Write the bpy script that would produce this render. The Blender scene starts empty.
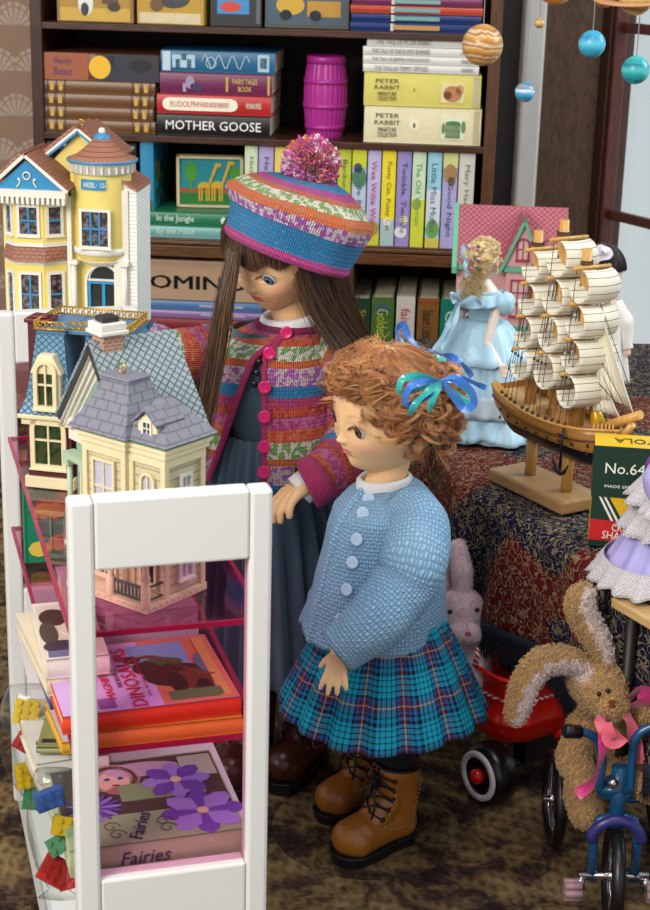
import bpy, bmesh, math, random
import numpy as np
from mathutils import Vector, Matrix, Euler, noise
C = bpy.context.scene.collection
SC = bpy.context.scene
PI = math.pi
R = math.radians
random.seed(7)
rng = np.random.default_rng(11)
# ------------------------------------------------------------ camera
F = 1640.0; PITCH = R(18); ROLL = R(1.5); CH = 0.71
_f = Vector((0, math.cos(PITCH), -math.sin(PITCH)))
_u0 = Vector((0, math.sin(PITCH), math.cos(PITCH)))
_r0 = Vector((1, 0, 0))
_r = _r0*math.cos(ROLL) + _u0*math.sin(ROLL)
_u = _u0*math.cos(ROLL) - _r0*math.sin(ROLL)
CAM = Vector((0, 0, CH))
def ray(px, py):
    return _f + _r*((px-325)/F) + _u*((455-py)/F)
def WY(px, py, Y):
    d = ray(px, py); return CAM + d*(Y/d.y)
def WZ(px, py, Z=0.0):
    d = ray(px, py); return CAM + d*((Z-CH)/d.z)
def make_camera():
    cd = bpy.data.cameras.new('camera'); co = bpy.data.objects.new('camera', cd); C.objects.link(co)
    cd.sensor_fit = 'VERTICAL'; cd.sensor_height = 24; cd.sensor_width = 24
    cd.lens = F/910*24
    m = Matrix(((_r.x, _u.x, -_f.x, 0), (_r.y, _u.y, -_f.y, 0), (_r.z, _u.z, -_f.z, CH), (0, 0, 0, 1)))
    co.matrix_world = m
    cd.clip_start = .05
    cd.dof.use_dof = True; cd.dof.focus_distance = 1.22; cd.dof.aperture_fstop = 16
    SC.camera = co
make_camera()
SC.view_settings.view_transform = 'Standard'
SC.view_settings.look = 'None'
SC.view_settings.gamma = 1
SC.view_settings.use_curve_mapping = False

# ------------------------------------------------------------ node helper
class X:
    def __init__(s, nt, v): s.nt = nt; s.v = v
    def _m(s, op, *o, clamp=False):
        n = s.nt.nodes.new('ShaderNodeMath'); n.operation = op; n.use_clamp = clamp
        for i, q in enumerate((s,)+o):
            q = q.v if isinstance(q, X) else q
            if isinstance(q, (int, float)): n.inputs[i].default_value = q
            else: s.nt.links.new(q, n.inputs[i])
        return X(s.nt, n.outputs[0])
    def __add__(s, o): return s._m('ADD', o)
    __radd__ = __add__
    def __sub__(s, o): return s._m('SUBTRACT', o)
    def __rsub__(s, o): return X(s.nt, o)._m('SUBTRACT', s)
    def __mul__(s, o): return s._m('MULTIPLY', o)
    __rmul__ = __mul__
    def __truediv__(s, o): return s._m('DIVIDE', o)
    def frac(s): return s._m('FRACT')
    def sin(s): return s._m('SINE')
    def abs(s): return s._m('ABSOLUTE')
    def lt(s, o): return s._m('LESS_THAN', o)
    def gt(s, o): return s._m('GREATER_THAN', o)
    def mn(s, o): return s._m('MINIMUM', o)
    def mx(s, o): return s._m('MAXIMUM', o)
    def floor(s): return s._m('FLOOR')
    def clamp(s): return s._m('ADD', 0.0, clamp=True)
    def pw(s, o): return s._m('POWER', o)
    def sqrt(s): return s._m('SQRT')
    def atan2(s, o): return s._m('ARCTAN2', o)
    def ss(s, a, b):
        n = s.nt.nodes.new('ShaderNodeMapRange'); n.interpolation_type = 'SMOOTHSTEP'
        s.nt.links.new(s.v, n.inputs[0]); n.inputs[1].default_value = a; n.inputs[2].default_value = b
        return X(s.nt, n.outputs[0])
def lin(c):
    if isinstance(c, str):
        c = c.lstrip('#'); c = [int(c[i:i+2], 16)/255 for i in (0, 2, 4)]
        c = [x/12.92 if x <= .04045 else ((x+.055)/1.055)**2.4 for x in c]
    return (c[0], c[1], c[2], 1.0)
class MT:
    """material builder"""
    def __init__(s, name, col='808080', rough=.5, metal=0, spec=.5, sub=0):
        s.m = bpy.data.materials.new(name); s.m.use_nodes = True; s.nt = s.m.node_tree
        s.b = s.nt.nodes['Principled BSDF']; s.out = s.nt.nodes['Material Output']
        s.b.inputs['Base Color'].default_value = lin(col); s.b.inputs['Roughness'].default_value = rough
        s.b.inputs['Metallic'].default_value = metal; s.b.inputs['Specular IOR Level'].default_value = spec
        if sub:
            s.b.inputs['Subsurface Weight'].default_value = sub; s.b.inputs['Subsurface Radius'].default_value = (.6, .25, .12)
            s.b.inputs['Subsurface Scale'].default_value = .01
    def n(s, t, **k):
        n = s.nt.nodes.new(t)
        for a, b in k.items(): setattr(n, a, b)
        return n
    def L(s, a, b): s.nt.links.new(a.v if isinstance(a, X) else a, b)
    def coord(s, kind='Object'):
        if not hasattr(s, 'tc'): s.tc = s.n('ShaderNodeTexCoord')
        return s.tc.outputs[kind]
    def xyz(s, kind='Object'):
        p = s.n('ShaderNodeSeparateXYZ'); s.L(s.coord(kind), p.inputs[0])
        return [X(s.nt, o) for o in p.outputs]
    def uv(s):
        a = s.xyz('UV'); return a[0], a[1]
    def vec(s, a, b, c=0.0):
        n = s.n('ShaderNodeCombineXYZ')
        for i, q in enumerate((a, b, c)):
            if isinstance(q, X): s.L(q, n.inputs[i])
            else: n.inputs[i].default_value = q
        return n.outputs[0]
    def noise(s, scale, detail=3, rough=.5, vec=None, dist=0, kind='Object', out='Fac'):
        n = s.n('ShaderNodeTexNoise'); n.inputs['Scale'].default_value = scale; n.inputs['Detail'].default_value = detail
        n.inputs['Roughness'].default_value = rough; n.inputs['Distortion'].default_value = dist
        s.L(vec if vec is not None else s.coord(kind), n.inputs['Vector'])
        return X(s.nt, n.outputs[out]) if out == 'Fac' else n.outputs[out]
    def voro(s, scale, vec=None, feature='F1', out='Distance', kind='Object', rnd=1):
        n = s.n('ShaderNodeTexVoronoi'); n.feature = feature; n.inputs['Scale'].default_value = scale
        n.inputs['Randomness'].default_value = rnd
        s.L(vec if vec is not None else s.coord(kind), n.inputs['Vector'])
        return X(s.nt, n.outputs[out]) if out == 'Distance' else n.outputs[out]
    def ramp(s, fac, stops, interp='LINEAR'):
        n = s.n('ShaderNodeValToRGB'); n.color_ramp.interpolation = interp; e = n.color_ramp.elements
        while len(e) < len(stops): e.new(.5)
        for i, (p, c) in enumerate(stops): e[i].position = p
        for i, (p, c) in enumerate(stops): e[i].color = lin(c)
        s.L(fac, n.inputs[0]); return n.outputs[0]
    def mix(s, f, a, b, mode='MIX'):
        n = s.n('ShaderNodeMix', data_type='RGBA', blend_type=mode)
        if isinstance(f, (int, float)): n.inputs[0].default_value = f
        else: s.L(f, n.inputs[0])
        for i, q in ((6, a), (7, b)):
            if isinstance(q, (str, tuple, list)): n.inputs[i].default_value = lin(q)
            else: s.L(q, n.inputs[i])
        return n.outputs[2]
    def col(s, c): s.L(c, s.b.inputs['Base Color']); return s
    def bump(s, h, dist=.001, strength=1.0):
        n = s.n('ShaderNodeBump'); n.inputs['Distance'].default_value = dist; n.inputs['Strength'].default_value = strength
        s.L(h, n.inputs['Height']); s.L(n.outputs[0], s.b.inputs['Normal']); return s
    def attr(s, name='Col'):
        n = s.n('ShaderNodeAttribute'); n.attribute_name = name; return n.outputs['Color']
_pm = {}
def P(col, rough=.5, metal=0, spec=.5, name=None):
    """plain paint with a faint grain so that no surface is perfectly flat in colour"""
    k = (str(col), rough, metal, spec)
    if k not in _pm:
        t = MT(name or 'paint', col, rough, metal, spec)
        if metal == 0:
            c = lin(col); nz = t.noise(60, 3)
            t.col(t.mix(nz, tuple(x*.88 for x in c[:3]), tuple(min(1, x*1.1) for x in c[:3])))
        _pm[k] = t.m
    return _pm[k]
def wood(name, a, b, rough=.45, scale=(1, 12, 12), bump=.0004, k=30):
    t = MT(name, a, rough)
    mp = t.n('ShaderNodeMapping'); mp.inputs['Scale'].default_value = scale; t.L(t.coord(), mp.inputs[0])
    g = t.noise(k, 5, .6, vec=mp.outputs[0], dist=.6)
    t.col(t.ramp(g, [(.3, a), (.7, b)])); t.bump(g, bump, .5); return t.m
def clear(name, col, gloss=.12, rough=.03):
    t = MT(name); tr = t.n('ShaderNodeBsdfTransparent'); tr.inputs[0].default_value = lin(col)
    gl = t.n('ShaderNodeBsdfGlossy'); gl.inputs['Roughness'].default_value = rough
    fr = t.n('ShaderNodeLayerWeight'); fr.inputs['Blend'].default_value = .5
    mx = t.n('ShaderNodeMixShader')
    fac = X(t.nt, fr.outputs['Facing']).pw(3.0)*gloss*2.5+gloss*.12
    t.L(fac.clamp(), mx.inputs[0]); t.L(tr.outputs[0], mx.inputs[1]); t.L(gl.outputs[0], mx.inputs[2]); t.L(mx.outputs[0], t.out.inputs[0])
    return t.m
# ------------------------------------------------------------ mesh builder
class MB:
    def __init__(s): s.V = []; s.Fc = []; s.U = []; s.MI = []; s.S = []; s.M = Matrix.Identity(4); s.m = 0; s.sm = False
    def v(s, p): s.V.append(s.M @ Vector(p)); return len(s.V)-1
    def f(s, idx, uv=None, sm=None):
        s.Fc.append(idx); s.MI.append(s.m); s.S.append(s.sm if sm is None else sm)
        if uv is None:
            Mi = s.M.inverted(); P_ = [Mi @ s.V[i] for i in idx]
            n = Vector((0, 0, 0))
            for i in range(len(P_)):
                a, b = P_[i], P_[(i+1) % len(P_)]
                n += a.cross(b)
            n = n.normalized() if n.length > 1e-15 else Vector((0, 0, 1))
            ua = Vector((0, 0, 1)).cross(n)
            ua = ua.normalized() if ua.length > .05 else Vector((1, 0, 0))
            va = n.cross(ua)
            uv = [(p.dot(ua), p.dot(va)) for p in P_]
        s.U.append(uv)
    def poly(s, pts): s.f([s.v(p) for p in pts])
    def box(s, cx, cy, cz, sx, sy, sz, rot=None):
        M0 = s.M
        s.M = M0 @ Matrix.Translation((cx, cy, cz)) @ (rot if rot is not None else Matrix.Identity(4))
        x, y, z = sx/2, sy/2, sz/2
        i = [s.v(p) for p in ((-x,-y,-z),(x,-y,-z),(x,y,-z),(-x,y,-z),(-x,-y,z),(x,-y,z),(x,y,z),(-x,y,z))]
        for q in ((0,3,2,1),(4,5,6,7),(0,1,5,4),(1,2,6,5),(2,3,7,6),(3,0,4,7)): s.f([i[k] for k in q])
        s.M = M0; return s
    def b2(s, x0, x1, y0, y1, z0, z1): return s.box((x0+x1)/2, (y0+y1)/2, (z0+z1)/2, x1-x0, y1-y0, z1-z0)
    def prism(s, pts, ext):
        """closed polygon extruded by a vector"""
        e = Vector(ext); a = [s.v(p) for p in pts]; b = [s.v(Vector(p)+e) for p in pts]; n = len(a)
        s.f(a[::-1]); s.f(b)
        for i in range(n): s.f([a[i], a[(i+1) % n], b[(i+1) % n], b[i]])
        return s
    def rings(s, rg, closed=True, cap0=False, cap1=False, us=None, vs=None, sm=True):
        n = len(rg[0]); ids = [[s.v(p) for p in r] for r in rg]; m = len(rg)
        cnt = n if closed else n-1
        for j in range(m-1):
            v0 = vs[j] if vs else j/(m-1); v1 = vs[j+1] if vs else (j+1)/(m-1)
            for i in range(cnt):
                k = (i+1) % n
                u0 = us[i] if us else i/cnt; u1 = us[i+1] if us else (i+1)/cnt
                s.f([ids[j][i], ids[j][k], ids[j+1][k], ids[j+1][i]], [(u0, v0), (u1, v0), (u1, v1), (u0, v1)], sm)
        if cap0: s.f(ids[0][::-1], [(0, 0)]*n, False)
        if cap1: s.f(ids[-1], [(0, 1)]*n, False)
        return s
    def lathe(s, prof, n=24, cap0=False, cap1=False, sm=True):
        return s.rings([[(r*math.cos(2*PI*i/n), r*math.sin(2*PI*i/n), z) for i in range(n)] for r, z in prof], True, cap0, cap1, sm=sm)
    def cyl(s, p0, p1, r0, r1=None, n=12, caps=True, sm=True):
        return s.tube([p0, p1], [r0, r0 if r1 is None else r1], n, caps, sm)
    def tube(s, path, r, n=8, caps=True, sm=True, closed=False, flat=1.0, up=None):
        path = [Vector(p) for p in path]; m = len(path)
        if not isinstance(r, (list, tuple)): r = [r]*m
        T = []
        for i in range(m):
            if closed: t = path[(i+1) % m]-path[i-1]
            else: t = path[min(i+1, m-1)]-path[max(i-1, 0)]
            T.append(t.normalized() if t.length > 1e-12 else Vector((0, 0, 1)))
        a = Vector(up) if up is not None else (Vector((0, 0, 1)) if abs(T[0].z) < .9 else Vector((1, 0, 0)))
        rg = []
        for i in range(m):
            a = a - T[i]*a.dot(T[i])
            if a.length < 1e-9: a = T[i].orthogonal()
            a.normalize(); b = T[i].cross(a)
            rg.append([path[i]+(a*math.cos(2*PI*k/n)*flat+b*math.sin(2*PI*k/n))*r[i] for k in range(n)])
        if closed: rg.append(rg[0])
        s.rings(rg, True, caps and not closed, caps and not closed, sm=sm); return s
    def sph(s, c, r, nu=16, nv=10, rot=None):
        if not isinstance(r, (tuple, list)): r = (r, r, r)
        M0 = s.M; s.M = M0 @ Matrix.Translation(c) @ (rot if rot is not None else Matrix.Identity(4))
        rg = []
        for j in range(nv+1):
            t = PI*min(max(j/nv, .004), .996)
            rg.append([(r[0]*math.sin(t)*math.cos(2*PI*i/nu), r[1]*math.sin(t)*math.sin(2*PI*i/nu), -r[2]*math.cos(t)) for i in range(nu)])
        s.rings(rg, True, True, True); s.M = M0; return s
    def mesh(s, name='mesh'):
        me = bpy.data.meshes.new(name); me.from_pydata([tuple(v) for v in s.V], [], s.Fc)
        ul = me.uv_layers.new(name='UVMap'); flat = [c for u in s.U for p in u for c in p]
        ul.data.foreach_set('uv', flat); me.polygons.foreach_set('material_index', s.MI); me.polygons.foreach_set('use_smooth', s.S)
        me.update(); return me
# ------------------------------------------------------------ objects
WM = {}
def thing(name, label, cat, loc=(0, 0, 0), rotz=0, group=None, mat=None):
    o = bpy.data.objects.new(name, None); C.objects.link(o); o.empty_display_size = .02
    m = mat if mat is not None else Matrix.Translation(loc) @ Matrix.Rotation(rotz, 4, 'Z')
    o.matrix_basis = m; WM[o] = m.copy()
    o['label'] = label; o['category'] = cat
    if group: o['group'] = group
    return o
def tag(o, label, cat, group=None, kind=None):
    o['label'] = label; o['category'] = cat
    if group: o['group'] = group
    if kind: o['kind'] = kind
    return o
def obj(name, mb, mats, parent=None, world=False, bevel=0, label=None, solid=0, sub=0, mat=None, kind=None):
    me = mb.mesh(name) if isinstance(mb, MB) else mb
    me.name = name
    if not isinstance(mats, (list, tuple)): mats = [mats]
    if len(me.materials): me.materials.clear()
    for m in mats: me.materials.append(m.m if isinstance(m, MT) else m)
    o = bpy.data.objects.new(name, me); C.objects.link(o)
    M = mat if mat is not None else Matrix.Identity(4)
    if parent is not None:
        o.parent = parent
        if world: M = WM[parent].inverted() @ M
        WM[o] = WM[parent] @ M
    else: WM[o] = M.copy()
    o.matrix_basis = M
    if solid: q = o.modifiers.new('solid', 'SOLIDIFY'); q.thickness = solid; q.offset = 0
    if bevel:
        q = o.modifiers.new('bevel', 'BEVEL'); q.width = bevel; q.segments = 2; q.limit_method = 'ANGLE'; q.angle_limit = R(40)
    if sub: q = o.modifiers.new('sub', 'SUBSURF'); q.levels = sub; q.render_levels = sub
    if label: o['label'] = label
    if kind: o['kind'] = kind
    return o
def struct(name, mb, mats, **k):
    o = obj(name, mb, mats, **k); o['kind'] = 'structure'; return o
def evalmesh(o):
    dg = bpy.context.evaluated_depsgraph_get(); dg.update()
    return bpy.data.meshes.new_from_object(o.evaluated_get(dg))
def text(s, w, h, M, mat, parent, name='lettering', ext=.00015, shear=0, world=False, label=None, off=0, thick=0):
    """flat lettering fitted into w x h, centred at the origin of M, reading along +x with +y up"""
    cu = bpy.data.curves.new('t', 'FONT'); cu.body = s; cu.size = 1; cu.align_x = 'CENTER'; cu.shear = shear; cu.resolution_u = 2
    cu.offset = thick; cu.fill_mode = 'BOTH'; cu.space_line = .95
    o = bpy.data.objects.new('t', cu); C.objects.link(o)
    me = evalmesh(o); bpy.data.objects.remove(o); bpy.data.curves.remove(cu)
    n = len(me.vertices)
    if n == 0: return None
    a = np.empty(n*3); me.vertices.foreach_get('co', a); a = a.reshape(-1, 3)
    lo = a.min(0); hi = a.max(0); a = (a-(lo+hi)/2)
    sx = w/max(hi[0]-lo[0], 1e-6); sy = h/max(hi[1]-lo[1], 1e-6) if h else sx
    a[:, 0] *= sx; a[:, 1] *= sy; a[:, 2] = 0
    a[:, 2] += off
    me.vertices.foreach_set('co', a.ravel()); me.update()
    ob = obj(name, me, mat, parent, world=world, mat=M, label=label, solid=ext*2)
    return ob
def FM(o, x, y):
    """matrix from origin, x axis, y axis"""
    x = Vector(x).normalized(); z = x.cross(Vector(y)).normalized(); y = z.cross(x)
    return Matrix(((x.x, y.x, z.x, o[0]), (x.y, y.y, z.y, o[1]), (x.z, y.z, z.z, o[2]), (0, 0, 0, 1)))
def blob(caps, voxel=.001, smooth=4, extra=None, fac=.6):
    """union of tapered capsules (p0,r0,p1,r1) grown into one continuous skin"""
    mb = MB()
    for p0, r0, p1, r1 in caps:
        p0, p1 = Vector(p0), Vector(p1); d = (p1-p0); L = d.length
        if L < 1e-6: mb.sph(p0, r0, 20, 12); continue
        q = d.to_track_quat('Z', 'Y').to_matrix().to_4x4(); q.translation = p0
        M0 = mb.M; mb.M = q; prof = []
        for k in range(0, 7): a = PI/2*k/6; prof.append((max(r0*math.sin(a), r0*.02), -r0*math.cos(a)))
        for k in range(0, 7): a = PI/2*k/6; prof.append((max(r1*math.cos(a), r1*.02), L+r1*math.sin(a)))
        mb.lathe(prof, 20, True, True); mb.M = M0
    if extra: extra(mb)
    o = bpy.data.objects.new('b', mb.mesh('b')); C.objects.link(o)
    m = o.modifiers.new('r', 'REMESH'); m.mode = 'VOXEL'; m.voxel_size = voxel; m.use_smooth_shade = True
    m = o.modifiers.new('s', 'SMOOTH'); m.factor = fac; m.iterations = smooth
    me = evalmesh(o); old = o.data; bpy.data.objects.remove(o); bpy.data.meshes.remove(old)
    return me
def coords(me):
    a = np.empty(len(me.vertices)*3); me.vertices.foreach_get('co', a); return a.reshape(-1, 3)
def setcol(me, cols, name='Col'):
    at = me.color_attributes.new(name, 'FLOAT_COLOR', 'POINT')
    c = np.ones((len(me.vertices), 4)); c[:, :3] = cols; at.data.foreach_set('color', c.ravel().astype(np.float32))
def strands(paths, rad, cols=None, sides=3, taper=.75):
    """paths (S,N,3) -> one mesh of thin tapering fibres; cols (S,3)"""
    paths = np.asarray(paths, float); S, N, _ = paths.shape
    T = np.gradient(paths, axis=1); T /= np.linalg.norm(T, axis=2, keepdims=True)+1e-12
    ref = np.array([.31, .52, .79]); A = np.cross(T, ref); A /= np.linalg.norm(A, axis=2, keepdims=True)+1e-9; B = np.cross(T, A)
    rad = np.asarray(rad, float)
    if rad.ndim == 0: rad = np.full((S,), float(rad))
    tp = np.linspace(0, 1, N); tp = 1-taper*np.clip((tp-.6)/.4, 0, 1)**2
    r = rad[:, None]*tp[None, :]
    ang = 2*PI*np.arange(sides)/sides
    V = paths[:, :, None, :]+r[:, :, None, None]*(np.cos(ang)[None, None, :, None]*A[:, :, None, :]+np.sin(ang)[None, None, :, None]*B[:, :, None, :])
    V = V.reshape(-1, 3)
    si, ni, ki = np.meshgrid(np.arange(S), np.arange(N-1), np.arange(sides), indexing='ij')
    k2 = (ki+1) % sides; base = si*N*sides
    Fq = np.stack([base+ni*sides+ki, base+ni*sides+k2, base+(ni+1)*sides+k2, base+(ni+1)*sides+ki], -1).reshape(-1, 4)
    me = bpy.data.meshes.new('strands'); me.vertices.add(len(V)); me.vertices.foreach_set('co', V.ravel())
    nf = len(Fq); me.loops.add(nf*4); me.loops.foreach_set('vertex_index', Fq.ravel().astype(np.int32))
    me.polygons.add(nf); me.polygons.foreach_set('loop_start', (np.arange(nf)*4).astype(np.int32))
    me.update(calc_edges=True); me.polygons.foreach_set('use_smooth', np.ones(nf, bool))
    if cols is not None: setcol(me, np.repeat(np.asarray(cols), N*sides, axis=0))
    return me
def join_meshes(ms, colname='Col'):
    """append meshes into one (positions, faces, Col and material index by source)"""
    V = []; Fs = []; cols = []; mi = []; off = 0
    bm = bmesh.new()
    for k, m in enumerate(ms):
        n0 = len(bm.faces); bm.from_mesh(m); bm.faces.ensure_lookup_table()
        for f in bm.faces[n0:]: f.material_index = k; f.smooth = True
    me = bpy.data.meshes.new('j'); bm.to_mesh(me); bm.free(); return me
def sample_surface(me, n, seed=1):
    me.calc_loop_triangles(); co = coords(me); nt = len(me.loop_triangles); t = np.empty(nt*3, np.int32); me.loop_triangles.foreach_get('vertices', t); t = t.reshape(-1, 3)
    a, b, c = co[t[:, 0]], co[t[:, 1]], co[t[:, 2]]; nr = np.cross(b-a, c-a); ar = np.linalg.norm(nr, axis=1)
    g = np.random.default_rng(seed); i = g.choice(nt, n, p=ar/ar.sum()); u = g.random((n, 2)); fl = u.sum(1) > 1; u[fl] = 1-u[fl]
    p = a[i]+(b[i]-a[i])*u[:, :1]+(c[i]-a[i])*u[:, 1:]; nn = nr[i]/(ar[i][:, None]+1e-15)
    return p, nn
def pile(me, n, length, rad, seed=1, curl=1.0, colf=None, tilt=.6):
    p, nn = sample_surface(me, n, seed); g = np.random.default_rng(seed+5)
    d = nn+g.normal(0, tilt, (n, 3)); d /= np.linalg.norm(d, axis=1, keepdims=True)
    side = np.cross(d, g.normal(0, 1, (n, 3))); side /= np.linalg.norm(side, axis=1, keepdims=True)+1e-9
    L = length*g.uniform(.6, 1.3, n)[:, None]
    t = np.linspace(0, 1, 4)[None, :, None]
    paths = p[:, None, :]+d[:, None, :]*L[:, None, :]*t+side[:, None, :]*L[:, None, :]*curl*np.sin(t*3)*.5
    c = None
    if colf is not None: c = colf(p)*g.uniform(.85, 1.12, (n, 1))
    return strands(paths, rad, c)
def rotm(ax, deg): return Matrix.Rotation(R(deg), 4, ax)
# ============================================================ setting
def wallpaper():
    t = MT('wallpaper', 'b09080', .8)
    x, y, z = t.xyz()
    S = 1/.05
    u = x*S; v = z*S*.8
    row = v.floor(); uu = (u+row*.5).frac()-.5; vv = v.frac()
    ang = uu.atan2(vv+.12); rad = (uu*uu+(vv+.12)*(vv+.12)).sqrt()
    rays = (ang*9.0).sin().abs()
    fan = rays.ss(.25, .55)*rad.lt(.62)*(1-(rad.gt(.5)*rad.lt(.53)))
    nz = t.noise(25, 3)
    c = t.mix(fan*.8, '94745f', 'bcaa98'); c = t.mix(nz*.35, c, 'a08878')
    t.col(c); return t.m
def carpet():
    t = MT('carpet', '4a3c2a', .95, spec=.1)
    x, y, z = t.xyz()
    n1 = t.noise(20, 5, .7, dist=.5); n2 = t.noise(38, 3, .6)
    w = ((x*700+t.noise(20, 1)*8).sin()*.5+.5)
    w2 = ((y*420+x*180).sin()*.5+.5)
    c = t.ramp(n1, [(.36, '2a1f1c'), (.45, '41322a'), (.5, '665238'), (.62, '8a734e'), (.72, '584840')])
    c = t.mix((w*w2)*.45, c, '1c1410'); c = t.mix(n2.ss(.52, .66)*.55, c, '2c1f2a')
    t.col(c); t.bump(w*w2+t.noise(900, 2)*.6, .0012, .8); return t.m
def cloth_mat():
    t = MT('patterned_rug_cloth', '2a2030', .9, spec=.15)
    def warp(k, a, src):
        d = t.noise(k, 2, out='Color'); mp = t.n('ShaderNodeVectorMath', operation='MULTIPLY_ADD'); t.L(d, mp.inputs[0]); mp.inputs[1].default_value = (a, a, a); t.L(src, mp.inputs[2]); return mp.outputs[0]
    v = warp(26, .02, t.coord()); v2 = warp(90, .006, t.coord())
    big = t.noise(10, 1, .3, vec=v); n1 = t.noise(105, 1, .4, vec=v2); n2 = t.noise(170, 1, .4, vec=v2); f1 = t.voro(58, v, 'F1')*58.0
    base = t.mix(big.ss(.485, .5), '12142c', '561018')
    base = t.mix(f1.lt(.42), base, t.mix(big.ss(.485, .5), '6a1420', '141630'))
    base = t.mix((f1-.40).abs().lt(.045), base, '94825a'); base = t.mix((f1-.2).abs().lt(.05), base, 'a8966c'); base = t.mix(f1.lt(.08), base, 'b02838')
    l1 = ((n1*6.0).frac()-.5).abs().lt(.08); base = t.mix(l1*f1.gt(.45), base, '8a7a58')
    base = t.mix(n2.gt(.61)*.5, base, '8c7c58')
    t.col(base); t.bump(t.noise(700, 2), .0008, .6); return t.m
M_carpet = carpet(); M_cloth = cloth_mat()
M_dark = wood('dark_wood', '24120b', '4a2a1a', .3, (12, 12, 1.2), .0002)
M_darkh = wood('dark_wood_shelf', '24120b', '54301e', .3, (1.2, 12, 12), .0002)
M_brown = wood('brown_wood', '3d2313', '5e3a20', .35, (12, 12, 1.2), .0002)
M_sash = wood('mahogany_sash', '3a1712', '5e2a20', .3, (12, 12, 1.2), .0002)

mb = MB(); mb.prism([(-1.3, -.6, -.05), (1.45, -.6, -.05), (1.45, .6, -.05), (.40, 2.36, -.05), (-1.3, 2.36, -.05)], (0, 0, .05)); struct('floor', mb, M_carpet)
WB = 2.36
mb = MB(); mb.b2(-1.3, WY(589, 200, WB-.02).x+.01, WB, WB+.04, 0, 1.5); struct('wall_back', mb, wallpaper())
# brown panelled pier and pale post between bookcase and window
MWR = None
def dirpt(p, d, k): return (p[0]+d[0]*k, p[1]+d[1]*k)
p0 = Vector((WY(589, 200, WB-.02).x, WB-.02, 0)); wd = Vector((math.sin(R(31)), -math.cos(R(31)), 0)); wn = Vector((wd.y, -wd.x, 0))  # wn points outwards? fixed below
wn = Vector((-wd.y, wd.x, 0))   # +x side (outside)
MW = FM(p0, wd, wn)             # local x: towards the viewer, y: outwards, z: down -> flip
MW = Matrix(((wd.x, wn.x, 0, p0.x), (wd.y, wn.y, 0, p0.y), (0, 0, 1, 0), (0, 0, 0, 1)))
xa = WY(584, 200, WB-.0).x
x512 = WY(513, 200, WB).x; x533 = WY(531, 200, WB).x
mb = MB(); mb.b2(x533, xa+.03, WB-.03, WB+.0, 0, 1.5); struct('trim_1', mb, wood('brown_panel', '3c2819', '62452f', .6, (6, 6, 2)))
mb = MB(); mb.b2(x512-.004, x533, WB-.05, WB, 0, 1.5); struct('trim_2', mb, P('d6d0ca', .5, name='pale_post'), bevel=.004)
mb = MB(); mb.b2(x512-.03, x512-.004, WB-.012, WB, 0, 1.5); struct('trim_3', mb, P('3c3634', .5))
# window wall : sill wall, head and window with sashes
mb = MB(); mb.b2(0, 1.75, 0, .05, 0, .10); mb.b2(0, 1.75, 0, .05, 1.22, 1.5); mb.b2(1.55, 1.75, 0, .05, .10, 1.22)
struct('wall_right', mb, P('3a2a22', .8), mat=MW)
win = obj('window_1', (lambda m: (m.b2(0, .026, -.006, .04, .10, 1.22), m.b2(1.5, 1.55, -.006, .04, .10, 1.22), m.b2(0.026, 1.5, -.006, .04, .10, .12), m.b2(.05, 1.5, -.006, .04, 1.19, 1.22), m)[-1])(MB()), M_dark, mat=MW, bevel=.003)
win['kind'] = 'structure'
def wl(px, py):   # window plane local (x, z)
    d = ray(px, py); n = wn; t = (p0-CAM).dot(n)/d.dot(n); p = CAM+d*t; q = p-p0
    return q.dot(wd), p.z
zA = wl(612, 27)[1]; zB = wl(600, 214)[1]
mb = MB(); xs = [.065]; 
while xs[-1] < 1.4: xs.append(xs[-1]+.20)
for z in (zA, zB): mb.b2(.026, 1.5, .008, .018, z-.007, z+.007)
for x in xs[1:]: mb.b2(x-.009, x+.009, .008, .018, .12, 1.19)
mb.b2(.026, .033, -.002, .02, .12, 1.19)
o = obj('window_sash', mb, M_sash, win, bevel=.002)
mb = MB(); mb.b2(.026, 1.5, .013, .016, .12, 1.19); obj('window_pane', mb, clear('window_glass', 'f2f6f6', .2), win)
mb = MB(); mb.b2(0, 1.6, -.008, .0, .09, .10); s_ = obj('window_sill', mb, M_dark, win, bevel=.003)
# ------------------------------------------------------------ bookcase
b0 = WY(32, 100, 2.0); PSI = R(-4)
MBK = Matrix.Translation((b0.x, 2.0, 0)) @ Matrix.Rotation(PSI, 4, 'Z'); IBK = MBK.inverted()
def bl(px, py, yl=0.0):
    o = IBK @ CAM; d = IBK.to_3x3() @ ray(px, py); t = (yl-o.y)/d.y; q = o+d*t; return q.x, q.z
W_ = bl(492, 150)[0]+.004
z1 = bl(45, 19)[1]; z2 = bl(45, 129)[1]; z3 = (bl(150, 238)[1]+bl(462, 249)[1])/2; z4 = bl(400, 348)[1]-.012
z1 = (z1+bl(486, 38)[1])/2; z2 = (z2+bl(486, 150)[1])/2
TH = .008; DP = .17
bk = thing('bookcase', 'tall dark brown wooden bookcase full of books against the back wall', 'bookcase', mat=MBK)
for x in (0, W_-.014):
    mb = MB(); mb.b2(x, x+.014, 0, DP, 0, .86); obj('side_panel', mb, M_brown if x else M_dark, bk, bevel=.001)
for z in (z1, z2, z3):
    mb = MB(); mb.b2(.014, W_-.014, .0, DP, z-TH, z); obj('shelf', mb, M_darkh, bk, bevel=.0008)
mb = MB(); mb.b2(.014, W_-.014, -.004, .012, z3-TH-.014, z3-TH); mb.b2(.0, W_-.0, -.006, -.0, z3-.0065, z3-.002); obj('front_rail', mb, wood('rail_wood', '3a1f0e', '6b421c', .35, (1.2, 12, 12)), bk, bevel=.001)
mb = MB(); mb.b2(.014, W_-.014, .0, DP, z4-TH, z4); obj('shelf', mb, M_darkh, bk)
mb = MB(); mb.b2(.014, W_-.014, .0, DP, .84, .86); obj('top_board', mb, M_darkh, bk)
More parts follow.
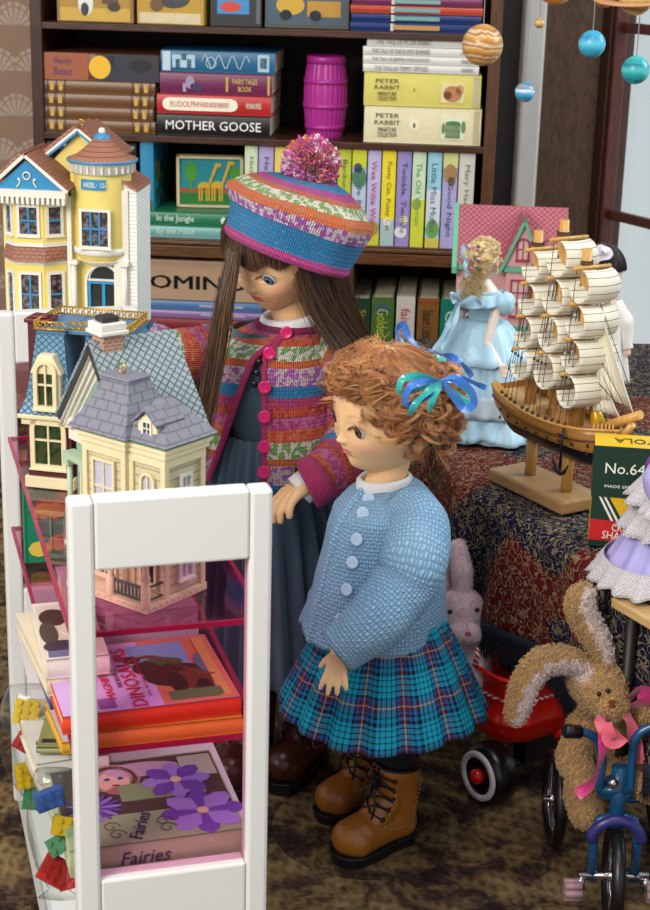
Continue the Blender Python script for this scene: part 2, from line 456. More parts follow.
mb = MB(); mb.b2(.0, W_, DP, DP+.006, 0, .86); obj('back_panel', mb, P('1e120c', .7), bk)
xd = bl(348, 320)[0]; mb = MB(); mb.b2(xd-.005, xd+.005, .0, DP, z4, z3-TH); obj('divider', mb, M_brown, bk)
M_page = MT('paper_edges', 'd8ccb0', .9)
_, _, _z = M_page.xyz(); M_page.col(M_page.mix((_z*5200).sin()*.5+.5, 'b5a88c', 'ded4ba')); M_page = M_page.m
ARTM = {}
def book(name, label, cat, M, L, D, T, col, group=None, title=None, tcol='ffffff', tw=.8, th=.5, tx=.5, art=(), rough=.35, texts=(), board=.0012, shear=0, topart=None, art_mat=None):
    t = thing(name, label, cat, mat=M, group=group)
    b = board; mb = MB(); mb.m = 0
    mb.b2(0, L, 0, D, 0, b); mb.b2(0, L, 0, D, T-b, T)
    mats = [art_mat or P(col, rough)]
    # rounded spine
    rg = []
    for x in (0, L): rg.append([(x, -.0012*math.sin(PI*k/6)+.0004, T*k/6) for k in range(7)]+[(x, .0014, T), (x, .0014, 0)])
    mb.rings(rg, True, True, True, sm=False)
    def slot(c):
        m = c if not isinstance(c, str) else P(c, rough)
        if m not in mats: mats.append(m)
        return mats.index(m)
    for a in art:
        k, cx, cz, w, h, c = a; mb.m = slot(c); y = -.00105
        cx, cz, w, h = cx*L, cz*T, w*L, h*T
        if k == 'r': mb.b2(cx-w/2, cx+w/2, y-.0001, y+.0006, cz-h/2, cz+h/2)
        else:
            n = 18; mb.prism([(cx+w/2*math.cos(2*PI*i/n), y+.0006, cz+h/2*math.sin(2*PI*i/n)) for i in range(n)], (0, -.0009, 0))
    obj('cover', mb, mats, t)
    mb = MB(); mb.b2(.0015, L-.0015, .0014, D-.0015, b, T-b); obj('pages', mb, M_page, t)
    for (s, cx, cz, w, h, c, sh) in ([(title, tx, .5, tw, th, tcol, shear)] if title else [])+list(texts):
        text(s, w*L, h*T, FM((cx*L, -.00135, cz*T), (1, 0, 0), (0, 0, 1)), P(c, .5), t, 'title_lettering', shear=sh)
    return t
def flat(px0, px1, z, T, D, y=.006, py=150, rz=0):
    x0 = bl(px0, py, y)[0]; x1 = bl(px1, py, y)[0]
    return MBK @ Matrix.Translation((x0, y, z)) @ rotm('Z', rz), x1-x0
def stand(px0, px1, pytop, z, y=.006, rz=0):
    x0, zt = bl(px0, pytop, y); x1 = bl(px1, pytop, y)[0]
    M = MBK @ Matrix.Translation((x0, y, zt)) @ Matrix(((0, 0, 1, 0), (0, 1, 0, 0), (-1, 0, 0, 0), (0, 0, 0, 1))) @ rotm('X', rz)
    return M, zt-z, x1-x0
# --- left stack on the second shelf
def hgt(ya, yb, px): return bl(px, ya)[1]-bl(px, yb)[1]
zz = z2+.0005
bt = hgt(82, 134, 100)/4
for k in range(4):
    M, L = flat(44+(k % 2), 155-(k*2 % 3), zz, bt, .09, py=110)
    book('leather_book', 'brown leather volume with gold bands, %s of four on the second shelf' % ['lowest', 'second from bottom', 'third from bottom', 'topmost'][k], 'book', M, L, .10, bt-.0004, '6b4524', 'gold banded leather volumes',
         art=[('r', f, .5, .035, .62, 'c9a24a') for f in (.07, .15, .84, .92)]+[('r', f, .5, .008, 1.0, '3c2410') for f in (.03, .11, .19, .8, .88, .96)])
    zz += bt
h = hgt(54, 82, 100)
M, L = flat(44, 159, zz, h, .1, py=80)
book('storybook', 'thick storybook with a yellow moon on its orange and dark spine', 'book', M, L, .11, h-.001, '6b3a2a',
     art=[('r', .2, .5, .38, 1.0, '9c5434'), ('r', .73, .5, .54, 1.0, '2c2a34'), ('o', .49, .5, .19, .86, 'e8b428'), ('r', .57, .7, .1, .5, '2c2a34'), ('o', .84, .6, .2, .5, '14121a')],
     texts=[('Beauty', .17, .68, .16, .3, '3a2a66', .3), ('Beast', .17, .32, .16, .3, '3a2a66', 0)])
# --- stack with mother goose
zz = z2+.0005
h = hgt(117, 139, 210); M, L = flat(157, 270, zz, h, .12, py=128)
book('storybook', 'black spined book lettered MOTHER GOOSE at the bottom of the middle stack', 'book', M, L, .125, h-.0006, '0c0b0f', title='MOTHER GOOSE', tw=.84, th=.42, tcol='f0efe8')
zz += h; h = hgt(97, 117, 210); M, L = flat(157, 271, zz, h, .12, py=107)
book('storybook', 'red spined book with white scalloped title panel on the black book', 'book', M, L, .125, h-.0006, 'b31f22', 'storybooks in the middle stack',
     art=[('o', .1, .5, .1, .62, 'efe6d2'), ('r', .38, .5, .56, .66, 'efe6d2'), ('o', .66, .5, .1, .62, 'efe6d2')],
     texts=[('RUDOLPH', .24, .5, .24, .3, 'b31f22', 0), ('THE RED-NOSED REINDEER', .5, .5, .27, .26, 'b31f22', 0), ('RUNNING PRESS', .85, .5, .13, .28, 'efe6d2', 0)])
zz += h; h = hgt(75, 97, 210); M, L = flat(160, 272, zz, h, .12, py=87)
book('storybook', 'plum purple spined book with silver figure under the blue ornate book', 'book', M, L, .12, h-.0006, '6d1d4c', 'storybooks in the middle stack',
     art=[('o', .27, .55, .08, .6, '9a8ca8'), ('o', .33, .35, .12, .4, '3b2a5a'), ('r', .22, .3, .03, .4, 'a08fb0'), ('r', .6, .5, .02, .7, 'c7a24a'), ('r', .97, .5, .02, .9, 'c7a24a')],
     texts=[('FAIRY TALES', .76, .65, .22, .26, 'd8b860', 0), ('BOOK', .76, .3, .12, .24, 'd8b860', 0)])
zz += h; h = hgt(53, 75, 210); M, L = flat(161, 275, zz, h, .12, py=65)
tb = book('storybook', 'blue ornate book with white scrollwork, top of the middle stack', 'book', M, L, .12, h-.0006, '1a5f86', 'storybooks in the middle stack',
     art=[('r', .05, .5, .07, .9, 'b9cdd8'), ('r', .2, .5, .2, .6, 'a8c4d4'), ('r', .2, .7, .05, .3, '1a5f86'), ('r', .15, .4, .04, .4, '1a5f86'), ('r', .25, .4, .04, .4, '1a5f86'), ('r', .9, .5, .1, .8, 'a8c4d4'), ('r', .9, .5, .06, .5, '1a5f86')])
mb = MB(); pts = [(L*(.36+.42*k/40), -.0016, h*(.5+.3*math.sin(k*.55))) for k in range(41)]; mb.tube(pts, .0005, 5)
pts = [(L*(.44+.035*math.cos(k*.4)*(1+k*.02)), -.0016, h*(.45+.26*math.sin(k*.4))) for k in range(17)]; mb.tube(pts, .0005, 5)
obj('scrollwork', mb, P('c8dbe6', .4), tb)
zz += h
# --- magenta barrel
bx, _ = bl(324, 140, .05)
t = thing('toy_barrel', 'magenta plastic toy barrel standing on the second shelf', 'toy barrel', mat=MBK @ Matrix.Translation((bx, .055, z2)))
H = hgt(58, 141, 324); r0 = .0255; M_mag = MT('magenta_plastic', 'b02a90', .35, sub=.1).m
def br(z): f = z/H; return r0*(.84+.2*math.sin(PI*f))
mb = MB(); n = 26
rg = []
for k in range(13):
    z = H*.93*k/12; rg.append([((br(z)-(.0008 if (i % 2) else 0))*math.cos(2*PI*i/(2*n)), (br(z)-(.0008 if (i % 2) else 0))*math.sin(2*PI*i/(2*n)), z) for i in range(2*n)])
mb.rings(rg, True, True, True, sm=False); obj('barrel_body', mb, M_mag, t)
for z in (.12, .38, .68):
    zq = H*z; mb = MB(); mb.lathe([(br(zq)-.001, zq-.002), (br(zq)+.0012, zq-.002), (br(zq)+.0012, zq+.003), (br(zq)-.001, zq+.003)], 40); obj('hoop', mb, M_mag, t)
mb = MB(); rt = br(H*.93); mb.lathe([(rt-.001, H*.9), (rt+.001, H*.9), (rt+.001, H*.985), (rt-.001, H), (rt-.003, H*.985), (0.001, H*.985)], 40); obj('lid', mb, M_mag, t)
# --- peter rabbit boxes and books
def flatb(pxa, pxb, pya, pyb, z, D, **k): return flat(pxa, pxb, z, 0, D, py=(pya+pyb)/2)
zz = z2+.0005
for k, (ya, yb, col, lab, nm) in enumerate((((108, 145), 0, 'ddd2ab', 'cream boxed set with a green watering can picture on the second shelf', '1'), ((73, 107), 0, 'd3c765', 'yellow boxed set with a brown rabbit picture on the cream set', '3'))):
    h = hgt(ya[0], ya[1], 420); M, L = flat(364, 481, zz, h, .1, py=sum(ya)/2)
    art = [('r', .76, .45, .2, .6, 'd9cf9a' if k else 'd8dcc0'), ('r', .96, .5, .05, .9, 'b8b08a')]
    if k: art += [('o', .76, .42, .16, .5, 'b07a4a'), ('o', .82, .55, .07, .3, 'c08a5a'), ('o', .72, .38, .07, .25, '7a4a2a')]
    else: art += [('r', .76, .38, .13, .4, '6f9a58'), ('o', .76, .6, .13, .12, '4a7a44'), ('o', .68, .45, .03, .3, '5f8a4c'), ('o', .85, .5, .04, .34, '5f8a4c'), ('o', .43, .5, .09, .3, 'e6dfc0')]
    b = book('boxed_set', lab, 'box', M, L, .1, h-.0008, col, 'boxed sets', art=art, rough=.5, texts=[('THE ORIGINAL', .05, .5, .3*h/L, .22, '5a5030', 0)][:0])
    for j, (s, cz, w) in enumerate((('PETER', .74, .2), ('RABBIT', .55, .22), ('MINIATURE', .36, .16), ('COLLECTION', .22, .16))):
        text(s, w*L, .12*h, FM((.2*L, -.00135, cz*h), (1, 0, 0), (0, 0, 1)), P('4a4430', .5), b, 'title_lettering')
    text(nm, .015*L, .12*h, FM((.43*L, -.0018, .5*h), (1, 0, 0), (0, 0, 1)), P('4a4430', .5), b, 'number_lettering')
    zz += h
for k, (ya, s, xb) in enumerate(((65, 'THE TALE OF TIMMY TIPTOES', 0), (57, 'THE TALE OF JEMIMA PUDDLE-DUCK', 0), (48, 'THE TALE OF THE FLOPSY BUNNIES', 0), (39, 'THE TALE OF PETER RABBIT', 3))):
    h = hgt(ya, ya+(8.6 if k < 3 else 10), 420); M, L = flat(363+(xb and 4), 479, zz, h, .09, py=ya+5)
    book('small_white_book', 'small white book lettered %s' % s, 'book', M, L, .1, h-.0005, 'd8d6cf', 'small white tale books', texts=[(s, .33, .5, .5 if k else .46, .55, '77787a', 0), ('WARNE', .9, .5, .1, .5, '77787a', 0)], board=.0007)
    zz += h
# --- third shelf : black-white patterned books behind the yellow house, blue book, lying pair
for k in range(8):
    M, L, T = stand(46+k*11.3, 46+(k+1)*11.3-.4, 140+k*.5, z3)
    book('patterned_book', 'black book with silver patterned spine in the row behind the yellow dollhouse', 'book', M, L, .1, T, '17181c', 'black patterned books behind the yellow dollhouse',
         art=[('r', .04+.1*j, .5, .03, .7, 'a9a695' if j % 2 else '7d8a8c') for j in range(10)])
M, L, T = stand(140, 153, 138, z3)
bb = book('picture_book', 'tall blue picture book standing beside the yellow dollhouse', 'book', M, L, .11, T, '2d86ae', art=[('r', .8, .5, .35, .8, '3a5a20'), ('o', .5, .5, .1, .6, 'd0b050')])
mb = MB(); g = random.Random(3)
cm = []
for (cx, cy, rx, ry) in [(.2+.6*g.random(), .2+.6*g.random(), .008*(.5+g.random()), .01*(.5+g.random())) for _ in range(14)]:
    mb.m = g.randrange(4); mb.prism([(L*cx+rx*math.cos(a*.5236), .105*cy+ry*math.sin(a*.5236), T-.0001) for a in range(12)], (0, 0, .0004))
obj('cover_picture', mb, [P('24604a'), P('c9a13c'), P('123c66'), P('5a8a3a')], bb)
zz = z3+.0005; h = hgt(228, 240, 190); M, L = flat(148, 228, zz, h, .12, y=.002, py=234)
book('board_book', 'pale teal board book lettered By the Pond lying on the third shelf', 'book', M, L, .12, h-.0006, '6fa6a2', texts=[('By the Pond', .34, .5, .46, .6, 'c6dad2', 0)], art=[('o', .93, .5, .06, .5, 'c6dad2')], rough=.3)
zz += h; h = hgt(214, 228, 190); M, L = flat(148, 229, zz, h, .12, y=.002, py=221)
book('board_book', 'green board book lettered In the Jungle lying on the third shelf', 'book', M, L, .12, h-.0006, '1f7350', texts=[('In the Jungle', .34, .5, .46, .6, 'd6e4d6', 0)], art=[('o', .93, .5, .06, .5, 'd6e4d6')], rough=.3)
zz += h
xg, _ = bl(176, 214, .03); xg2, _ = bl(242, 214, .03)
Mg = MBK @ Matrix.Translation((xg, .035, zz)) @ rotm('Z', 6) @ rotm('X', 6)
t = thing('giraffe_puzzle', 'small wooden framed giraffe puzzle standing on the green board book', 'puzzle', mat=Mg)
Wg = xg2-xg; Hg = hgt(161, 214, 200)
mb = MB(); mb.b2(0, Wg, 0, .012, 0, .003); mb.b2(0, Wg, 0, .012, Hg-.003, Hg); mb.b2(0, .004, 0, .012, 0, Hg); mb.b2(Wg-.004, Wg, 0, .012, 0, Hg); obj('frame', mb, wood('pale_wood', 'c9b48c', 'dccaa4', .5, k=60), t, bevel=.0006)
mb = MB(); mb.m = 0; mb.b2(.004, Wg-.004, .004, .008, .003, Hg-.003)
def disc(cx, cz, rx, rz, y=.0036, n=14, sk=0):
    mb.prism([(cx+rx*math.cos(2*PI*i/n)+sk*rz*math.sin(2*PI*i/n), y+.0008, cz+rz*math.sin(2*PI*i/n)) for i in range(n)], (0, -.0008, 0))
mb.m = 1; mb.b2(.004, Wg-.004, .003, .0045, .003, .018); mb.m = 2; mb.b2(.004, Wg-.004, .003, .0042, .018, .024)
mb.m = 3; disc(.018, .044, .008, .013); mb.b2(.0165, .0195, .0028, .004, .02, .035)
mb.m = 4
for gx, s_ in ((.034, 1), (.05, 1.05)):
    disc(gx, .026*s_, .008, .0055, .0030); mb.prism([(gx+.004, .003, .027), (gx+.008, .003, .03), (gx+.017, .003, .052*s_), (gx+.013, .003, .053*s_)], (0, -.0008, 0)); disc(gx+.017, .053*s_, .0045, .0025, .0030)
    for lx in (-.006, -.003, .003, .006): mb.b2(gx+lx-.0009, gx+lx+.0009, .0022, .003, .008, .026)
mb.m = 3; disc(.072, .04, .007, .012)
obj('picture', mb, [P('2a8f9c', .4), P('2f7a3a', .4), P('a85a3a', .4), P('4f9a3a', .4), P('d8b23a', .4)], t)
# --- nursery rhyme row
row = [(245, 258, 145, 'c8d6b4', 'Hickory, Dickory', '5a7a4a', ()), (259, 274, 145, 'a99cc6', 'Hey, Diddle', '4a3a66', ()), (275, 290, 146, 'e0c66a', 'Humpty Dumpty', '8a4a2a', ()), (291, 305, 146, 'b8c8e0', 'Jack and Jill', '4a4a7a', ()), (306, 321, 147, 'd8a8b8', 'Three Mice', '6a3a4a', ()), (322, 337, 147, 'c9d0c0', 'Bo Peep', '4a5a4a', ()),
       (338.5, 352, 147.5, 'b9be3e', 'Banbury Cross', '3a5a2a', [('r', .85, .5, .3, 1, 'c9a23a'), ('o', .5, .5, .12, .8, '4a6a3a')]),
       (353, 367.5, 148, 'b5c0d2', 'Little Boy Blue', '3f5a6a', [('r', .1, .5, .2, 1, 'c6c832'), ('o', .3, .5, .22, 1, '4a7a5a'), ('o', .2, .4, .1, .6, '3b4a6a')]),
       (368.5, 382, 149, 'b9b2da', 'Wee Willie Winkie', 'b02a4a', [('r', .93, .5, .14, 1, 'c3c23a'), ('o', .82, .5, .16, .9, '9a8a3a')]),
       (383, 397, 149.5, 'e3d222', 'Pussy Cat, Pussy Cat', '6a5a3a', [('r', .86, .5, .28, 1, 'a3b8ba'), ('o', .75, .5, .08, .6, 'e8e4da')]),
       (398, 412.5, 150, '9486c0', 'Twinkle, Twinkle', '3b3a5e', [('o', .85, .4, .12, .9, 'd8d4d8'), ('o', .72, .6, .1, .6, 'cfc6a8')]),
       (413.5, 427, 151, 'c3d6b8', 'The Old Woman', '5a9a4a', [('r', .75, .5, .5, 1, 'c8cc3a'), ('o', .55, .4, .12, .7, '8aa04a')]),
       (428.5, 443, 151.5, '93c4d6', 'Little Miss Muffet', '33566a', [('r', .6, .5, .4, 1, 'c9cfd6'), ('o', .8, .5, .2, .9, '6a9a4a'), ('r', .95, .5, .1, 1, 'c8b84a')]),
       (444, 459, 152, 'a5a0cc', 'Good Night', '333a6a', [('r', .08, .5, .16, 1, 'c8c888'), ('o', .22, .5, .2, .9, '9a7a4a'), ('o', .3, .6, .1, .5, '6a5a5a')]),
       (460, 476, 153, 'c9c8bc', 'Mary Had a Little', '6a6a66', [('o', .9, .5, .12, .8, 'b8a86a')])]
for k, (a, b, yt, c, s, tc, art) in enumerate(row):
    M, L, T = stand(a, b, yt, z3)
    tcx = .6 if s in ('Good Night', 'Little Boy Blue') else .42
    book('nursery_book', 'slim nursery book lettered %s standing on the third shelf' % s if k not in (3, 4, 5) else 'slim pastel nursery book behind the knitted pompom', 'book', M, L, .1, T-.0004, c, 'nursery rhyme books on the third shelf', title=s if k not in (3, 4, 5) else None, tcol=tc, tw=.26+.03*len(s) if len(s) < 18 else .72, th=.42, tx=tcx if tcx > .5 else .12+(.13+.015*len(s) if len(s) < 18 else .36), art=art, rough=.4)
# --- fourth shelf left: domino box and books
zz = z4+.0005; xa_ = 110
hs = bl(200, 300, .0)[1]
for k, (ya, yb, c, lab) in enumerate(((346, 334, '5c1f30', 'dark crimson book at the bottom of the pile under the domino box'), (334, 320, '7a2026', 'red book second from bottom under the domino box'), (320, 312, '8a6a9c', 'lilac thin book under the blue one below the domino box'), (312, 302, '4a72a2', 'blue thin book directly under the domino box'))):
    top = bl(190, yb, .0)[1]; h = top-zz; M, L = flat(120-k, 268-k*2, zz, h, .11, y=.01, py=320)
    book('board_book', lab, 'book', M, L, .12, h-.0006, c, 'books under the domino box', art=[('r', .72, .5, .3, .25, 'a8a0b0')] if k != 0 else [], rough=.35); zz = top
top = bl(190, 261, .0)[1]-.001; h = top-zz; M, L = flat(125, 262, zz, h, .11, y=.008, py=285)
b = thing('domino_box', 'tan game box lettered DOMINO on the lower shelf', 'box', mat=M)
mb = MB(); mb.b2(0, L, 0, .12, 0, h); obj('box_body', mb, P('a98a6e', .5), b, bevel=.0008)
mb = MB(); mb.b2(-.001, L+.001, -.001, .121, h*.93, h); obj('box_lid', mb, P('b0927a', .5), b)
for dx in (-.0008, -.0003, .0003, .0008): text('DOMINO', L*.84, h*(.33+dx*12), FM((L*.46+dx, -.0004, h*.45), (1, 0, 0), (0, 0, 1)), P('12100f', .5), b, 'title_lettering')
# --- fourth shelf right
rows2 = [(353, 371, 298, '1c3c2c', 'Simple', 'b89a2a', []), (372, 395, 297, '46642e', 'Golden', 'a8b03a', [('o', .2, .5, .14, .7, '2a5a7a'), ('o', .2, .5, .07, .4, 'c9b23a')]), (397, 416, 296, 'c4bdb2', 'fairies', 'b03040', [('o', .75, .5, .1, .5, '5a7a4a')]), (418, 440, 298, '7a5226', 'Stuart Little', '2a1810', [('r', .05, .5, .03, 1, 'a03a24')]), (441, 462, 299, '137060', 'Cats', 'b9d8c8', [])]
for k, (a, b_, yt, c, s, tc, art) in enumerate(rows2):
    M, L, T = stand(a, b_, yt, z4, y=.012, rz=0)
    book('hardback_book', '%s hardback standing on the lower right shelf' % ['dark green', 'olive green with blue disc', 'white with red lettering', 'brown with red band', 'teal'][k], 'book', M, L, .13, T-.0006, c, 'hardbacks on the lower right shelf', title=s, tcol=tc, tw=.5, th=.5, tx=.45, art=art, rough=.3, board=.0018)
# --- top shelf game boxes and thin books
zt = z1+.0005
def gbox(a, b, top, col, lab, D=.09, y=.01, rz=0, art=()):
    x0 = bl(a, 15, y)[0]; x1 = bl(b, 15, y)[0]; M = MBK @ Matrix.Translation((x0, y, zt)) @ rotm('Z', rz); L = x1-x0
    t = thing('toy_box', lab, 'box', mat=M, group='toy boxes on the top shelf')
    mb = MB(); mb.b2(0, L, 0, D, 0, top); obj('box_body', mb, P(col, .3), t, bevel=.0006)
    mb = MB(); mats = []
    for kd, cx, cz, w, h, c in art:
        m = P(c, .3); 
        if m not in mats: mats.append(m)
        mb.m = mats.index(m); i_ = len(mb.Fc)
        if kd == 'r': mb.b2((cx-w/2)*L, (cx+w/2)*L, -.0006-.00003*i_, .0002, (cz-h/2)*top, (cz+h/2)*top)
        else: mb.prism([(cx*L+w*L/2*math.cos(2*PI*i/16), .0002, cz*top+h*top/2*math.sin(2*PI*i/16)) for i in range(16)], (0, -.0008-.00003*i_, 0))
    obj('picture', mb, mats, t); return t
gbox(57, 134, .075, '8a6a3c', 'yellow brown toy box with white robot picture, leftmost on top shelf', rz=-2, art=[('r', .5, .5, .92, .9, 'a8822f'), ('r', .5, .12, .92, .2, 'c9a040'), ('o', .38, .3, .2, .4, 'dcdcd8'), ('o', .38, .55, .12, .2, 'd8d8d4'), ('o', .37, .2, .1, .2, '30323a'), ('r', .7, .35, .2, .1, '5a3c2a'), ('o', .75, .25, .16, .14, '3a2c22')])
gbox(137, 205, .075, 'b8943c', 'gold toy box with dark vehicle picture on the top shelf', rz=-6, art=[('r', .5, .5, .92, .9, 'b98f2a'), ('r', .5, .1, .92, .16, 'd0c098'), ('o', .55, .4, .5, .3, '3a3a3c'), ('r', .75, .5, .3, .1, '50545c'), ('o', .3, .3, .2, .2, '6a4a2a')])
gbox(210, 262, .075, '24262c', 'dark toy box with bright blue and red pictures on the top shelf', rz=-3, art=[('r', .45, .3, .62, .22, '3a86c0'), ('r', .45, .62, .62, .26, '2a5a9a'), ('o', .4, .3, .4, .16, 'c84030'), ('o', .5, .6, .3, .16, 'd8d8d0'), ('r', .94, .5, .08, .9, '5a5c60')])
gbox(265, 349, .075, '5a5448', 'olive toy box with yellow truck picture beside the thin book stack', rz=3, art=[('r', .5, .5, .94, .9, '4a5a68'), ('o', .3, .35, .34, .3, 'c9a23a'), ('r', .7, .3, .4, .24, 'b88a3a'), ('o', .25, .2, .14, .16, '20242a'), ('o', .6, .2, .14, .16, '20242a'), ('r', .6, .6, .6, .1, '8a8a88')])
zz = zt
for k, (c, c2) in enumerate((('1c2f66', 'b8884a'), ('1c2f66', '6f9c98'), ('b0402a', '6f9c98'), ('6e2a50', '7aa09c'), ('5a2466', 'a88a50'), ('2a2a5a', '88a0a8'))):
    h = .0095 if k else .011; M, L = flat(350+k % 2, 482-k % 2, zz, h, .11, y=.004, py=30)
    book('thin_picture_book', '%s thin glossy book of the top shelf stack' % ['navy and tan bottom', 'navy second', 'red third', 'plum fourth', 'purple fifth', 'dark blue topmost'][k], 'book', M, L, .12, h-.0008, c, 'thin books stacked on the top shelf', art=[('r', .32, .5, .025, .8, 'd8d0c0'), ('r', .5, .5, .36, .5, c2)], rough=.2); zz += h
# red string hanging from shelf
# ------------------------------------------------------------ planets
def planet(name, px, py, Y, rpx, stops, lab, bands=5, ring=False, top=None):
    c = WY(px, py, Y); r = rpx/F*(c-CAM).dot(_f)
    t = thing(name, lab, 'hanging planet', loc=c, group=None)
    m = MT(name+'_paint', rough=.3); x, y, z = m.xyz(); 
    nz = m.noise(40, 4, .6, dist=1.2)
    m.col(m.ramp((z*(bands/(2*r))*.5+nz*.9+x*6).frac(), stops))
    mb = MB(); mb.sph((0, 0, 0), r, 32, 20); obj('globe', mb, m, t)
    mb = MB(); topz = 1.3-c.z; mb.cyl((0, 0, r*.98), (0, 0, topz), .0005, n=5); obj('thread', mb, P('b8b4b0', .5), t)
    if ring: 
        mb = MB(); mb.M = rotm('X', 8) @ rotm('Y', -4); rg = [(r*1.5, -.0006), (r*2.5, -.0006), (r*2.5, .0006), (r*1.5, .0006), (r*1.5, -.0006)]; mb.lathe(rg, 48); obj('ring', mb, P('c08a5a', .5), t)
    return t
planet('orange_banded_planet', 482.5, 45, 1.62, 20.5, [(0, 'b8823c'), (.2, 'e0b878'), (.4, '9a5a28'), (.55, 'd8c4a0'), (.75, 'b06a2c'), (1, 'c99850')], 'large orange and cream banded planet hanging before the bookcase', 7)
planet('tiny_tan_planet', 539.5, 23, 1.6, 5.2, [(0, 'b08850'), (.5, 'd8b070'), (1, '9a703c')], 'tiny tan planet hanging above the earth ball', 3)
planet('earth_globe', 525, 92, 1.6, 10, [(0, '2a7ab0'), (.4, '4aa8d0'), (.55, 'd8e4e8'), (.7, '2a86b8'), (.85, 'b89058'), (1, '3a90c0')], 'small blue, white and tan earth ball hanging', 3)
planet('blue_planet', 592, 44, 1.5, 13.5, [(0, '2a9ac0'), (.5, '58c0d8'), (.8, '2a80b8'), (1, '3aa8c8')], 'bright blue planet hanging in front of the window frame', 3)
planet('teal_planet', 635.5, 70, 1.5, 14, [(0, '1a9aa0'), (.5, '48c0c0'), (.8, '1a7a90'), (1, '2aa8a8')], 'teal planet hanging in front of the window glass', 4)
planet('orange_sun', 556, -17, 1.5, 21, [(0, 'e08a1a'), (.5, 'f0a830'), (1, 'd8701a')], 'orange sun ball cut by the top of the photo', 2)
planet('red_planet', 605, -1, 1.56, 8.5, [(0, 'c8503a'), (.5, 'e0705a'), (1, 'b0402c')], 'small red planet at the top beside the ringed one', 2)
planet('ringed_planet', 636, -2, 1.42, 17, [(0, 'b8863a'), (.4, 'd8b468'), (.7, '8a5a24'), (1, 'c89a4c')], 'yellow brown planet with a tan ring at top right', 5, ring=True)
# ============================================================ rack with pink shelves
TOPZ = .42
ra = WZ(68, 503, TOPZ); rb = WZ(272, 487, TOPZ)
RY = math.atan2(rb.y-ra.y, rb.x-ra.x)-R(1.8); RW = (rb-ra).length
MR = Matrix.Translation((ra.x, ra.y, 0)) @ Matrix.Rotation(RY, 4, 'Z'); IR = MR.inverted()
RL = .435
def rl(px, py, yl=0.0):
    o = IR @ CAM; d = IR.to_3x3() @ ray(px, py); t = (yl-o.y)/d.y; q = o+d*t; return q.x, q.z
def rz_(px, py, z):           # on a horizontal plane, in rack coordinates
    q = IR @ WZ(px, py, z); return q.x, q.y
xi0 = rl(96.5, 640)[0]; xi1 = rl(249, 640)[0]
zo1 = (rl(96, 572)[1]+rl(248, 560)[1])/2; zo0 = (rl(104, 882)[1]+rl(247, 863)[1])/2
Zs1 = (rl(97, 645)[1]+rl(249, 629)[1])/2; Zs2 = (rl(99, 763)[1]+rl(249, 746)[1])/2; Zs3 = zo0-.006
M_white = MT('white_plastic', 'd9d9d6', .35, spec=.4).m
M_pink = clear('pink_acrylic', 'f0c4da', .2, .04)
M_pinkpane = clear('pink_acrylic_pane', 'fae4f0', .1, .04)
M_pinkedge = MT('pink_acrylic_edge', '9c1848', .25).m
rack = thing('display_rack', 'white framed display rack with pink acrylic shelves in the left foreground', 'display rack', mat=MR)
def frame(y0, y1, par, full=True):
    mb = MB(); mb.b2(0, xi0, y0, y1, 0, TOPZ); obj('stile', mb, M_white, par, bevel=.0022)
    mb = MB(); mb.b2(xi1, RW, y0, y1, 0, TOPZ); obj('stile', mb, M_white, par, bevel=.0022)
    mb = MB(); mb.b2(xi0, xi1, y0+.0006, y1, zo1, TOPZ); obj('top_rail', mb, M_white, par, bevel=.0015)
    mb = MB(); mb.b2(xi0, xi1, y0+.0006, y1, 0, zo0); obj('bottom_rail', mb, M_white, par, bevel=.0015)
    mb = MB(); mb.b2(xi0, xi1, y0+.006, y0+.008, zo0, zo1); obj('acrylic_pane', mb, M_pinkpane, par)
frame(0, .014, rack); frame(RL, RL+.014, rack)
for z in (Zs1, Zs2, Zs3):
    mb = MB(); mb.m = 0; x0, x1, y0, y1 = .001, RW+.001, .0145, RL-.055; e = .0022
    mb.b2(x0+e, x1-e, y0+e, y1-e, z-.003, z); mb.m = 1
    mb.b2(x0, x0+e, y0, y1, z-.003, z); mb.b2(x1-e, x1, y0, y1, z-.003, z); mb.b2(x0+e, x1-e, y0, y0+e, z-.003, z); mb.b2(x0+e, x1-e, y1-e, y1, z-.003, z)
    obj('acrylic_shelf', mb, [M_pink if z != Zs3 else M_white, M_pinkedge if z != Zs3 else M_white], rack)
mb = MB(); mb.b2(0, .004, .014, RL, .02, .06); mb.b2(RW-.004, RW, .014, RL, .02, .06); mb.b2(0, RW, .014, RL, .052, .06); obj('base_shelf', mb, M_white, rack, bevel=.001)
# second rack behind carries the yellow house
rack2 = thing('display_rack', 'second white rack behind the first, carrying the yellow dollhouse', 'display rack', mat=MR @ Matrix.Translation((-.035, RL+.03, 0)))
mb = MB(); mb.b2(0, xi0, 0, .012, 0, .37); obj('stile', mb, M_white, rack2, bevel=.002)
mb = MB(); mb.b2(.15, .165, 0, .012, 0, .37); obj('stile', mb, M_white, rack2, bevel=.002)
mb = MB(); mb.b2(0, .165, .0, .15, .37, .378); obj('top_shelf', mb, M_white, rack2, bevel=.002)
mb = MB(); mb.b2(0, xi0, .138, .15, 0, .37); mb.b2(.15, .165, .138, .15, 0, .37); obj('rear_stile', mb, M_white, rack2, bevel=.002)
mb = MB(); mb.b2(.002, .006, .012, .138, .2, .36); obj('acrylic_pane', mb, M_pinkpane, rack2)
